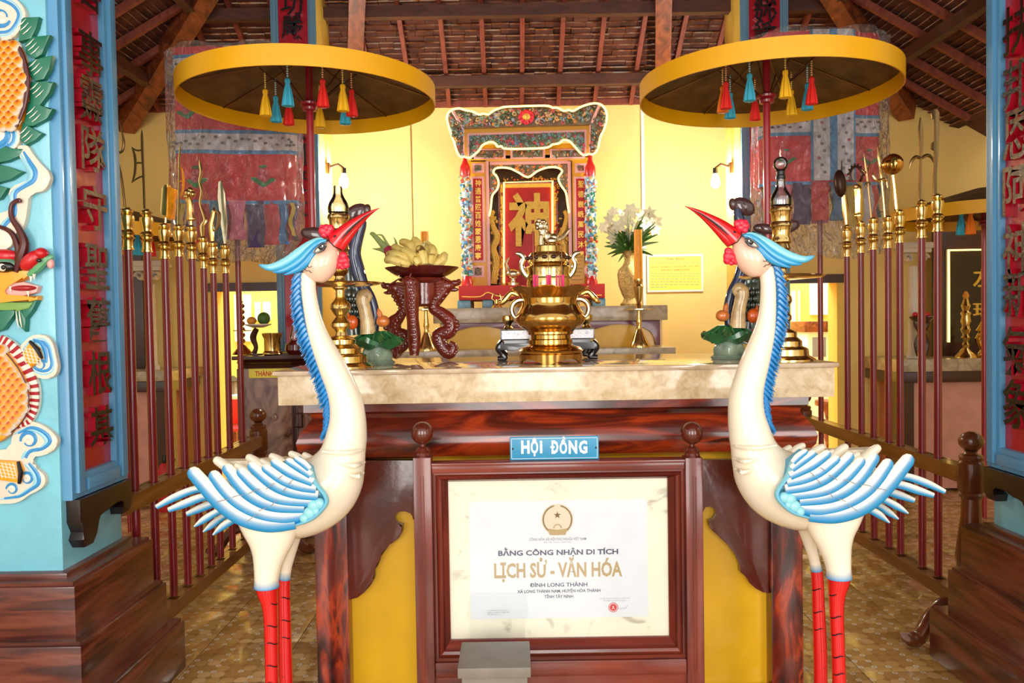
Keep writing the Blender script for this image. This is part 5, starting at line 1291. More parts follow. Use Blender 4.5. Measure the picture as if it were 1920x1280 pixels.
# ================================================================== OBJECTS ON THE FRONT TABLE
ZT = ztop
def at_table(px, Y): 
    """x of a pixel column at depth Y on the table top"""
    return PX(px, 640, Y)
def lat(b, px, Y, prof, ybase, seg=32, **kw):
    """lathe from pixel profile (r_px, y_px); y ybase sits on the table top"""
    s = Y / F; x = PX(px, ybase, Y)
    b.lathe(x, Y, [(r * s, ZT + 0.0005 + (ybase - y) * s) for r, y in prof], seg, **kw); return x, s
# ---- incense bowl
YI = 2.93
t = thing('incense_bowl', 'polished brass incense bowl with flared scalloped rim at table centre', 'incense burner', (PX(1033, 686, YI), YI, ZT))
b = B()
x, s = lat(b, 1033, YI, [(40, 668), (58, 666), (61, 661), (56, 655), (45, 652), (41, 649), (41, 641), (38, 639), (38, 632), (43, 630), (43, 626), (47, 622), (58, 616), (65, 607), (66, 600), (61, 590), (54, 578), (52, 570), (53, 563), (55, 561), (60, 555), (69, 548), (75, 543), (72, 543), (58, 551), (51, 558), (48, 570)], 685, 48)
for v in b.bm.verts:
    rr = math.hypot(v.co.x - x, v.co.y - YI)
    if rr > 57 * s and v.co.z > ZT + (685 - 558) * s: v.co.z += 2.2 * s * math.cos(8 * math.atan2(v.co.y - YI, v.co.x - x) + 1)
b.obj('bowl', 'brass_dark', t)
b = B(); n = 48; rws = [[], [], [], []]
for k in range(n):
    a = 2 * math.pi * k / n; c_, s_ = math.cos(a), math.sin(a); low = 676 + 9 * (0.5 + 0.5 * math.cos(4 * a + 0.6)) ** 1.5
    for q, (r, y) in enumerate(((52, 664), (60, 668), (57, low), (52, low))): rws[q].append(b.v((x + r * s * c_, YI + r * s * s_, ZT + 0.0008 + (685 - min(y, 685)) * s)))
for k in range(n):
    for q in range(4): b.f([rws[q][k], rws[q][(k + 1) % n], rws[(q + 1) % 4][(k + 1) % n], rws[(q + 1) % 4][k]])
b.obj('scalloped_foot', 'brass_dark', t)
b = B(); b.lathe(x, YI, [(47 * s, ZT + (685 - 568) * s), (47 * s, ZT + (685 - 560) * s), (30 * s, ZT + (685 - 557) * s)], 24); b.obj('ash', 'print_pale', t)
for sg in (-1, 1):
    b = B(); q = cr([(46, 566, 5), (58, 566, 5), (68, 572, 5), (72, 584, 4.5), (68, 596, 4), (60, 600, 3.5), (56, 595, 3)], 4)
    b.tube([(x + sg * r * s, YI, ZT + (685 - y) * s) for r, y, _ in q], [w * s for _, _, w in q], [w * s * 1.6 for _, _, w in q], seg=10); b.obj('handle', 'brass_pale', t)
    b = B(); q = cr([(60, 556, 5), (72, 552, 5), (82, 562, 6), (90, 570, 5), (96, 572, 2)], 4)
    b.tube([(x + sg * r * s, YI + 0.02, ZT + (685 - y) * s) for r, y, _ in q], [w * s for _, _, w in q], seg=10); b.obj('dragon_spout', 'brass_dark', t)
# incense sticks
zash = ZT + (685 - 557) * s
gi = 0
for px_, y_t, lng in ((1001, 428, 1), (1004, 510, 0), (1008, 512, 0), (1026, 512, 0), (1029, 408, 1), (1032, 511, 0), (1044, 510, 0), (1049, 512, 0), (1054, 430, 1), (1057, 512, 0)):
    Yk = YI + random.uniform(-0.03, 0.03); xx = PX(px_, 545, Yk); zt_ = PZ(px_, y_t, Yk); zp = PZ(px_, 515, Yk)
    o = thing('incense_stick', 'long brown incense stick, %s of three in the brass bowl' % ('leftmost' if px_ < 1015 else 'middle' if px_ < 1040 else 'rightmost') if lng else 'burnt-down pink incense stub in the %s cluster of the brass bowl' % ('left' if px_ < 1015 else 'middle' if px_ < 1040 else 'right'), 'incense stick', (xx, Yk, zash), 'long incense sticks' if lng else 'incense stubs')
    b = B(); b.lathe(xx, Yk, [(0.0032, zash - 0.002), (0.0032, min(zp, zt_) if not lng else zp)], 7); b.obj('handle', 'incense_pink', o)
    if lng: b = B(); b.lathe(xx, Yk, [(0.0016, zp), (0.0014, zt_)], 6); b.obj('incense', 'incense_brown', o)
    else: b = B(); b.tube([(xx, Yk, zp - 0.01), (xx + 0.003, Yk, zp + 0.012), (xx + random.uniform(-0.008, 0.008), Yk, zp + 0.02)], 0.001, seg=5); b.obj('burnt_tip', 'incense_brown', o)
# ---- black stand with mother of pearl
YS = 3.25
kx0, kx1 = PX(938, 650, YS - 0.16), PX(1116, 650, YS - 0.16)
t = thing('lacquer_stand', 'black lacquer stand inlaid with mother of pearl behind the incense bowl', 'stand', ((kx0 + kx1) / 2, YS, ZT))
hs = 0.125
b = B(); b.box(kx0, kx1, YS - 0.15, YS + 0.15, ZT + 0.082, ZT + hs, 0.004); b.obj('top_slab', 'lacquer_black', t)
b = B(); b.box(kx0 + 0.006, kx1 - 0.006, YS - 0.1525, YS - 0.15, ZT + 0.087, ZT + hs - 0.005); b.obj('pearl_inlay', 'pearl', t)
b = B(); b.box(kx0 + 0.015, kx1 - 0.015, YS - 0.14, YS + 0.14, ZT + 0.07, ZT + 0.082); b.obj('waist', 'lacquer_black', t)
b = B(); o_ = [(0, 0.07), (1, 0.07), (1, 0.045), (0.86, 0.04), (0.78, 0.052), (0.62, 0.04), (0.5, 0.03), (0.38, 0.04), (0.22, 0.052), (0.14, 0.04), (0, 0.045)]
b.plate([(kx0 + u * (kx1 - kx0), YS - 0.155, ZT + z) for u, z in o_[::-1]], 0.02, 0.002); b.obj('apron', 'lacquer_black', t)
for xx, sg in ((kx0, 1), (kx1, -1)):
    for yy in (YS - 0.13, YS + 0.13):
        b = B(); q = cr([(0.01, 0.07, 0.016), (-0.004, 0.052, 0.018), (0.006, 0.03, 0.013), (0.018, 0.014, 0.012), (0.004, 0.011, 0.0105), (-0.012, 0.0105, 0.009)], 4)
        b.tube([(xx + sg * u, yy, ZT + v + 0.0005) for u, v, _ in q], [w for _, _, w in q], seg=10); b.obj('leg', 'lacquer_black', t)
for dx, m in ((0.05, 'brass'), (-0.02, 'brass_carved')): pass
# ---- tall censer with lion lid on the stand
ZS_ = ZT + hs + 0.0005
sC = YS / F; xc = PX(1028, 500, YS)
def zc(y): return PZ(1028, y, YS)
t = thing('lion_censer', 'brass censer with a lion on its lid, on the black stand', 'censer', (xc, YS, ZS_))
b = B(); b.lathe(xc, YS, [(r * sC, z) for r, z in ((26, ZS_ + 0.03), (24, zc(600)), (22, zc(585)), (30, zc(565)), (38, zc(548)), (41, zc(532)), (39, zc(522)), (41, zc(520)), (40, zc(512)), (42, zc(502)), (40, zc(499)), (32, zc(498)))], 40); b.obj('bowl', 'brass', t)
for k in range(3):
    a = 2 * math.pi * k / 3 + 0.5; b = B(); b.tube([(xc + 24 * sC * math.cos(a), YS + 24 * sC * math.sin(a), ZS_ + 0.05), (xc + 32 * sC * math.cos(a), YS + 32 * sC * math.sin(a), ZS_ + 0.025), (xc + 30 * sC * math.cos(a), YS + 30 * sC * math.sin(a), ZS_)], [0.018, 0.012, 0.014], up=(1, 0, 0.1), seg=10); b.obj('foot', 'brass', t)
b = B(); b.lathe(xc, YS, [(r * sC, zc(y)) for r, y in ((33, 498), (38, 492), (37, 480), (33, 474), (24, 472), (23, 462), (21, 460), (8, 460))], 36); lid = b.obj('lid', 'brass', t)
b = B()
for k in range(8):
    a = -math.pi / 2 + (k - 3.5) * 0.42; c = Vector((xc + 37 * sC * math.cos(a), YS + 37 * sC * math.sin(a), zc(484))); b.ball(c, 0.013, 0.006, 0.008, 8, 6)
b.obj('openwork', 'dark_metal', lid)
b = B()     # lion: haunches, chest, curly head, tail
for x_, y_, r, rz in ((1034, 452, 13, 9), (1038, 446, 9, 9), (1026, 444, 9, 12), (1018, 436, 8, 12), (1014, 424, 8.5, 9), (1009, 420, 7, 6), (1008, 427, 5, 4), (1018, 416, 7, 5), (1010, 413, 5, 3), (1022, 424, 6, 7)): b.ball(P(x_, y_, YS), r * sC, r * sC * 0.9, rz * sC, 14, 9)
for x_, d in ((1016, 0.015), (1022, -0.015)): b.tube([P(x_, 442, YS - d), P(x_ - 2, 452, YS - d), P(x_ - 1, 461, YS - d)], [4.5 * sC, 3.5 * sC, 4 * sC], seg=8)
for k in range(12): b.ball(P(1018 + 7 * math.cos(k * .55), 427 + 12 * math.sin(k * .55), YS - 0.012), 2.6 * sC, u=7, w=5)
b.tube([P(1044, 450, YS), P(1056, 444, YS), P(1064, 434, YS), P(1070, 428, YS)], [4 * sC, 5 * sC, 4 * sC, 1 * sC], seg=8); b.obj('lion', 'brass_pale', lid)
for sg in (-1, 1):
    b = B(); q = cr([(38, 520, 5), (46, 510, 6), (50, 496, 5), (46, 484, 5), (52, 476, 5), (60, 474, 3)], 4); b.tube([(xc + sg * r * sC, YS, zc(y)) for r, y, _ in q], [w * sC for _, _, w in q], seg=10); b.obj('dragon_handle', 'brass_pale', t)
for px_, sg in ((953, 1), (1101, 1)):
    Yq = 3.12; b = B(); xq = PX(px_, 610, Yq); z0 = ZT + hs + 0.0008; s_ = Yq / F
    b.lathe(xq, Yq + 0.04, [(r * s_, z0 + z * s_) for r, z in ((8, 0), (9, 2), (6, 6), (7, 10), (11, 14), (12, 20), (11, 25), (9, 26), (8, 20))], 20)
    tag(b.obj('brass_cup', 'brass'), 'small brass offering cup %s the censer on the black stand' % ('left of' if px_ < 1000 else 'right of'), 'cup', 'offering cups')
# ---- large candlesticks with glass lamps
cs_prof = [(60, 677), (60, 674), (55, 671), (48, 667), (47, 656), (44, 653), (36, 650), (36, 641), (33, 638), (27, 633), (27, 625), (22, 621), (12, 617), (10, 610), (12, 606), (18, 600), (18, 594), (12, 586), (9, 581), (13, 576), (19, 566), (18, 558), (11, 550), (9, 544), (9, 532), (14, 528), (15, 520), (10, 512), (9, 506), (15, 500), (16, 494), (9, 486), (10, 478), (18, 468), (15, 460), (19, 456), (18, 450), (16, 446), (17, 430), (20, 426), (19, 421), (17, 418), (18, 402), (21, 398), (20, 393), (19, 391), (10, 391)]
def candlestick(px, Y, label, glabel, cut=False):
    s = Y / F; x = PX(px, 640, Y)
    t = thing('brass_candlestick', label, 'candlestick', (x, Y, ZT), 'pair of tall brass candlesticks')
    pr = cs_prof
    b = B(); b.lathe(x, Y, [(r * s, ZT + 0.0005 + (677 - y) * s) for r, y in pr], 36); b.obj('stem', 'brass', t)
    b = B(); zd = ZT + (677 - 523) * s; b.lathe(x, Y, [(12 * s, zd - 4 * s), (70 * s, zd), (78 * s, zd + 3 * s), (77 * s, zd + 5 * s), (60 * s, zd + 3 * s), (12 * s, zd)], 40); b.obj('drip_dish', 'brass', t)
    zl = ZT + 0.001 + (677 - 391) * s
    g = thing('glass_lamp', glabel, 'oil lamp', (x, Y, zl), 'pair of glass lamps')
    b = B(); b.lathe(x, Y, [(r * s, zl + h * s) for r, h in ((15, 0), (19, 3), (20, 12), (17, 22), (11, 32), (8, 40), (8, 52), (7, 53), (7, 40), (10, 32), (16, 22), (18.5, 12), (17, 4))], 24); b.obj('glass_body', 'clear_glass', g)
    if cut: return
    b = B(); b.lathe(x, Y, [(r * s, zl + h * s) for r, h in ((7.5, 51), (9, 53), (9, 58), (7.5, 60), (7.5, 66), (9, 68))], 18); b.obj('burner', 'black', g)
    b = B(); b.ball((x, Y, zl + 80 * s), 14 * s, 14 * s, 14 * s, 10, 7); b.obj('crystal_knob', 'clear_glass', g)
candlestick(640, 2.86, 'tall brass candlestick with wide drip dish, behind the left crane', 'clear glass lamp on the left brass candlestick', True)
candlestick(1466, 2.86, 'tall brass candlestick with wide drip dish, behind the right crane', 'clear glass lamp with knob on the right brass candlestick')
# ---- glazed ceramic figures
def ceramic(label):
    Y = 3.02; s = Y / F
    def c(px, py, d=0.0): return P(px, py, Y - d)
    t = thing('ceramic_figure', label, 'figurine', (PX(700, 680, Y), Y, ZT), 'pair of glazed ceramic figures')
    def G(name, col): b = B(); b.c = col; return b
    zb_ = ZT + 0.0005
    b = G('', rgb(130, 150, 130)); x = PX(706, 670, Y)
    b.lathe(x, Y, [(30 * s, zb_), (33 * s, zb_ + 4 * s), (27 * s, zb_ + 9 * s), (28 * s, zb_ + 18 * s), (24 * s, zb_ + 30 * s), (14 * s, zb_ + 40 * s)], 20, lobes=5, amp=0.08); b.obj('rock_base', 'glaze_v', t)
    b = G('', rgb(34, 96, 52)); n = 32; rw = []
    for r, z, amp in ((8, 644, 0), (34, 652, 3), (52, 640, 6), (50, 636, 6), (34, 634, 4), (20, 622, 2), (6, 620, 0)):
        rw.append([b.v((PX(706, z, Y) + r * s * math.cos(2 * math.pi * k / n), Y + 0.75 * r * s * math.sin(2 * math.pi * k / n), PZ(706, z, Y) + amp * s * math.sin(5 * 2 * math.pi * k / n + 0.6 * r))) for k in range(n)])
    for i in range(len(rw) - 1):
        for k in range(n): b.f([rw[i][k], rw[i][(k + 1) % n], rw[i + 1][(k + 1) % n], rw[i + 1][k]])
    b.f(rw[0]); b.f(rw[-1])
    for k in range(7):  # raised veins
        a = -math.pi + k * math.pi / 6; q = [Vector((PX(706, 640, Y) + r * s * math.cos(a), Y + 0.75 * r * s * math.sin(a), PZ(706, z, Y))) for r, z in ((20, 622), (36, 632), (52, 637))]; b.tube(q, [2.5 * s, 3 * s, 1 * s], up=(0, 0, 1), seg=6)
    b.obj('lotus_leaf', 'glaze_v', t)
    b = G('', rgb(200, 110, 50)); b.ball(c(718, 602, 0.03), 13 * s, 11 * s, 11 * s); b.tube([c(714, 598, 0.03), c(711, 586, 0.03), c(709, 578, 0.03)], [5 * s, 5 * s, 1 * s], seg=8); b.obj('fish', 'glaze_v', t); b = G('', rgb(214, 90, 30)); b.ball(c(660, 604, 0.02), 12 * s, 10 * s, 14 * s); b.tube([c(655, 600, 0.02), c(652, 584, 0.02)], [5 * s, 1 * s], seg=8); b.obj('fish', 'glaze_v', t)
    b = G('', rgb(206, 176, 128)); q = cr([(690, 626, 15), (688, 600, 13), (684, 580, 12), (680, 562, 13), (684, 552, 12), (692, 556, 7), (688, 566, 5)], 4)
    b.tube([c(x_, y_, 0.025) for x_, y_, _ in q], [w * s for _, _, w in q], seg=14); b.obj('cream_scroll', 'glaze_v', t)
    b = G('', rgb(40, 52, 84)); q = cr([(700, 622, 10), (703, 590, 9), (695, 560, 10), (680, 535, 12), (670, 505, 14), (664, 475, 13), (670, 445, 12), (678, 420, 10), (680, 402, 6)], 4)
    b.tube([c(x_, y_, -0.06) for x_, y_, _ in q], [w * s for _, _, w in q], seg=12); b.obj('blue_trunk', 'glaze_v', t)
    b = G('', rgb(44, 62, 56)); q = cr([(665, 628, 22), (662, 590, 24), (660, 555, 26), (658, 520, 22), (650, 480, 18), (640, 450, 14)], 4)
    b.tube([c(x_, y_, -0.08) for x_, y_, _ in q], [w * s for _, _, w in q], [w * s * .7 for _, _, w in q], seg=16)
    for i in range(5):
        for j in range(4): b.ball(c(648 + j * 10 + (i % 2) * 5, 560 + i * 12, -0.035), 6 * s, 4 * s, 7 * s, 8, 6)
    b.obj('scaled_body', 'glaze_v', t)
    b = G('', rgb(74, 46, 46))
    for x_, y_, rx, rz, an in ((668, 399, 24, 16, -28), (688, 394, 8, 12, 10), (596, 440, 34, 14, 10), (630, 442, 22, 10, -8)): b.ball(c(x_, y_, -0.06), rx * s, 8 * s, rz * s, 14, 9, mat=Matrix.Rotation(R(an), 3, 'Y'))
    b.obj('dark_petals', 'glaze_v', t)
    return t
cf_ = ceramic('glazed ceramic figure with green lotus leaf beside the fruit stand')
XM2 = PX(1036, 620, 3.02)
cf2 = copy_tree(cf_, mirror=XM2); cf2.location.x = 2 * XM2 - cf_.location.x
for k in kids(cf2): k.matrix_parent_inverse = Matrix.Translation(-cf2.location)
cf2['label'] = 'glazed ceramic figure with green lotus leaf behind the right crane'
# ---- carved dragon fruit stand with dish and fruit
YD = 3.3; sD = YD / F
def dp(px, py, d=0.0): return P(px, py, YD - d)
xd = PX(793, 600, YD)
def dz(y): return PZ(793, y, YD)
t = thing('dragon_stand', 'carved red rosewood tripod stand of three dragons', 'stand', (xd, YD, ZT))
b = B(); b.lathe(xd, YD, [(28 * sD, dz(575)), (34 * sD, dz(570)), (34 * sD, dz(532)), (44 * sD, dz(526)), (46 * sD, dz(522)), (20 * sD, dz(521))], 24); b.obj('hub', 'rosewood', t)
zfeet = ZT
def dragon_leg(l, d0, d1, side, foot_px):
    """l = [(px, py, r)] from head to tail curl"""
    b = B(); q = cr(l, 5); n = len(q)
    ymax = max(y + r for _, y, r in q); zlow = PZ(foot_px, ymax, YD); sh = ZT + 0.0006 - zlow
    pts = []
    for i, (x_, y_, r) in enumerate(q):
        f = i / (n - 1); p = dp(x_, y_, d0 + (d1 - d0) * f); p.z += sh * max(0, min(1, f * 1.3)); pts.append(p)
    b.tube(pts, [r * sD for _, _, r in q], [r * sD * 0.9 for _, _, r in q], seg=14)
    for i in range(2, n - 2, 2):        # dorsal spikes and scale bumps
        p = pts[i]; r = q[i][2] * sD
        b.ball(p + Vector((side * r * 0.85, -r * 0.3, 0)), r * 0.38, r * 0.38, r * 0.30, 7, 5); b.ball(p + Vector((-side * r * 0.2, -r * 0.85, 0)), r * 0.4, r * 0.25, r * 0.32, 7, 5)
    lg = b.obj('dragon_leg', 'rosewood', t)
    hx, hy, hr = l[0]; b = B(); c = dp(hx, hy, d0)
    b.ball(c, 16 * sD, 13 * sD, 12 * sD, 14, 9); b.ball(c + Vector((side * 15 * sD, 0, 5 * sD)), 11 * sD, 8 * sD, 6 * sD, 10, 7); b.ball(c + Vector((side * 12 * sD, 0, -7 * sD)), 10 * sD, 7 * sD, 4 * sD, 10, 7); b.ball(c + Vector((side * 22 * sD, 0, 8 * sD)), 5 * sD, 5 * sD, 5 * sD, 8, 6)
    for k in range(5): b.tube([c + Vector((-side * 4 * sD, -8 * sD, (8 - 4 * k) * sD)), c + Vector((-side * 18 * sD, -10 * sD, (6 - 6 * k) * sD)), c + Vector((-side * 28 * sD, -6 * sD, (8 - 7 * k) * sD))], [4 * sD, 4 * sD, 1 * sD], up=(0, 1, 0), seg=7)
    b.tube([c + Vector((side * 6 * sD, -4 * sD, 8 * sD)), c + Vector((-side * 6 * sD, -4 * sD, 17 * sD))], [3 * sD, 1 * sD], seg=7); b.obj('dragon_head', 'rosewood', lg)
dragon_leg([(741, 541, 12), (752, 560, 13), (757, 580, 9), (750, 596, 10), (738, 612, 15), (742, 630, 14), (762, 640, 13), (756, 655, 11), (742, 666, 12), (748, 676, 8)], 0.03, 0.07, -1, 745)
dragon_leg([(838, 536, 12), (822, 556, 13), (812, 578, 10), (828, 590, 12), (844, 606, 14), (842, 624, 14), (822, 634, 13), (828, 654, 12), (842, 668, 12), (850, 655, 8), (842, 648, 5)], 0.03, 0.05, 1, 842)
dragon_leg([(770, 530, 13), (772, 556, 14), (772, 580, 13), (774, 604, 11), (776, 630, 12), (777, 654, 11), (777, 676, 8)], 0.13, 0.15, -0.3, 777)
# dish
zdish = dz(521) + 0.0006
b = B(); b.lathe(xd, YD, [(40 * sD, zdish), (52 * sD, zdish + 6 * sD), (68 * sD, zdish + 17 * sD), (69 * sD, zdish + 19 * sD), (66 * sD, zdish + 19 * sD), (50 * sD, zdish + 9 * sD), (20 * sD, zdish + 5 * sD)], 40)
tag(b.obj('fruit_dish', 'dish_red'), 'dark red dish of fruit on the dragon stand', 'dish')
# bananas fanned over the dish
def banana(pts, r, label):
    b = B(); q = cr([(p[0], p[1], p[2]) for p in pts], 5); n = len(q)
    rr = [r * sD * (0.35 + 0.65 * math.sin(math.pi * min(1, max(0, (i + 1.0) / (n + 0.5))) ) ** 0.55) for i in range(n)]
    b.tube([dp(x_, y_, d) for x_, y_, d in q], rr, seg=8, ph=0.4); o = b.obj('banana', 'banana'); return tag(o, label, 'banana', 'bunch of small bananas')
bl = [[(724, 490, .10), (735, 488, .12), (752, 493, .13), (768, 498, .12)], [(728, 478, .06), (742, 480, .09), (760, 488, .10), (775, 498, .10)], [(738, 464, .02), (752, 472, .05), (768, 486, .07), (780, 498, .08)], [(754, 470, .07), (768, 478, .10), (778, 488, .12), (786, 498, .13)],
      [(752, 455, .0), (766, 460, .03), (776, 474, .06), (786, 496, .09)], [(776, 450, .02), (784, 460, .05), (790, 476, .08), (796, 498, .10)], [(786, 466, .08), (790, 474, .10), (794, 486, .11), (797, 498, .12)], [(800, 462, .0), (800, 472, .04), (800, 486, .07), (802, 498, .09)],
      [(808, 464, .04), (812, 474, .07), (808, 488, .09), (806, 498, .10)], [(834, 478, .05), (830, 488, .07), (820, 496, .08), (812, 500, .08)], [(766, 458, -.03), (778, 462, -.01), (788, 474, .01), (794, 492, .03)], [(796, 456, -.03), (804, 464, -.02), (808, 478, .0), (806, 494, .02)], [(824, 484, -.02), (816, 486, .0), (808, 492, .02), (802, 498, .03)]]
bn = ['lowest', 'second', 'third', 'fourth', 'fifth', 'tallest', 'short middle', 'eighth', 'ninth', 'rightmost green', 'rear left', 'rear middle', 'rear right']
for l, nm in zip(bl, bn): banana([(x_, y_ - 2, d * 1.15) for x_, y_, d in l], 9.2 if 'rear' not in nm else 8.5, 'small yellow banana in the dish, %s in the bunch' % nm)
t = thing('dragon_fruit', 'pink dragon fruit with curling green scales in the dish', 'dragon fruit', dp(735, 480, 0))
b = B(); q = cr([(752, 488, 14), (740, 478, 16), (730, 470, 12), (724, 464, 6)], 4); b.tube([dp(x_, y_, -0.02) for x_, y_, _ in q], [w * sD for _, _, w in q], seg=12); b.obj('fruit', 'dragonfruit', t)
for l in ([(728, 470, 7), (715, 456, 6), (706, 446, 5), (698, 438, 4), (694, 440, 2)], [(730, 464, 3), (722, 450, 2.4), (716, 441, 2), (706, 440, 1)], [(726, 474, 4), (716, 468, 4), (706, 467, 2), (698, 466, .6)], [(745, 466, 3), (742, 452, 2), (738, 444, .6)]):
    b = B(); q = cr(l, 4); b.tube([dp(x_, y_, -0.02) for x_, y_, _ in q], [w * sD for _, _, w in q], [w * sD * .5 for _, _, w in q], seg=8); b.obj('scale_leaf', 'fruit_green', t)

# ================================================================== REAR ALTAR AND SHRINE
YA = 5.75
u0, u1, uz0, uz1 = rect(812, 1252, 575, 603, YA)
l0, l1, lz0, lz1 = rect(735, 1267, 655, 669, YA - 0.22)
altar = thing('rear_altar', 'tall stepped altar with stone slabs and yellow panels against the wall', 'altar', ((u0 + u1) / 2, 6.3, 0))
b = B(); b.box(u0, u1, YA, YW - 0.002, uz0, uz1, 0.004); b.obj('upper_slab', 'stone_slab', altar)
b = B(); b.box(l0, l1, YA - 0.22, YW - 0.002, lz0, lz1, 0.004); b.obj('lower_slab', 'stone_slab', altar)
b = B(); b.box(u0 + 0.04, u1 - 0.03, YA + 0.06, YW - 0.003, lz1 + 0.0005, uz0 - 0.0005); b.obj('upper_body', 'yellow_panel', altar)
b = B(); b.box(l0 + 0.05, l1 - 0.05, YA - 0.14, YW - 0.003, 0, lz0 - 0.0005); b.obj('lower_body', 'yellow_panel', altar)
w_ = u1 - u0
# purple scalloped valance under the upper slab
def vz(f): return uz0 - 0.001 - f * (uz0 - lz1)
o_ = [(0.03, 0), (0.97, 0), (0.97, 0.95), (0.95, 0.95), (0.945, 0.62), (0.93, 0.40), (0.90, 0.28), (0.84, 0.12), (0.77, 0.10), (0.71, 0.25), (0.67, 0.36), (0.62, 0.30), (0.5, 0.26), (0.38, 0.30), (0.33, 0.36), (0.29, 0.25), (0.23, 0.10), (0.16, 0.12), (0.10, 0.28), (0.07, 0.40), (0.055, 0.62), (0.05, 0.95), (0.03, 0.95)]
b = B(); b.plate([(u0 + a * w_, YA + 0.03, vz(f)) for a, f in o_], 0.028, 0.004); b.obj('scalloped_valance', 'purple_trim', altar)
b = B(); b.plate([(l0 + 0.05 + a * (l1 - l0 - 0.1), YA - 0.17, lz0 - 0.001 - f * 0.4) for a, f in o_], 0.028, 0.004); b.obj('scalloped_valance', 'purple_trim', altar)

YH = 6.28
def sp(px, py, d=0.0): return P(px, py, YH - d)
pal_f = [rgb(90, 130, 110), rgb(130, 160, 150), rgb(200, 90, 90), rgb(220, 140, 60), rgb(150, 170, 200), rgb(80, 60, 40), rgb(220, 180, 130), rgb(60, 90, 60)]
pal_d = [rgb(150, 190, 215), rgb(225, 235, 240), rgb(80, 140, 190), rgb(200, 90, 70), rgb(230, 190, 110), rgb(60, 130, 110)]
rs_ = random.Random(11)
def floral(parent, poly, n, d, pal, rmin=1.5, rmax=4.2, name='carved_relief', Yp=None):
    Yp = YH if Yp is None else Yp
    b = B(); xs = [p[0] for p in poly]; ys = [p[1] for p in poly]; k = 0; g = 0; s = Yp / F
    while k < n and g < n * 30:
        g += 1; x = rs_.uniform(min(xs), max(xs)); y = rs_.uniform(min(ys), max(ys))
        if not in_poly(x, y, poly): continue
        b.c = rs_.choice(pal); r = rs_.uniform(rmin, rmax)
        if k % 3 == 0:      # curl
            a0 = rs_.uniform(0, 6.28); q = [P(x + r * (1 - 0.09 * i) * math.cos(a0 + i * 0.75), y + r * (1 - 0.09 * i) * math.sin(a0 + i * 0.75), Yp - d - 0.004) for i in range(9)]
            b.tube(q, [0.25 * r * s] + [0.34 * r * s] * 7 + [0.15 * r * s], seg=5)
        else: b.ball(P(x, y, Yp - d - 0.002), r * s, 0.008, r * s * rs_.uniform(0.35, 0.8), 7, 5, mat=Matrix.Rotation(rs_.uniform(0, 3.1), 3, 'Y'))
        k += 1
    o = b.obj(name, 'paint_v', parent); o['kind'] = 'stuff'; return o
shrine = thing('shrine', 'ornate painted shrine with yellow neon outlines on the rear altar', 'shrine', (PX(995, 560, YH), YH + 0.2, uz1))
def srect(x0, x1, y0, y1, d0, d1, name, mat, bev=0.003, par=None):
    r = rect(x0, x1, y0, y1, YH); b = B(); b.box(r[0], r[1], YH - d1, YH - d0, r[2], r[3], bev); return b.obj(name, mat, par or shrine)
pbr('shrine_pink', rgb(232, 170, 170), 0.45); pbr('shrine_yellow', rgb(222, 160, 30), 0.4); pbr('shrine_dark', rgb(120, 96, 70), 0.5, var=0.3, vs=20)
# base board and feet
zb0 = uz1 + 0.0006
r = rect(862, 1131, 535, 561, YH); b = B(); b.box(r[0], r[1], YH - 0.12, YH + 0.5, r[2], r[3], 0.004); b.obj('base_board', 'shrine_red', shrine)
for x0, x1 in ((859, 884), (1108, 1133), (905, 925), (1065, 1085)):
    rr = rect(x0, x1, 560, 577, YH); b = B(); b.box(rr[0], rr[1], YH - 0.10, YH - 0.02, zb0, r[2] - 0.0005, 0.012); b.c = rgb(90, 140, 165)
    for v in b.bm.verts: v[b.cl] = rgb(90, 140, 165)
    b.obj('foot', 'paint_v', shrine)
    b = B(); b.box(rr[0], rr[1], YH + 0.36, YH + 0.46, zb0, r[2] - 0.0005, 0.012); b.obj('foot', 'shrine_dark', shrine)
b = B(); c_ = [sp(x, y, 0.124) for x, y in cr([(866, 556), (900, 556), (915, 548), (940, 556), (995, 552), (1050, 554), (1075, 546), (1095, 554), (1128, 553)], 3)]; b.tube(c_, 0.004, seg=6); b.obj('gold_scroll', 'gold_flat', shrine)
# back panel and cabinet sides
srect(884, 1104, 296, 536, -0.45, -0.40, 'back_panel', 'shrine_dark')
for x0, x1 in ((884, 890), (1098, 1104)): srect(x0, x1, 296, 536, -0.40, -0.02, 'side_wall', 'shrine_dark')
srect(884, 1104, 290, 297, -0.45, 0.0, 'top_board', 'shrine_yellow')
# outer yellow posts with couplets
for x0, x1, rx0, rx1, chars in ((880, 914, 888, 905, '神通普照百姓蒙恩康寧'), (1074, 1102, 1081, 1097, '聖德巍峨萬民沐澤')):
    srect(x0, x1, 300, 536, -0.03, 0.0, 'post', 'shrine_yellow')
    srect(rx0 - 4, rx1 + 4, 331, 492, 0.0, 0.006, 'couplet_border', 'shrine_pink'); srect(rx0, rx1, 335, 488, 0.006, 0.010, 'couplet_panel', 'shrine_red')
    n = len(chars)
    for i, c in enumerate(chars):
        b = B(); yy = 336 + (i + 0.5) * 151 / n; hh = 6.2
        text_into(b, c, rect((rx0 + rx1) / 2 - 5.5, (rx0 + rx1) / 2 + 5.5, yy - hh, yy + hh, YH), YH - 0.010, 0.003, bold=0.01); b.obj('character', 'gold_flat', shrine)
    for y0, y1 in ((306, 324), (498, 520)):
        srect(rx0 - 3, rx1 + 3, y0, y1, 0.0, 0.006, 'square_border', 'shrine_pink'); srect(rx0 + 2, rx1 - 2, y0 + 4, y1 - 4, 0.006, 0.008, 'square_panel', 'shrine_dark')
        floral(shrine, [(rx0 + 2, y0 + 4), (rx1 - 2, y0 + 4), (rx1 - 2, y1 - 4), (rx0 + 2, y1 - 4)], 9, 0.008, pal_f, 1.2, 2.4)
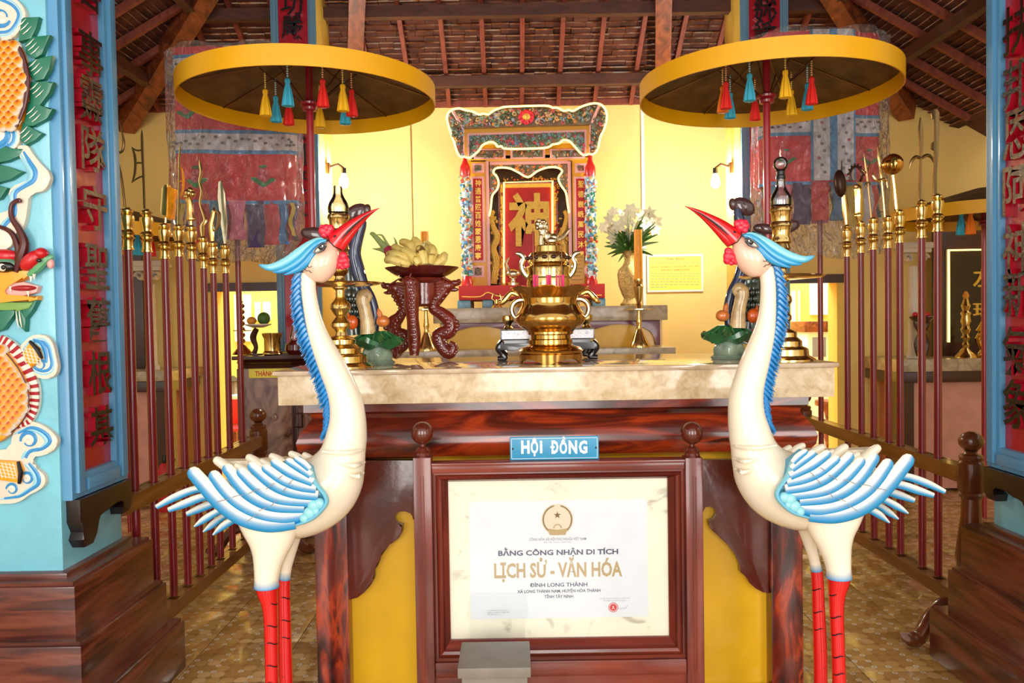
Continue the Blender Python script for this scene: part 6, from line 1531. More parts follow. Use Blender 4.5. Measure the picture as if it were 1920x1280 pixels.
# dragon columns
for cx in (874, 1108):
    s = YH / F; x = PX(cx, 420, YH - 0.06)
    b = B(); b.lathe(x, YH - 0.06, [(r_ * s, PZ(cx, y, YH - 0.06)) for r_, y in ((11, 536), (11, 528), (9, 524), (8, 518), (7, 517), (7, 420), (7, 336), (7, 335), (9, 330), (10, 322), (9, 312), (6, 306), (4, 300), (4, 290))], 18, cf=lambda i: rgb(200, 30, 34) if (i < 4 or i > 7) else rgb(190, 210, 215)); col = b.obj('dragon_column', 'paint_v', shrine)
    b = B()
    for k in range(420):
        f = k / 420; a = rs_.uniform(0, 6.28); y = 518 - f * 186; rr = (7.5 + 2 * math.sin(f * 30 + a)) * s
        b.c = rs_.choice(pal_d); b.ball((x + rr * math.cos(a), YH - 0.06 + rr * math.sin(a), PZ(cx, y + rs_.uniform(-6, 6), YH - 0.06)), rs_.uniform(2, 4.5) * s, rs_.uniform(2, 3.5) * s, rs_.uniform(2, 4.5) * s, 7, 5)
    o = b.obj('dragon_relief', 'paint_v', col); o['kind'] = 'stuff'
    b = B()
    for k in range(12): b.c = rs_.choice([rgb(200, 40, 40), rgb(40, 120, 90), rgb(230, 170, 60)]); b.ball(sp(cx + rs_.uniform(-10, 10), 448 + rs_.uniform(-9, 9), 0.075), 4 * s, 4 * s, 3 * s, 7, 5)
    o = b.obj('dragon_face', 'paint_v', col); o['kind'] = 'stuff'
# upper row of three pierced panels
srect(882, 1104, 270, 302, -0.03, 0.0, 'frieze_board', 'shrine_yellow')
for x0, x1 in ((888, 948), (957, 1022), (1031, 1096)):
    srect(x0, x1, 279, 298, 0.0, 0.007, 'panel_border', 'shrine_pink'); srect(x0 + 4, x1 - 4, 282, 295, 0.007, 0.009, 'panel', 'shrine_dark')
    floral(shrine, [(x0 + 4, 282), (x1 - 4, 282), (x1 - 4, 295), (x0 + 4, 295)], 26, 0.009, pal_f, 1.5, 3.2)
# inner arch frame
srect(912, 918, 302, 536, -0.02, 0.004, 'inner_border', 'shrine_pink'); srect(1066, 1072, 302, 536, -0.02, 0.004, 'inner_border', 'shrine_pink'); srect(918, 1066, 302, 308, -0.02, 0.004, 'inner_border', 'shrine_pink')
arch = [(917, 405), (920, 392), (923, 367), (932, 355), (935, 342), (931, 330), (925, 324), (929, 316), (942, 314), (957, 316), (970, 322), (990, 332), (1007, 321), (1026, 314), (1045, 314), (1054, 321), (1047, 333), (1051, 346), (1061, 361), (1064, 380), (1067, 399)]
b = B(); b.plate([sp(x, y, -0.01) for x, y in [(918, 308), (1066, 308), (1066, 399)] + arch[::-1][1:-1] + [(918, 405)]], 0.02); b.obj('arch_panel', 'shrine_dark', shrine)
floral(shrine, [(919, 308), (1066, 308), (1066, 395), (1060, 360), (1048, 336), (1052, 314), (1026, 312), (990, 328), (957, 313), (928, 314), (932, 345), (922, 366), (918, 400)], 120, -0.008, pal_f + [rgb(230, 130, 40)], 1.6, 4.0)
# inner tablet
srect(934, 1050, 330, 536, -0.30, -0.26, 'tablet_frame', 'shrine_pink'); srect(938, 1046, 335, 534, -0.26, -0.22, 'tablet_border', 'gold')
srect(946, 1036, 343, 532, -0.22, -0.21, 'tablet_panel', 'shrine_red')
floral(shrine, [(936, 334), (944, 334), (944, 532), (936, 532)], 50, -0.215, [rgb(236, 180, 60), rgb(220, 150, 40), rgb(160, 30, 30)], 1.5, 3.6); floral(shrine, [(1039, 334), (1048, 334), (1048, 532), (1039, 532)], 50, -0.215, [rgb(236, 180, 60), rgb(220, 150, 40), rgb(160, 30, 30)], 1.5, 3.6); floral(shrine, [(940, 331), (1044, 331), (1044, 340), (940, 340)], 40, -0.215, [rgb(236, 180, 60), rgb(220, 150, 40), rgb(160, 30, 30)], 1.5, 3.2)
b = B(); YG = YH + 0.21
gr = rect(953, 1030, 362, 462, YG); text_into(b, '神', gr, YG, 0.03, bold=0.035); b.obj('gold_character', 'gold', shrine, 'large gold character on red tablet')
# gilded scrolls at both sides of the tablet
for sg, cx in ((-1, 926), (1, 1058)):
    b = B(); s = YH / F
    q = cr([(cx, 395, 4), (cx + sg * 6, 405, 6), (cx + sg * 2, 425, 6), (cx - sg * 6, 445, 7), (cx + sg * 2, 465, 7), (cx - sg * 4, 490, 8), (cx, 515, 8), (cx + sg * 2, 532, 8)], 4)
    b.tube([P(x, y, YH + 0.1) for x, y, _ in q], [w * s for _, _, w in q], seg=9)
    for k in range(40): b.ball(P(cx + rs_.uniform(-8, 8), rs_.uniform(400, 532), YH + 0.09), rs_.uniform(2, 4) * s, 0.012, rs_.uniform(2, 4) * s, 7, 5)
    o = b.obj('gilded_scroll', 'gold', shrine)
# canopy: flared front and side wings
top_neon = [(869, 295), (861, 292), (855, 279), (851, 265), (845, 249), (838.6, 226), (839.5, 213.6), (848, 205.7), (861, 203), (873, 206.6), (885.5, 209), (898, 214.5), (907, 213), (915.6, 214.5), (924.5, 208), (937, 203), (951, 200), (1022, 198), (1036, 202), (1045, 202), (1057, 208), (1066, 206), (1075, 208), (1091, 199.5), (1110, 194), (1124.6, 195), (1134, 203), (1138, 219), (1133.5, 240), (1126, 256), (1121, 277.4), (1114, 288), (1106, 289)]
val_neon = [(869, 293), (880, 296), (889, 290), (898, 282), (905, 272), (919, 266), (928, 268.5), (933, 275), (940.5, 274), (951, 279), (1020, 277.4), (1036, 271), (1048.5, 268.5), (1057, 262), (1068, 265), (1077, 274), (1087.5, 286), (1096, 291), (1105, 288)]
YCn = YH - 0.16
fl = [p for p in top_neon if 848 <= p[0] <= 1126 and p[1] < 216]
b = B(); bot = [sp(1108, 233, 0.20), sp(868, 240, 0.20)]
pts = [P(x, y + 2, YH - 0.20) for x, y in [(848, 207)] + fl + [(1124, 197)]] + bot
b.plate(pts, 0.03); b.obj('canopy_front', 'shrine_dark', shrine)
floral(shrine, [(853, 210), (873, 210), (907, 217), (951, 204), (1022, 202), (1066, 210), (1120, 199), (1106, 228), (870, 236)], 330, 0.205, pal_f + [rgb(215, 170, 120), rgb(160, 175, 200)], 2.2, 5.2)
for sg, pl_w in ((-1, [(868, 240), (848, 207), (840, 216), (840, 228), (847, 250), (853, 266), (857, 280), (863, 291), (868, 293)]), (1, [(1108, 233), (1124, 197), (1133, 205), (1137, 220), (1132, 240), (1125, 256), (1120, 276), (1113, 287), (1107, 288)])):
    b = B(); b.plate([P(x, y, YH - 0.20) for x, y in pl_w], 0.03); b.obj('canopy_wing', 'shrine_dark', shrine)
    floral(shrine, pl_w, 70, 0.22, pal_f, 1.6, 3.8)
b = B(); s = YH / F
for k in range(8): b.ball(sp(987 + 9 * math.cos(k * .785), 219 + 8 * math.sin(k * .785), 0.24), 6 * s, 0.02, 6 * s, 8, 6)
b.obj('canopy_flower', 'comb_red', shrine); b = B(); b.ball(sp(987, 219, 0.26), 7 * s, 0.03, 6 * s, 12, 8); b.obj('flower_centre', 'gold', shrine)
# pink edge strips of the canopy and the yellow valance frame
for l in ([(868, 240), (848, 207)], [(1108, 233), (1124, 197)], [(868, 240), (868, 292)], [(1108, 233), (1107, 287)]):
    b = B(); b.tube([P(l[0][0], l[0][1], YH - 0.185), P(l[1][0], l[1][1], YH - 0.185 - (0.08 if l[1][1] < 215 else 0))], 2.6 * s, seg=6); b.obj('edge_strip', 'shrine_pink', shrine)
vr = [(870, 241), (1106, 234)]
b = B(); b.plate([sp(x, y, 0.16) for x, y in [(870, 241), (1106, 234), (1106, 244), (870, 251)]], 0.02); b.plate([sp(x, y, 0.16) for x, y in [(870, 251), (880, 251), (880, 294), (870, 293)]], 0.02); b.plate([sp(x, y, 0.16) for x, y in [(1098, 244), (1106, 244), (1106, 288), (1098, 290)]], 0.02); b.obj('valance_frame', 'shrine_yellow', shrine)
b = B(); b.plate([sp(x, y, 0.165) for x, y in [(876, 250), (1100, 243), (1100, 247), (876, 254)]], 0.02); b.plate([sp(x, y, 0.165) for x, y in [(876, 254), (880, 254), (880, 294), (876, 294)]], 0.02); b.plate([sp(x, y, 0.165) for x, y in [(1096, 247), (1100, 247), (1100, 290), (1096, 290)]], 0.02); b.obj('valance_border', 'shrine_pink', shrine)
vpoly = [(880, 254), (1096, 247)] + val_neon[::-1][1:-2] + [(880, 292)]
b = B(); b.plate([sp(x, y, 0.155) for x, y in vpoly], 0.02); b.obj('valance', 'shrine_dark', shrine)
floral(shrine, vpoly, 330, 0.158, [rgb(100, 150, 130), rgb(130, 170, 160), rgb(90, 110, 90), rgb(210, 80, 100), rgb(120, 150, 180)], 1.6, 4.0)
b = B(); pts = [sp(870, 241, 0.14), sp(1106, 234, 0.14), sp(1106, 234, -0.4), sp(870, 241, -0.4)]; b.plate(pts, 0.012, d=(0, 0, -1)); b.obj('canopy_roof', 'shrine_yellow', shrine)
# neon tubes
def neon(l, d, name='neon_tube', par=None, Y0=None, r=0.0075, n=4, mat='neon_yellow'):
    Y0 = YH if Y0 is None else Y0
    q = cr([(p[0], p[1], d if len(p) < 3 else p[2]) for p in l], n) if n > 1 else [(p[0], p[1], d) for p in l]
    b = B(); b.tube([P(x, y, Y0 - dd) for x, y, dd in q], r, seg=8); return b.obj(name, mat, par or shrine)
neon([(x, y, 0.20 + 0.1 * max(0, (240 - y) / 45)) for x, y in top_neon], 0.2)
neon(val_neon, 0.18); neon(arch, 0.04)
neon([(945, 531), (945, 342), (1036, 339), (1036, 531)], -0.19, n=1)

# ---- vase of lilies, candles, plaques on the rear altar
s = (YA + 0.25) / F; YV = YA + 0.25
xv = PX(1180, 560, YV)
def vz_(y): return PZ(1180, y, YV)
t = thing('flower_vase', 'tall chased brass vase holding white lilies on the rear altar', 'vase', (xv, YV, uz1))
off = uz1 + 0.0006 - vz_(574)
b = B(); b.lathe(xv, YV, [(r_ * s, vz_(y) + off) for r_, y in ((16, 574), (17, 570), (13, 566), (10, 560), (14, 552), (20, 535), (22, 515), (20, 506), (12, 498), (9, 490), (9, 480), (11, 474), (13, 471), (11, 471), (8, 478))], 28); b.obj('body', 'brass_carved', t)
for k in range(70):
    a = rs_.uniform(0, 6.28); el = rs_.uniform(0.4, 1.2); ln = rs_.uniform(34, 84 if math.cos(a) > -0.2 else 56) * s
    c0 = Vector((xv, YV, vz_(474) + off)); d = Vector((math.cos(a) * el, math.sin(a) * el * 0.6, rs_.uniform(-0.15, 1.6))).normalized() * ln
    b = B(); m = c0 + d * 0.5 + Vector((0, 0, 0.02)); q = cr([c0, m, c0 + d], 4); b.tube(q, [0.002, 0.004, 0.008, 0.012, 0.013, 0.011, 0.008, 0.005, 0.001], [0.0015] * 9, up=(math.sin(a), -math.cos(a), 0.2), seg=6); b.obj('leaf', 'leaf_green', t)
fls = [(1140, 412), (1150, 398), (1165, 402), (1176, 412), (1190, 398), (1205, 408), (1218, 400), (1228, 416), (1210, 420), (1195, 428), (1160, 424), (1172, 440), (1146, 432), (1132, 426), (1225, 430), (1182, 394), (1150, 446), (1200, 440)]
for i, (x, y) in enumerate(fls):
    c = P(x, y, YV - 0.05 + 0.1 * ((i * 7) % 5) / 5); b = B(); ax = Vector((rs_.uniform(-.6, .6), -1, rs_.uniform(-.2, .6))).normalized(); e1 = ax.orthogonal().normalized(); e2 = ax.cross(e1); ps = rs_.uniform(12, 16) * s
    for k in range(6):
        g = k * math.pi / 3 + i; dd = e1 * math.cos(g) + e2 * math.sin(g); sd = ax.cross(dd)
        p0 = c - ax * 0.01; p1 = c + dd * ps * 0.55 + ax * 0.012; p2 = c + dd * ps * 1.1 + ax * 0.004
        b.f([b.v(p0), b.v(p1 + sd * ps * 0.3), b.v(p2), b.v(p1 - sd * ps * 0.3)])
    b.ball(c + ax * 0.012, 0.006, u=6, w=5); f_ = b.obj('lily', 'petal', t)
    b = B(); b.tube([c - ax * 0.01, (c + Vector((xv, YV, vz_(474) + off))) / 2 + Vector((0, 0, 0.02)), Vector((xv, YV, vz_(478) + off))], 0.0018, seg=5); b.obj('stem', 'leaf_green', f_)
def candle(px, ytop, ycup, ydish, ybase, Y, zbase, label, dish_r=29):
    s = Y / F; x = PX(px, 600, Y)
    def z(y): return PZ(px, y, Y)
    o = zbase + 0.0006 - z(ybase)
    t = thing('candle_holder', label, 'candle holder', (x, Y, zbase), 'brass candle holders on the rear altar')
    b = B(); b.lathe(x, Y, [(r * s, z(y) + o) for r, y in ((20, ybase), (20, ybase - 3), (15, ybase - 12), (10, ybase - 24), (6, ybase - 32), (4, ybase - 40), (6, ybase - 46), (5, ybase - 52), (3.5, ydish + 6), (4, ydish))], 24); b.obj('foot', 'brass', t)
    b = B(); b.lathe(x, Y, [(4 * s, z(ydish + 2) + o), (dish_r * s, z(ydish) + o), (dish_r * s, z(ydish - 2) + o), (4 * s, z(ydish - 1) + o)], 28); b.obj('drip_dish', 'brass_pale', t)
    b = B(); b.lathe(x, Y, [(r * s, z(y) + o) for r, y in ((4, ydish), (7, ydish - 8), (4, ydish - 14), (6, ydish - 20), (9, ycup + 14), (6, ycup + 10), (8, ycup + 4), (8, ycup), (4, ycup))], 20); b.obj('cup', 'brass', t)
    b = B(); b.lathe(x, Y, [(7.5 * s, z(ycup) + o), (7.8 * s, z((ycup + ytop) / 2) + o), (7.5 * s, z(ytop) + o), (2 * s, z(ytop + 1) + o)], 16); tag(b.obj('candle', 'candle'), 'thick orange candle ' + ('beside the lily vase' if px > 1000 else 'behind the banana dish'), 'candle', 'orange candles')
candle(1198, 434, 526, 584, 654, YA - 0.135, lz1, 'brass candle holder right of the shrine, beside the lily vase')
candle(799, 437, 530, 584, 660, YA - 0.135, lz1, 'brass candle holder left of the shrine, behind the dragon stand')
# orange plaque leaning on the shrine
t = thing('plaque', 'small orange printed plaque leaning on the shrine', 'plaque', sp(1086, 528, 0.13))
rr = rect(1068, 1096, 474, 530, YH - 0.05); zq = r[3] + 0.0006; dzq = zq - rr[2]
b = B(); b.box(rr[0], rr[1], YH - 0.045, YH - 0.033, zq, rr[3] + dzq, 0.002); b.obj('board', 'plaque_orange', t)
for k in range(7):
    b = B(); z_ = zq + (rr[3] - rr[2]) * (0.92 - k * 0.125); b.box(rr[0] + 0.012, rr[1] - 0.012 - 0.01 * (k % 3), YH - 0.0462, YH - 0.045, z_ - 0.004, z_); b.obj('print_line', 'seal_red' if k == 1 else 'print_dark', t)
# small gilded crane candlestick figure left of the tablet
t = thing('gilt_ornament', 'small gilded bird candle ornament before the red tablet', 'ornament', sp(965, 535, 0.05)); zo = r[3]
b = B(); x = PX(962, 520, YH - 0.05); b.lathe(x, YH - 0.05, [(0.05, zo + 0.0006), (0.05, zo + 0.02), (0.02, zo + 0.03), (0.018, zo + 0.06)], 16); b.ball((x, YH - 0.05, zo + 0.09), 0.06, 0.04, 0.04); b.tube([(x - 0.03, YH - 0.05, zo + 0.1), (x - 0.055, YH - 0.05, zo + 0.17), (x - 0.03, YH - 0.05, zo + 0.22)], [0.025, 0.015, 0.01], seg=8); b.obj('body', 'brass_pale', t)
t = thing('gilt_ornament', 'small gilded scroll ornament at the left front of the rear altar', 'ornament', P(930, 572, YA + 0.1)); x = PX(931, 560, YA + 0.1); s_ = YA / F
b = B(); b.lathe(x, YA + 0.1, [(10 * s_, uz1 + 0.0006), (9 * s_, uz1 + 4 * s_), (3 * s_, uz1 + 8 * s_), (3 * s_, uz1 + 16 * s_)], 14)
for sg in (-1, 1): b.tube([(x, YA + 0.1, uz1 + 12 * s_), (x + sg * 9 * s_, YA + 0.1, uz1 + 18 * s_), (x + sg * 6 * s_, YA + 0.1, uz1 + 27 * s_), (x + sg * 2 * s_, YA + 0.1, uz1 + 24 * s_)], 1.6 * s_, seg=7)
b.obj('scroll', 'brass', t)

# ================================================================== BACK WALL FITTINGS
Yw = YW - 0.012
r2 = rect(1213, 1318, 477, 547, Yw)
t = thing('wall_notice', 'yellow framed notice with red heading on the back wall', 'notice', ((r2[0] + r2[1]) / 2, Yw, r2[2]))
b = B(); b.box(r2[0], r2[1], Yw - 0.01, YW - 0.001, r2[2], r2[3], 0.003); b.obj('frame', 'white', t)
fw_ = 0.017; b = B(); b.box(r2[0] + fw_, r2[1] - fw_, Yw - 0.012, Yw - 0.01, r2[2] + fw_, r2[3] - fw_); b.obj('sheet', 'sign_yellow', t)
def nfit(x0, x1, y0, y1): k = 13.477; return rect(1200 + x0 / k, 1200 + x1 / k, 465 + y0 / k, 465 + y1 / k, Yw)
for s_t, f_, m in (('THÁI - BẠCH', nfit(650, 1115, 235, 320), 'print_red'), ('NGỌC HOÀNG THƯỢNG ĐẾ - CAO ĐÀI', nfit(290, 1480, 440, 495), 'print_red'), ('GIÁO ĐẠO NAM PHƯƠNG', nfit(520, 1250, 525, 580), 'print_red')):
    b = B(); text_into(b, s_t, f_, Yw - 0.012, 0.0008, bold=0.02); b.obj('print_line', m, t)
for k, (x0, x1, y) in enumerate(((280, 1480, 375), (270, 1500, 640), (270, 1500, 712), (270, 1500, 782), (270, 1495, 852), (270, 1500, 922), (270, 690, 992))):
    b = B(); x = x0; rk = random.Random(k)
    while x < x1 - 30:      # rows of tiny illegible words
        w = rk.uniform(40, 110); f_ = nfit(x, min(x + w, x1), y - 9, y + 9); b.box(f_[0], f_[1], Yw - 0.0126, Yw - 0.012, f_[2], f_[3]); x += w + 22
    o = b.obj('fine_print', 'print_gold', t); o['kind'] = 'stuff'
for px, nm, m, w in ((772.5, 'wire', 'wire', 0.004), (1206.5, 'conduit', 'conduit', 0.014)):
    x = PX(px, 400, YW - 0.01); b = B(); b.box(x - w, x + w, YW - 0.02, YW - 0.001, uz1 if px > 1000 else 1.35, ZW - 0.03, 0.001)
    tag(b.obj(nm, m), 'white cable conduit running up the wall beside the notice' if px > 1000 else 'thin dark wire running down the wall left of the shrine', 'conduit' if px > 1000 else 'wire')
rs2 = rect(1226, 1243, 626, 642, YA + 0.3); x = rs2[0]
t = thing('wall_socket', 'small white socket on the side of the rear altar', 'socket', (u1 - 0.03, YA + 0.3, rs2[2]))
b = B(); b.box(u1 - 0.0295, u1 - 0.015, YA + 0.28, YA + 0.36, rs2[2], rs2[3], 0.003); b.obj('plate', 'white', t); b = B(); b.box(u1 - 0.015, u1 - 0.002, YA + 0.30, YA + 0.34, rs2[2] + 0.015, rs2[3] - 0.015, 0.002); b.obj('plug', 'white', t)
# bulbs on the rear columns
emit('bulb_lit', (1.0, 0.97, 0.88, 1), 900.0)
for sg, cx, label in ((1, rcl[1], 'lit white bulb on the inner side of the left rear column'), (-1, rcr[0], 'lit white bulb on the inner side of the right rear column')):
    zb_ = PZ(650 if sg > 0 else 1352, 318, 6.0); t = thing('wall_lamp', label, 'lamp', (cx, 6.0, zb_))
    b = B(); b.box(cx, cx + sg * 0.03, 5.97, 6.03, zb_ - 0.03, zb_ + 0.05, 0.004); b.tube([(cx + sg * 0.02, 6.0, zb_ + 0.02), (cx + sg * 0.09, 6.0, zb_ + 0.04), (cx + sg * 0.13, 6.0, zb_ + 0.01)], 0.01, seg=8); b.obj('bracket', 'dark_metal', t)
    b = B(); b.lathe(cx + sg * 0.13, 6.0, [(0.018, zb_ + 0.012), (0.02, zb_ - 0.03), (0.012, zb_ - 0.032)][::-1], 14); b.obj('socket', 'black', t)
    b = B(); b.lathe(cx + sg * 0.13, 6.0, [(0.012, zb_ - 0.0325), (0.022, zb_ - 0.05), (0.034, zb_ - 0.085), (0.033, zb_ - 0.11), (0.02, zb_ - 0.13), (0.004, zb_ - 0.136)][::-1], 18); b.obj('bulb', 'bulb_lit', t)

# ================================================================== SIDE ALTARS
def colonnette(px, py0, py1, Y, zbase, label):
    s = Y / F; x = PX(px, 600, Y)
    t = thing('colonnette', label, 'colonnette', (x, Y, zbase), 'white colonnettes on the side altars')
    zt_ = PZ(px, py0, Y)
    b = B(); b.lathe(x, Y, [(12 * s, zbase + 0.0006), (12 * s, zbase + 0.03), (9 * s, zbase + 0.05), (8 * s, zt_ - 0.2), (9 * s, zt_ - 0.19)], 20); b.obj('shaft', 'white_plaster', t)
    b = B(); b.box(x - 32 * s, x + 32 * s, Y - 0.1, Y + 0.1, zt_ - 0.045, zt_, 0.004); b.box(x - 26 * s, x + 26 * s, Y - 0.08, Y + 0.08, zt_ - 0.08, zt_ - 0.045, 0.004); b.obj('abacus', 'white_plaster', t)
    for sg in (-1, 1):
        b = B(); q = [(x + sg * (14 * s + 9 * s * (1 - k * .07) * math.cos(k * .6)), Y - 0.03, zt_ - 0.125 + 9 * s * (1 - k * .07) * math.sin(k * .6)) for k in range(12)]; b.tube(q, 0.014, 0.05, seg=8); b.obj('volute', 'white_plaster', t)
def side_altar(x0, x1, ys, ye, label, cat_y):
    Yf = 6.35
    r = rect(x0, x1, ys, ye, Yf)
    t = thing('side_altar', label, 'altar', ((r[0] + r[1]) / 2, 6.6, 0))
    b = B(); b.box(r[0], r[1], Yf, YW - 0.002, r[2], r[3], 0.003); b.obj('stone_slab', 'stone_slab', t)
    b = B(); b.box(r[0] + 0.03, r[1] - 0.03, Yf + 0.03, YW - 0.003, r[2] - 0.09, r[2] - 0.0005, 0.006); b.obj('moulding', 'dark_wood', t)
    for xa in (r[0] + 0.04, r[1] - 0.16):
        b = B(); b.box(xa, xa + 0.12, Yf + 0.05, Yf + 0.17, 0, r[2] - 0.09); b.obj('leg', 'dark_wood', t)
    b = B(); b.box(r[0] + 0.16, r[1] - 0.16, Yf + 0.12, YW - 0.004, 0.02, r[2] - 0.09); b.obj('body_panel', 'pink_panel', t)
    return r, t
rl, _ = side_altar(60, 322, 698, 716, 'side altar with stone top and pink panel, behind the left staffs', 0)
rr_, _ = side_altar(1682, 1990, 672, 695, 'side altar with stone top and pink panel, behind the right staffs', 0)
colonnette(284, 490, 700, 6.6, rl[3], 'white scrolled colonnette on the left side altar'); colonnette(1712, 456, 675, 6.6, rr_[3], 'white scrolled colonnette on the right side altar')
pbr('dark_mirror', rgb(40, 28, 22), 0.12, coat=0.5)
def side_panel_(x0, x1, y0, y1, zbase, chars, label, squig):
    Y = 6.8; r = rect(x0, x1, y0, y1, Y)
    t = thing('name_tablet', label, 'tablet', ((r[0] + r[1]) / 2, Y, zbase))
    b = B(); b.box(r[0] - 0.10, r[1] + 0.10, Y, Y + 0.03, zbase + 0.0006, r[3] + 0.25, 0.004); b.obj('frame', 'dark_wood', t)
    b = B(); b.box(r[0], r[1], Y - 0.008, Y, max(r[2], zbase + 0.02), r[3]); b.obj('dark_panel', 'dark_mirror', t)
    for c, xa, xb, ya, yb in chars:
        b = B(); text_into(b, c, rect(xa, xb, ya, yb, Y), Y - 0.008, 0.012, bold=0.015); b.obj('gold_character', 'gold_flat', t)
    zl = max(r[2], zbase + 0.05)
    b = B(); b.tube([(r[0] + 0.02, Y - 0.02, zl), (r[0] + 0.02, Y - 0.02, r[3] - 0.01), (r[1] - 0.02, Y - 0.02, r[3] - 0.01), (r[1] - 0.02, Y - 0.02, zl)], 0.011, seg=8); b.obj('neon_tube', 'neon_yellow', t)
    neon(squig, 0.03, par=t, Y0=Y)
side_panel_(1772, 1918, 466, 640, rr_[3], [('左', 1822, 1866, 502, 538), ('班', 1822, 1866, 566, 594)], 'dark tablet with gold characters in a neon frame, right side altar', [(1786, 430), (1795, 424), (1806, 428), (1816, 423), (1822, 430), (1834, 424), (1846, 422), (1870, 420), (1900, 424)])
side_panel_(100, 246, 492, 664, rl[3], [('右', 152, 196, 528, 562), ('班', 152, 196, 590, 620)], 'dark tablet with gold characters in a neon frame, left side altar', [(110, 452), (130, 448), (150, 454), (180, 448), (215, 450), (240, 456)])
def small_stick(px, y0, y1, Y, zbase, label, m='brass', sc=1.0):
    s = Y / F * sc; x = PX(px, 600, Y); z1 = PZ(px, y0, Y); h = z1 - zbase
    t = thing('candle_holder', label, 'candle holder', (x, Y, zbase), 'brass candle holders on side furniture')
    b = B(); pr = [(20, 0), (19, .03), (12, .10), (5, .17), (7, .22), (4, .27), (8, .34), (5, .40), (9, .48), (6, .54), (9, .62), (7, .70), (9, .76), (5, .80), (8, .88), (6, .93), (4, 1.0)]
    b.lathe(x, Y, [(r * s, zbase + 0.0006 + f * h) for r, f in pr], 16); b.obj('stem', m, t)
    b = B(); b.lathe(x, Y, [(4 * s, z1), (6 * s, z1 + 6 * s), (2 * s, z1 + 14 * s)], 10); b.obj('red_top', 'fruit_orange', t)
small_stick(1811, 560, 678, 6.5, rr_[3], 'slim turned brass candle holder before the right tablet')
# carved dark stand with a red offering
for px, zb_, lb in ((1728, rr_[3], 'carved dark stand with red offering beside the right colonnette'),):
    Y = 6.45; s = Y / F; x = PX(px, 620, Y); t = thing('offering_stand', lb, 'stand', (x, Y, zb_))
    b = B(); q = cr([(-8, 8, 6), (-14, 30, 5), (-6, 50, 6), (-12, 66, 7), (-16, 78, 4)], 4)
    for sg in (-1, 1):
        b = B(); b.tube([(x + sg * (abs(u) - 4) * s, Y, zb_ + v * s - 1.5 * s) for u, v, _ in q], [w * s for _, _, w in q], seg=8); b.obj('carved_leg', 'dark_wood', t)
    b = B(); b.lathe(x, Y, [(14 * s, zb_ + 70 * s), (22 * s, zb_ + 78 * s), (20 * s, zb_ + 80 * s), (4 * s, zb_ + 78 * s)], 20); b.obj('tray', 'dark_wood', t)
    b = B()
    for k in range(5): b.ball((x + (k - 2) * 6 * s, Y - 0.02 * (k % 2), zb_ + 83 * s), 5 * s, 5 * s, 5 * s, 8, 6)
    b.obj('red_offering', 'seal_red', t)
b = B(); x = PX(1846, 610, 6.5); s = 6.5 / F; b.lathe(x, 6.5, [(r * s, rr_[3] + 0.0006 + z * s) for r, z in ((14, 0), (12, 8), (8, 14), (14, 26), (17, 36), (12, 46), (16, 50), (10, 60), (4, 72))], 18); tag(b.obj('brass_censer', 'brass'), 'small brass censer beside the right blue column', 'censer')
# plant pot and red thing under the left rack side
t = thing('fire_extinguisher', 'small red extinguisher standing by the left side altar', 'extinguisher', (PX(309, 860, 6.2), 6.2, 0))
b = B(); x = PX(309, 860, 6.2); b.lathe(x, 6.2, [(0.055, 0.001), (0.06, 0.02), (0.06, 0.30), (0.04, 0.36), (0.02, 0.38)], 18); b.obj('cylinder', 'chair_red', t); b = B(); b.lathe(x, 6.2, [(0.02, 0.38), (0.025, 0.40), (0.015, 0.44)], 12); b.tube([(x, 6.2, 0.42), (x + 0.06, 6.18, 0.44), (x + 0.09, 6.18, 0.40)], 0.008, seg=6); b.obj('valve', 'black', t); b = B(); b.lathe(x, 6.2, [(0.0605, 0.17), (0.0605, 0.27)], 18); b.obj('label_band', 'white', t)

# ================================================================== LEFT CABINET
Yc = 5.25
xc0, xc1 = PX(434, 680, Yc), PX(618, 680, Yc); zct = PZ(510, 667, Yc)
cab = thing('incense_cabinet', 'dark wood cabinet with burl front behind the left rack', 'cabinet', ((xc0 + xc1) / 2, Yc + 0.2, 0))
b = B(); b.box(xc0, xc1, Yc, Yc + 0.5, zct - 0.025, zct, 0.004); b.obj('top', 'dark_wood', cab)
b = B(); b.prof_x([(Yc + 0.03, zct - 0.0255), (Yc + 0.015, zct - 0.045), (Yc + 0.05, zct - 0.06), (Yc + 0.06, zct - 0.085), (Yc + 0.48, zct - 0.085), (Yc + 0.48, zct - 0.0255)], xc0 + 0.03, xc1 - 0.03); b.obj('cornice', 'dark_wood', cab)
xb0, xb1 = PX(456, 780, Yc + 0.08), PX(598, 780, Yc + 0.08)
b = B(); b.box(xb0, xb1, Yc + 0.08, Yc + 0.48, 0.0, zct - 0.0855); b.obj('body', 'burl_panel', cab)
rg = rect(467, 545, 689, 708, Yc + 0.08)
b = B(); b.box(rg[0], rg[1], Yc + 0.072, Yc + 0.0798, rg[2], rg[3], 0.002); gp = b.obj('yellow_glass', 'sign_yellow', cab)
b = B(); text_into(b, 'THÀNH', rect(478, 512, 693, 705, Yc + 0.07), Yc + 0.072, 0.001, bold=0.02); b.obj('lettering', 'print_red', gp)
for xa, xb_ in ((xb0 - 0.03, xb0), (xb0 + 0.33, xb0 + 0.37), (xb1 - 0.03, xb1)):
    b = B(); b.box(xa, xb_, Yc + 0.06, Yc + 0.0795, 0, zct - 0.0855, 0.004); b.obj('stile', 'dark_wood', cab)
b = B(); c = P(513, 782, Yc + 0.07); b.lathe(0, 0, [(0.024, 0), (0.024, 0.012), (0.01, 0.016)], 8)
bmesh.ops.transform(b.bm, matrix=Matrix.Translation(c) @ Matrix.Rotation(R(90), 4, 'X'), verts=b.bm.verts[:]); b.obj('lock_plate', 'burl_panel', cab)
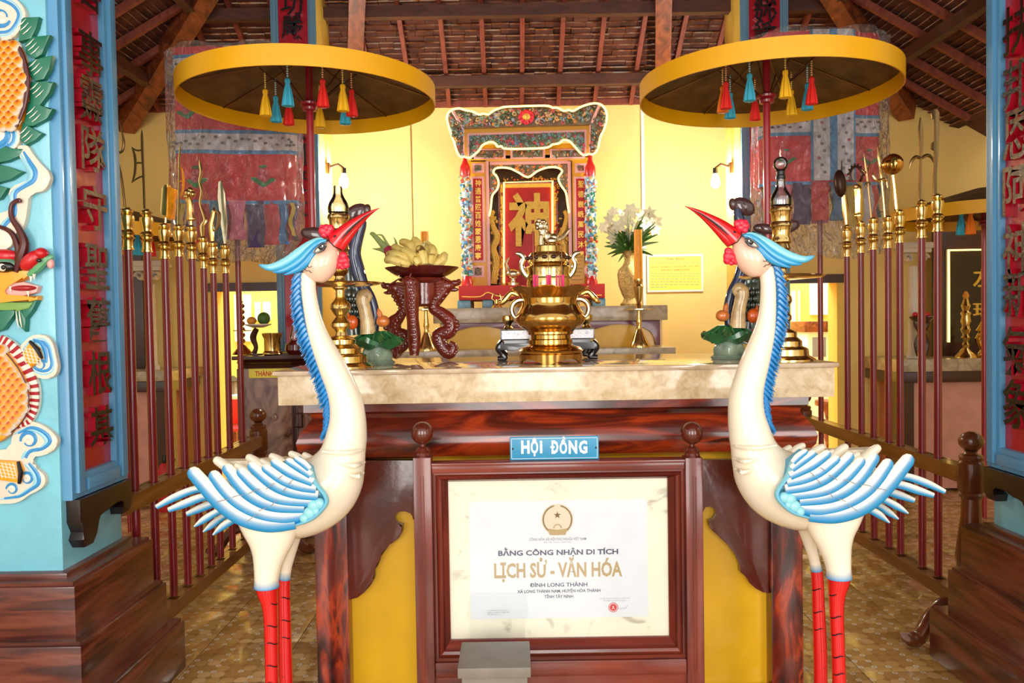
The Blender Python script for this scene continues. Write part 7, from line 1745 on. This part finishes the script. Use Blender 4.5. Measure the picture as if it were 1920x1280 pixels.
b = B(); p0, p1 = P(552, 775, Yc + 0.066), P(568, 800, Yc + 0.066)
for q in ([p0.x, p1.x], [p0.x, p1.x]): pass
b.tube([(p0.x, Yc + 0.066, p0.z), (p1.x, Yc + 0.05, p0.z), (p1.x, Yc + 0.05, p1.z), (p0.x, Yc + 0.066, p1.z)], 0.006, seg=6); b.obj('handle', 'dark_metal', cab)
zk = zct + 0.0006; s = (Yc + 0.2) / F; Yk = Yc + 0.2
def kx(px): return PX(px, 650, Yk)
t = thing('fruit_stand', 'dark curved stand with a dish of fruit on the cabinet', 'stand', (kx(482), Yk, zk))
b = B(); q = cr([(-4, 4, 5), (0, 16, 4), (-5, 34, 6), (2, 50, 5)], 4); b.tube([(kx(480) + u * s, Yk, zk + (v - 2.5 + 1.5) * s) for u, v, _ in q], [w * s for _, _, w in q], [w * s * 1.5 for _, _, w in q], seg=8); b.lathe(kx(480), Yk, [(12 * s, zk), (12 * s, zk + 2.5 * s), (3 * s, zk + 3 * s)], 16); b.obj('stem', 'dark_wood', t)
b = B(); b.lathe(kx(485), Yk, [(10 * s, zk + 51 * s), (24 * s, zk + 56 * s), (24 * s, zk + 58 * s), (8 * s, zk + 54 * s)], 24); b.obj('dish', 'white_plaster', t)
b = B(); b.ball((kx(496), Yk, zk + 68 * s), 12 * s); tag(b.obj('fruit', 'leaf_green'), 'round green fruit on the cabinet dish', 'fruit')
b = B(); b.ball((kx(474), Yk - 0.01, zk + 64 * s), 9 * s, 9 * s, 7.5 * s); tag(b.obj('fruit', 'fruit_orange'), 'orange fruit on the cabinet dish', 'fruit')
b = B(); b.lathe(kx(516), Yk - 0.06, [(r * s, zk + z * s) for r, z in ((15, 0), (18, 2), (17, 6), (15, 8), (15, 30), (18, 36), (19, 40), (16, 41), (14, 30))], 28); tag(b.obj('brass_pot', 'brass'), 'brass incense pot on the cabinet', 'pot')
t = thing('dark_pot', 'dark round pot with a glass lamp on the cabinet', 'pot', (kx(553), Yk, zk)); b = B(); b.lathe(kx(553), Yk, [(r * s, zk + z * s) for r, z in ((12, 0), (18, 8), (17, 18), (10, 24), (8, 26))], 22); b.obj('pot', 'dish_red', t); b = B(); b.lathe(kx(553), Yk, [(r * s, zk + z * s) for r, z in ((7, 26), (9, 34), (6, 44), (5, 56), (6, 58))], 18); b.obj('glass', 'clear_glass', t)
Yk2 = Yk + 0.12; x = PX(455, 640, Yk2); t = thing('candle_holder', 'dark spiral brass candle holder at the left end of the cabinet', 'candle holder', (x, Yk2, zk), 'brass candle holders on side furniture')
b = B(); b.lathe(x, Yk2, [(20 * s, zk), (14 * s, zk + 8 * s), (5 * s, zk + 18 * s)], 16); b.tube([(x + 3 * s * math.cos(k * .9), Yk2 + 3 * s * math.sin(k * .9), zk + (14 + k * 1.6) * s) for k in range(56)], 2.6 * s, seg=6); b.lathe(x, Yk2, [(4 * s, zk + 44 * s), (17 * s, zk + 45 * s), (17 * s, zk + 46.5 * s), (4 * s, zk + 47 * s)], 20); b.obj('stem', 'brass_dark', t)

# ================================================================== THINGS IN THE REAR ROOM
def zfl(px, py, Y): return PZ(px, py, Y)
Yb = 8.6
t = thing('side_table', 'small brown table with papers in the rear room, seen through the left doorway', 'table', (PX(432, 760, Yb), Yb, 0))
rq = rect(405, 452, 742, 752, Yb); b = B(); b.box(rq[0], rq[1], Yb, Yb + 0.5, rq[2], rq[3], 0.004); b.obj('top', 'rear_white', t)
for xx in (rq[0] + 0.02, rq[1] - 0.06):
    for yy in (Yb + 0.03, Yb + 0.43): b = B(); b.box(xx, xx + 0.04, yy, yy + 0.04, 0, rq[2]); b.obj('leg', 'beam', t)
rb = rect(418, 440, 714, 740, Yb + 0.2); b = B(); b.box(rb[0], rb[1], Yb + 0.2, Yb + 0.35, rq[3] + 0.0006, rq[3] + 0.14, 0.004); tag(b.obj('cardboard_box', 'grey_box'), 'small tan box on the rear room table', 'box')
b = B(); c = P(430, 700, Yb + 0.25); b.lathe(c.x, c.y, [(0.09, rq[3] + 0.141), (0.16, rq[3] + 0.145), (0.16, rq[3] + 0.15), (0.09, rq[3] + 0.17), (0.05, rq[3] + 0.20)], 22); tag(b.obj('hat', 'black'), 'black brimmed hat on the tan box in the rear room', 'hat')
t = thing('red_chair', 'red plastic chair in the rear room beneath the small table', 'chair', (PX(436, 820, 8.2), 8.2, 0)); x = PX(436, 820, 8.2)
b = B(); b.box(x - 0.16, x + 0.16, 8.1, 8.42, 0.36, 0.39, 0.005); b.obj('seat', 'chair_red', t); b = B(); b.box(x - 0.16, x + 0.16, 8.40, 8.43, 0.40, 0.66, 0.005); b.obj('backrest', 'chair_red', t)
for xx in (-0.15, 0.12):
    for yy in (8.11, 8.38): b = B(); b.box(x + xx, x + xx + 0.03, yy, yy + 0.03, 0, 0.36); b.obj('leg', 'chair_red', t)
# white display cabinet through the right doorway
Yb = 9.0; rq = rect(1515, 1585, 602, 760, Yb)
t = thing('display_cabinet', 'white display cabinet with a red top, seen through the right doorway', 'cabinet', ((rq[0] + rq[1]) / 2, Yb, 0))
b = B(); b.box(rq[0], rq[1], Yb, Yb + 0.4, 0.0, rq[3] - 0.12); b.obj('body', 'rear_white', t); b = B(); b.box(rq[0] - 0.05, rq[1] + 0.05, Yb - 0.04, Yb + 0.42, rq[3] - 0.1195, rq[3], 0.01); b.obj('red_top', 'beam', t)
for k in range(2):
    for j in range(2):
        x0 = rq[0] + 0.05 + k * 0.20; z0 = rq[3] - 0.40 - j * 0.32
        b = B(); b.box(x0, x0 + 0.15, Yb - 0.012, Yb - 0.0005, z0, z0 + 0.22, 0.003); b.obj('glass_door', 'print_grey', t)
t = thing('wooden_stool', 'turned wooden stool in the rear room behind the right rack', 'stool', (PX(1558, 830, 7.9), 7.9, 0)); x = PX(1558, 830, 7.9)
b = B(); b.lathe(x, 7.9, [(0.14, 0.55), (0.15, 0.56), (0.15, 0.60), (0.05, 0.605)], 20); b.obj('seat', 'beam', t); b = B(); b.lathe(x, 7.9, [(0.12, 0.0), (0.11, 0.05), (0.04, 0.12), (0.07, 0.25), (0.04, 0.36), (0.06, 0.48), (0.10, 0.55)], 18); b.obj('turned_leg', 'beam', t)
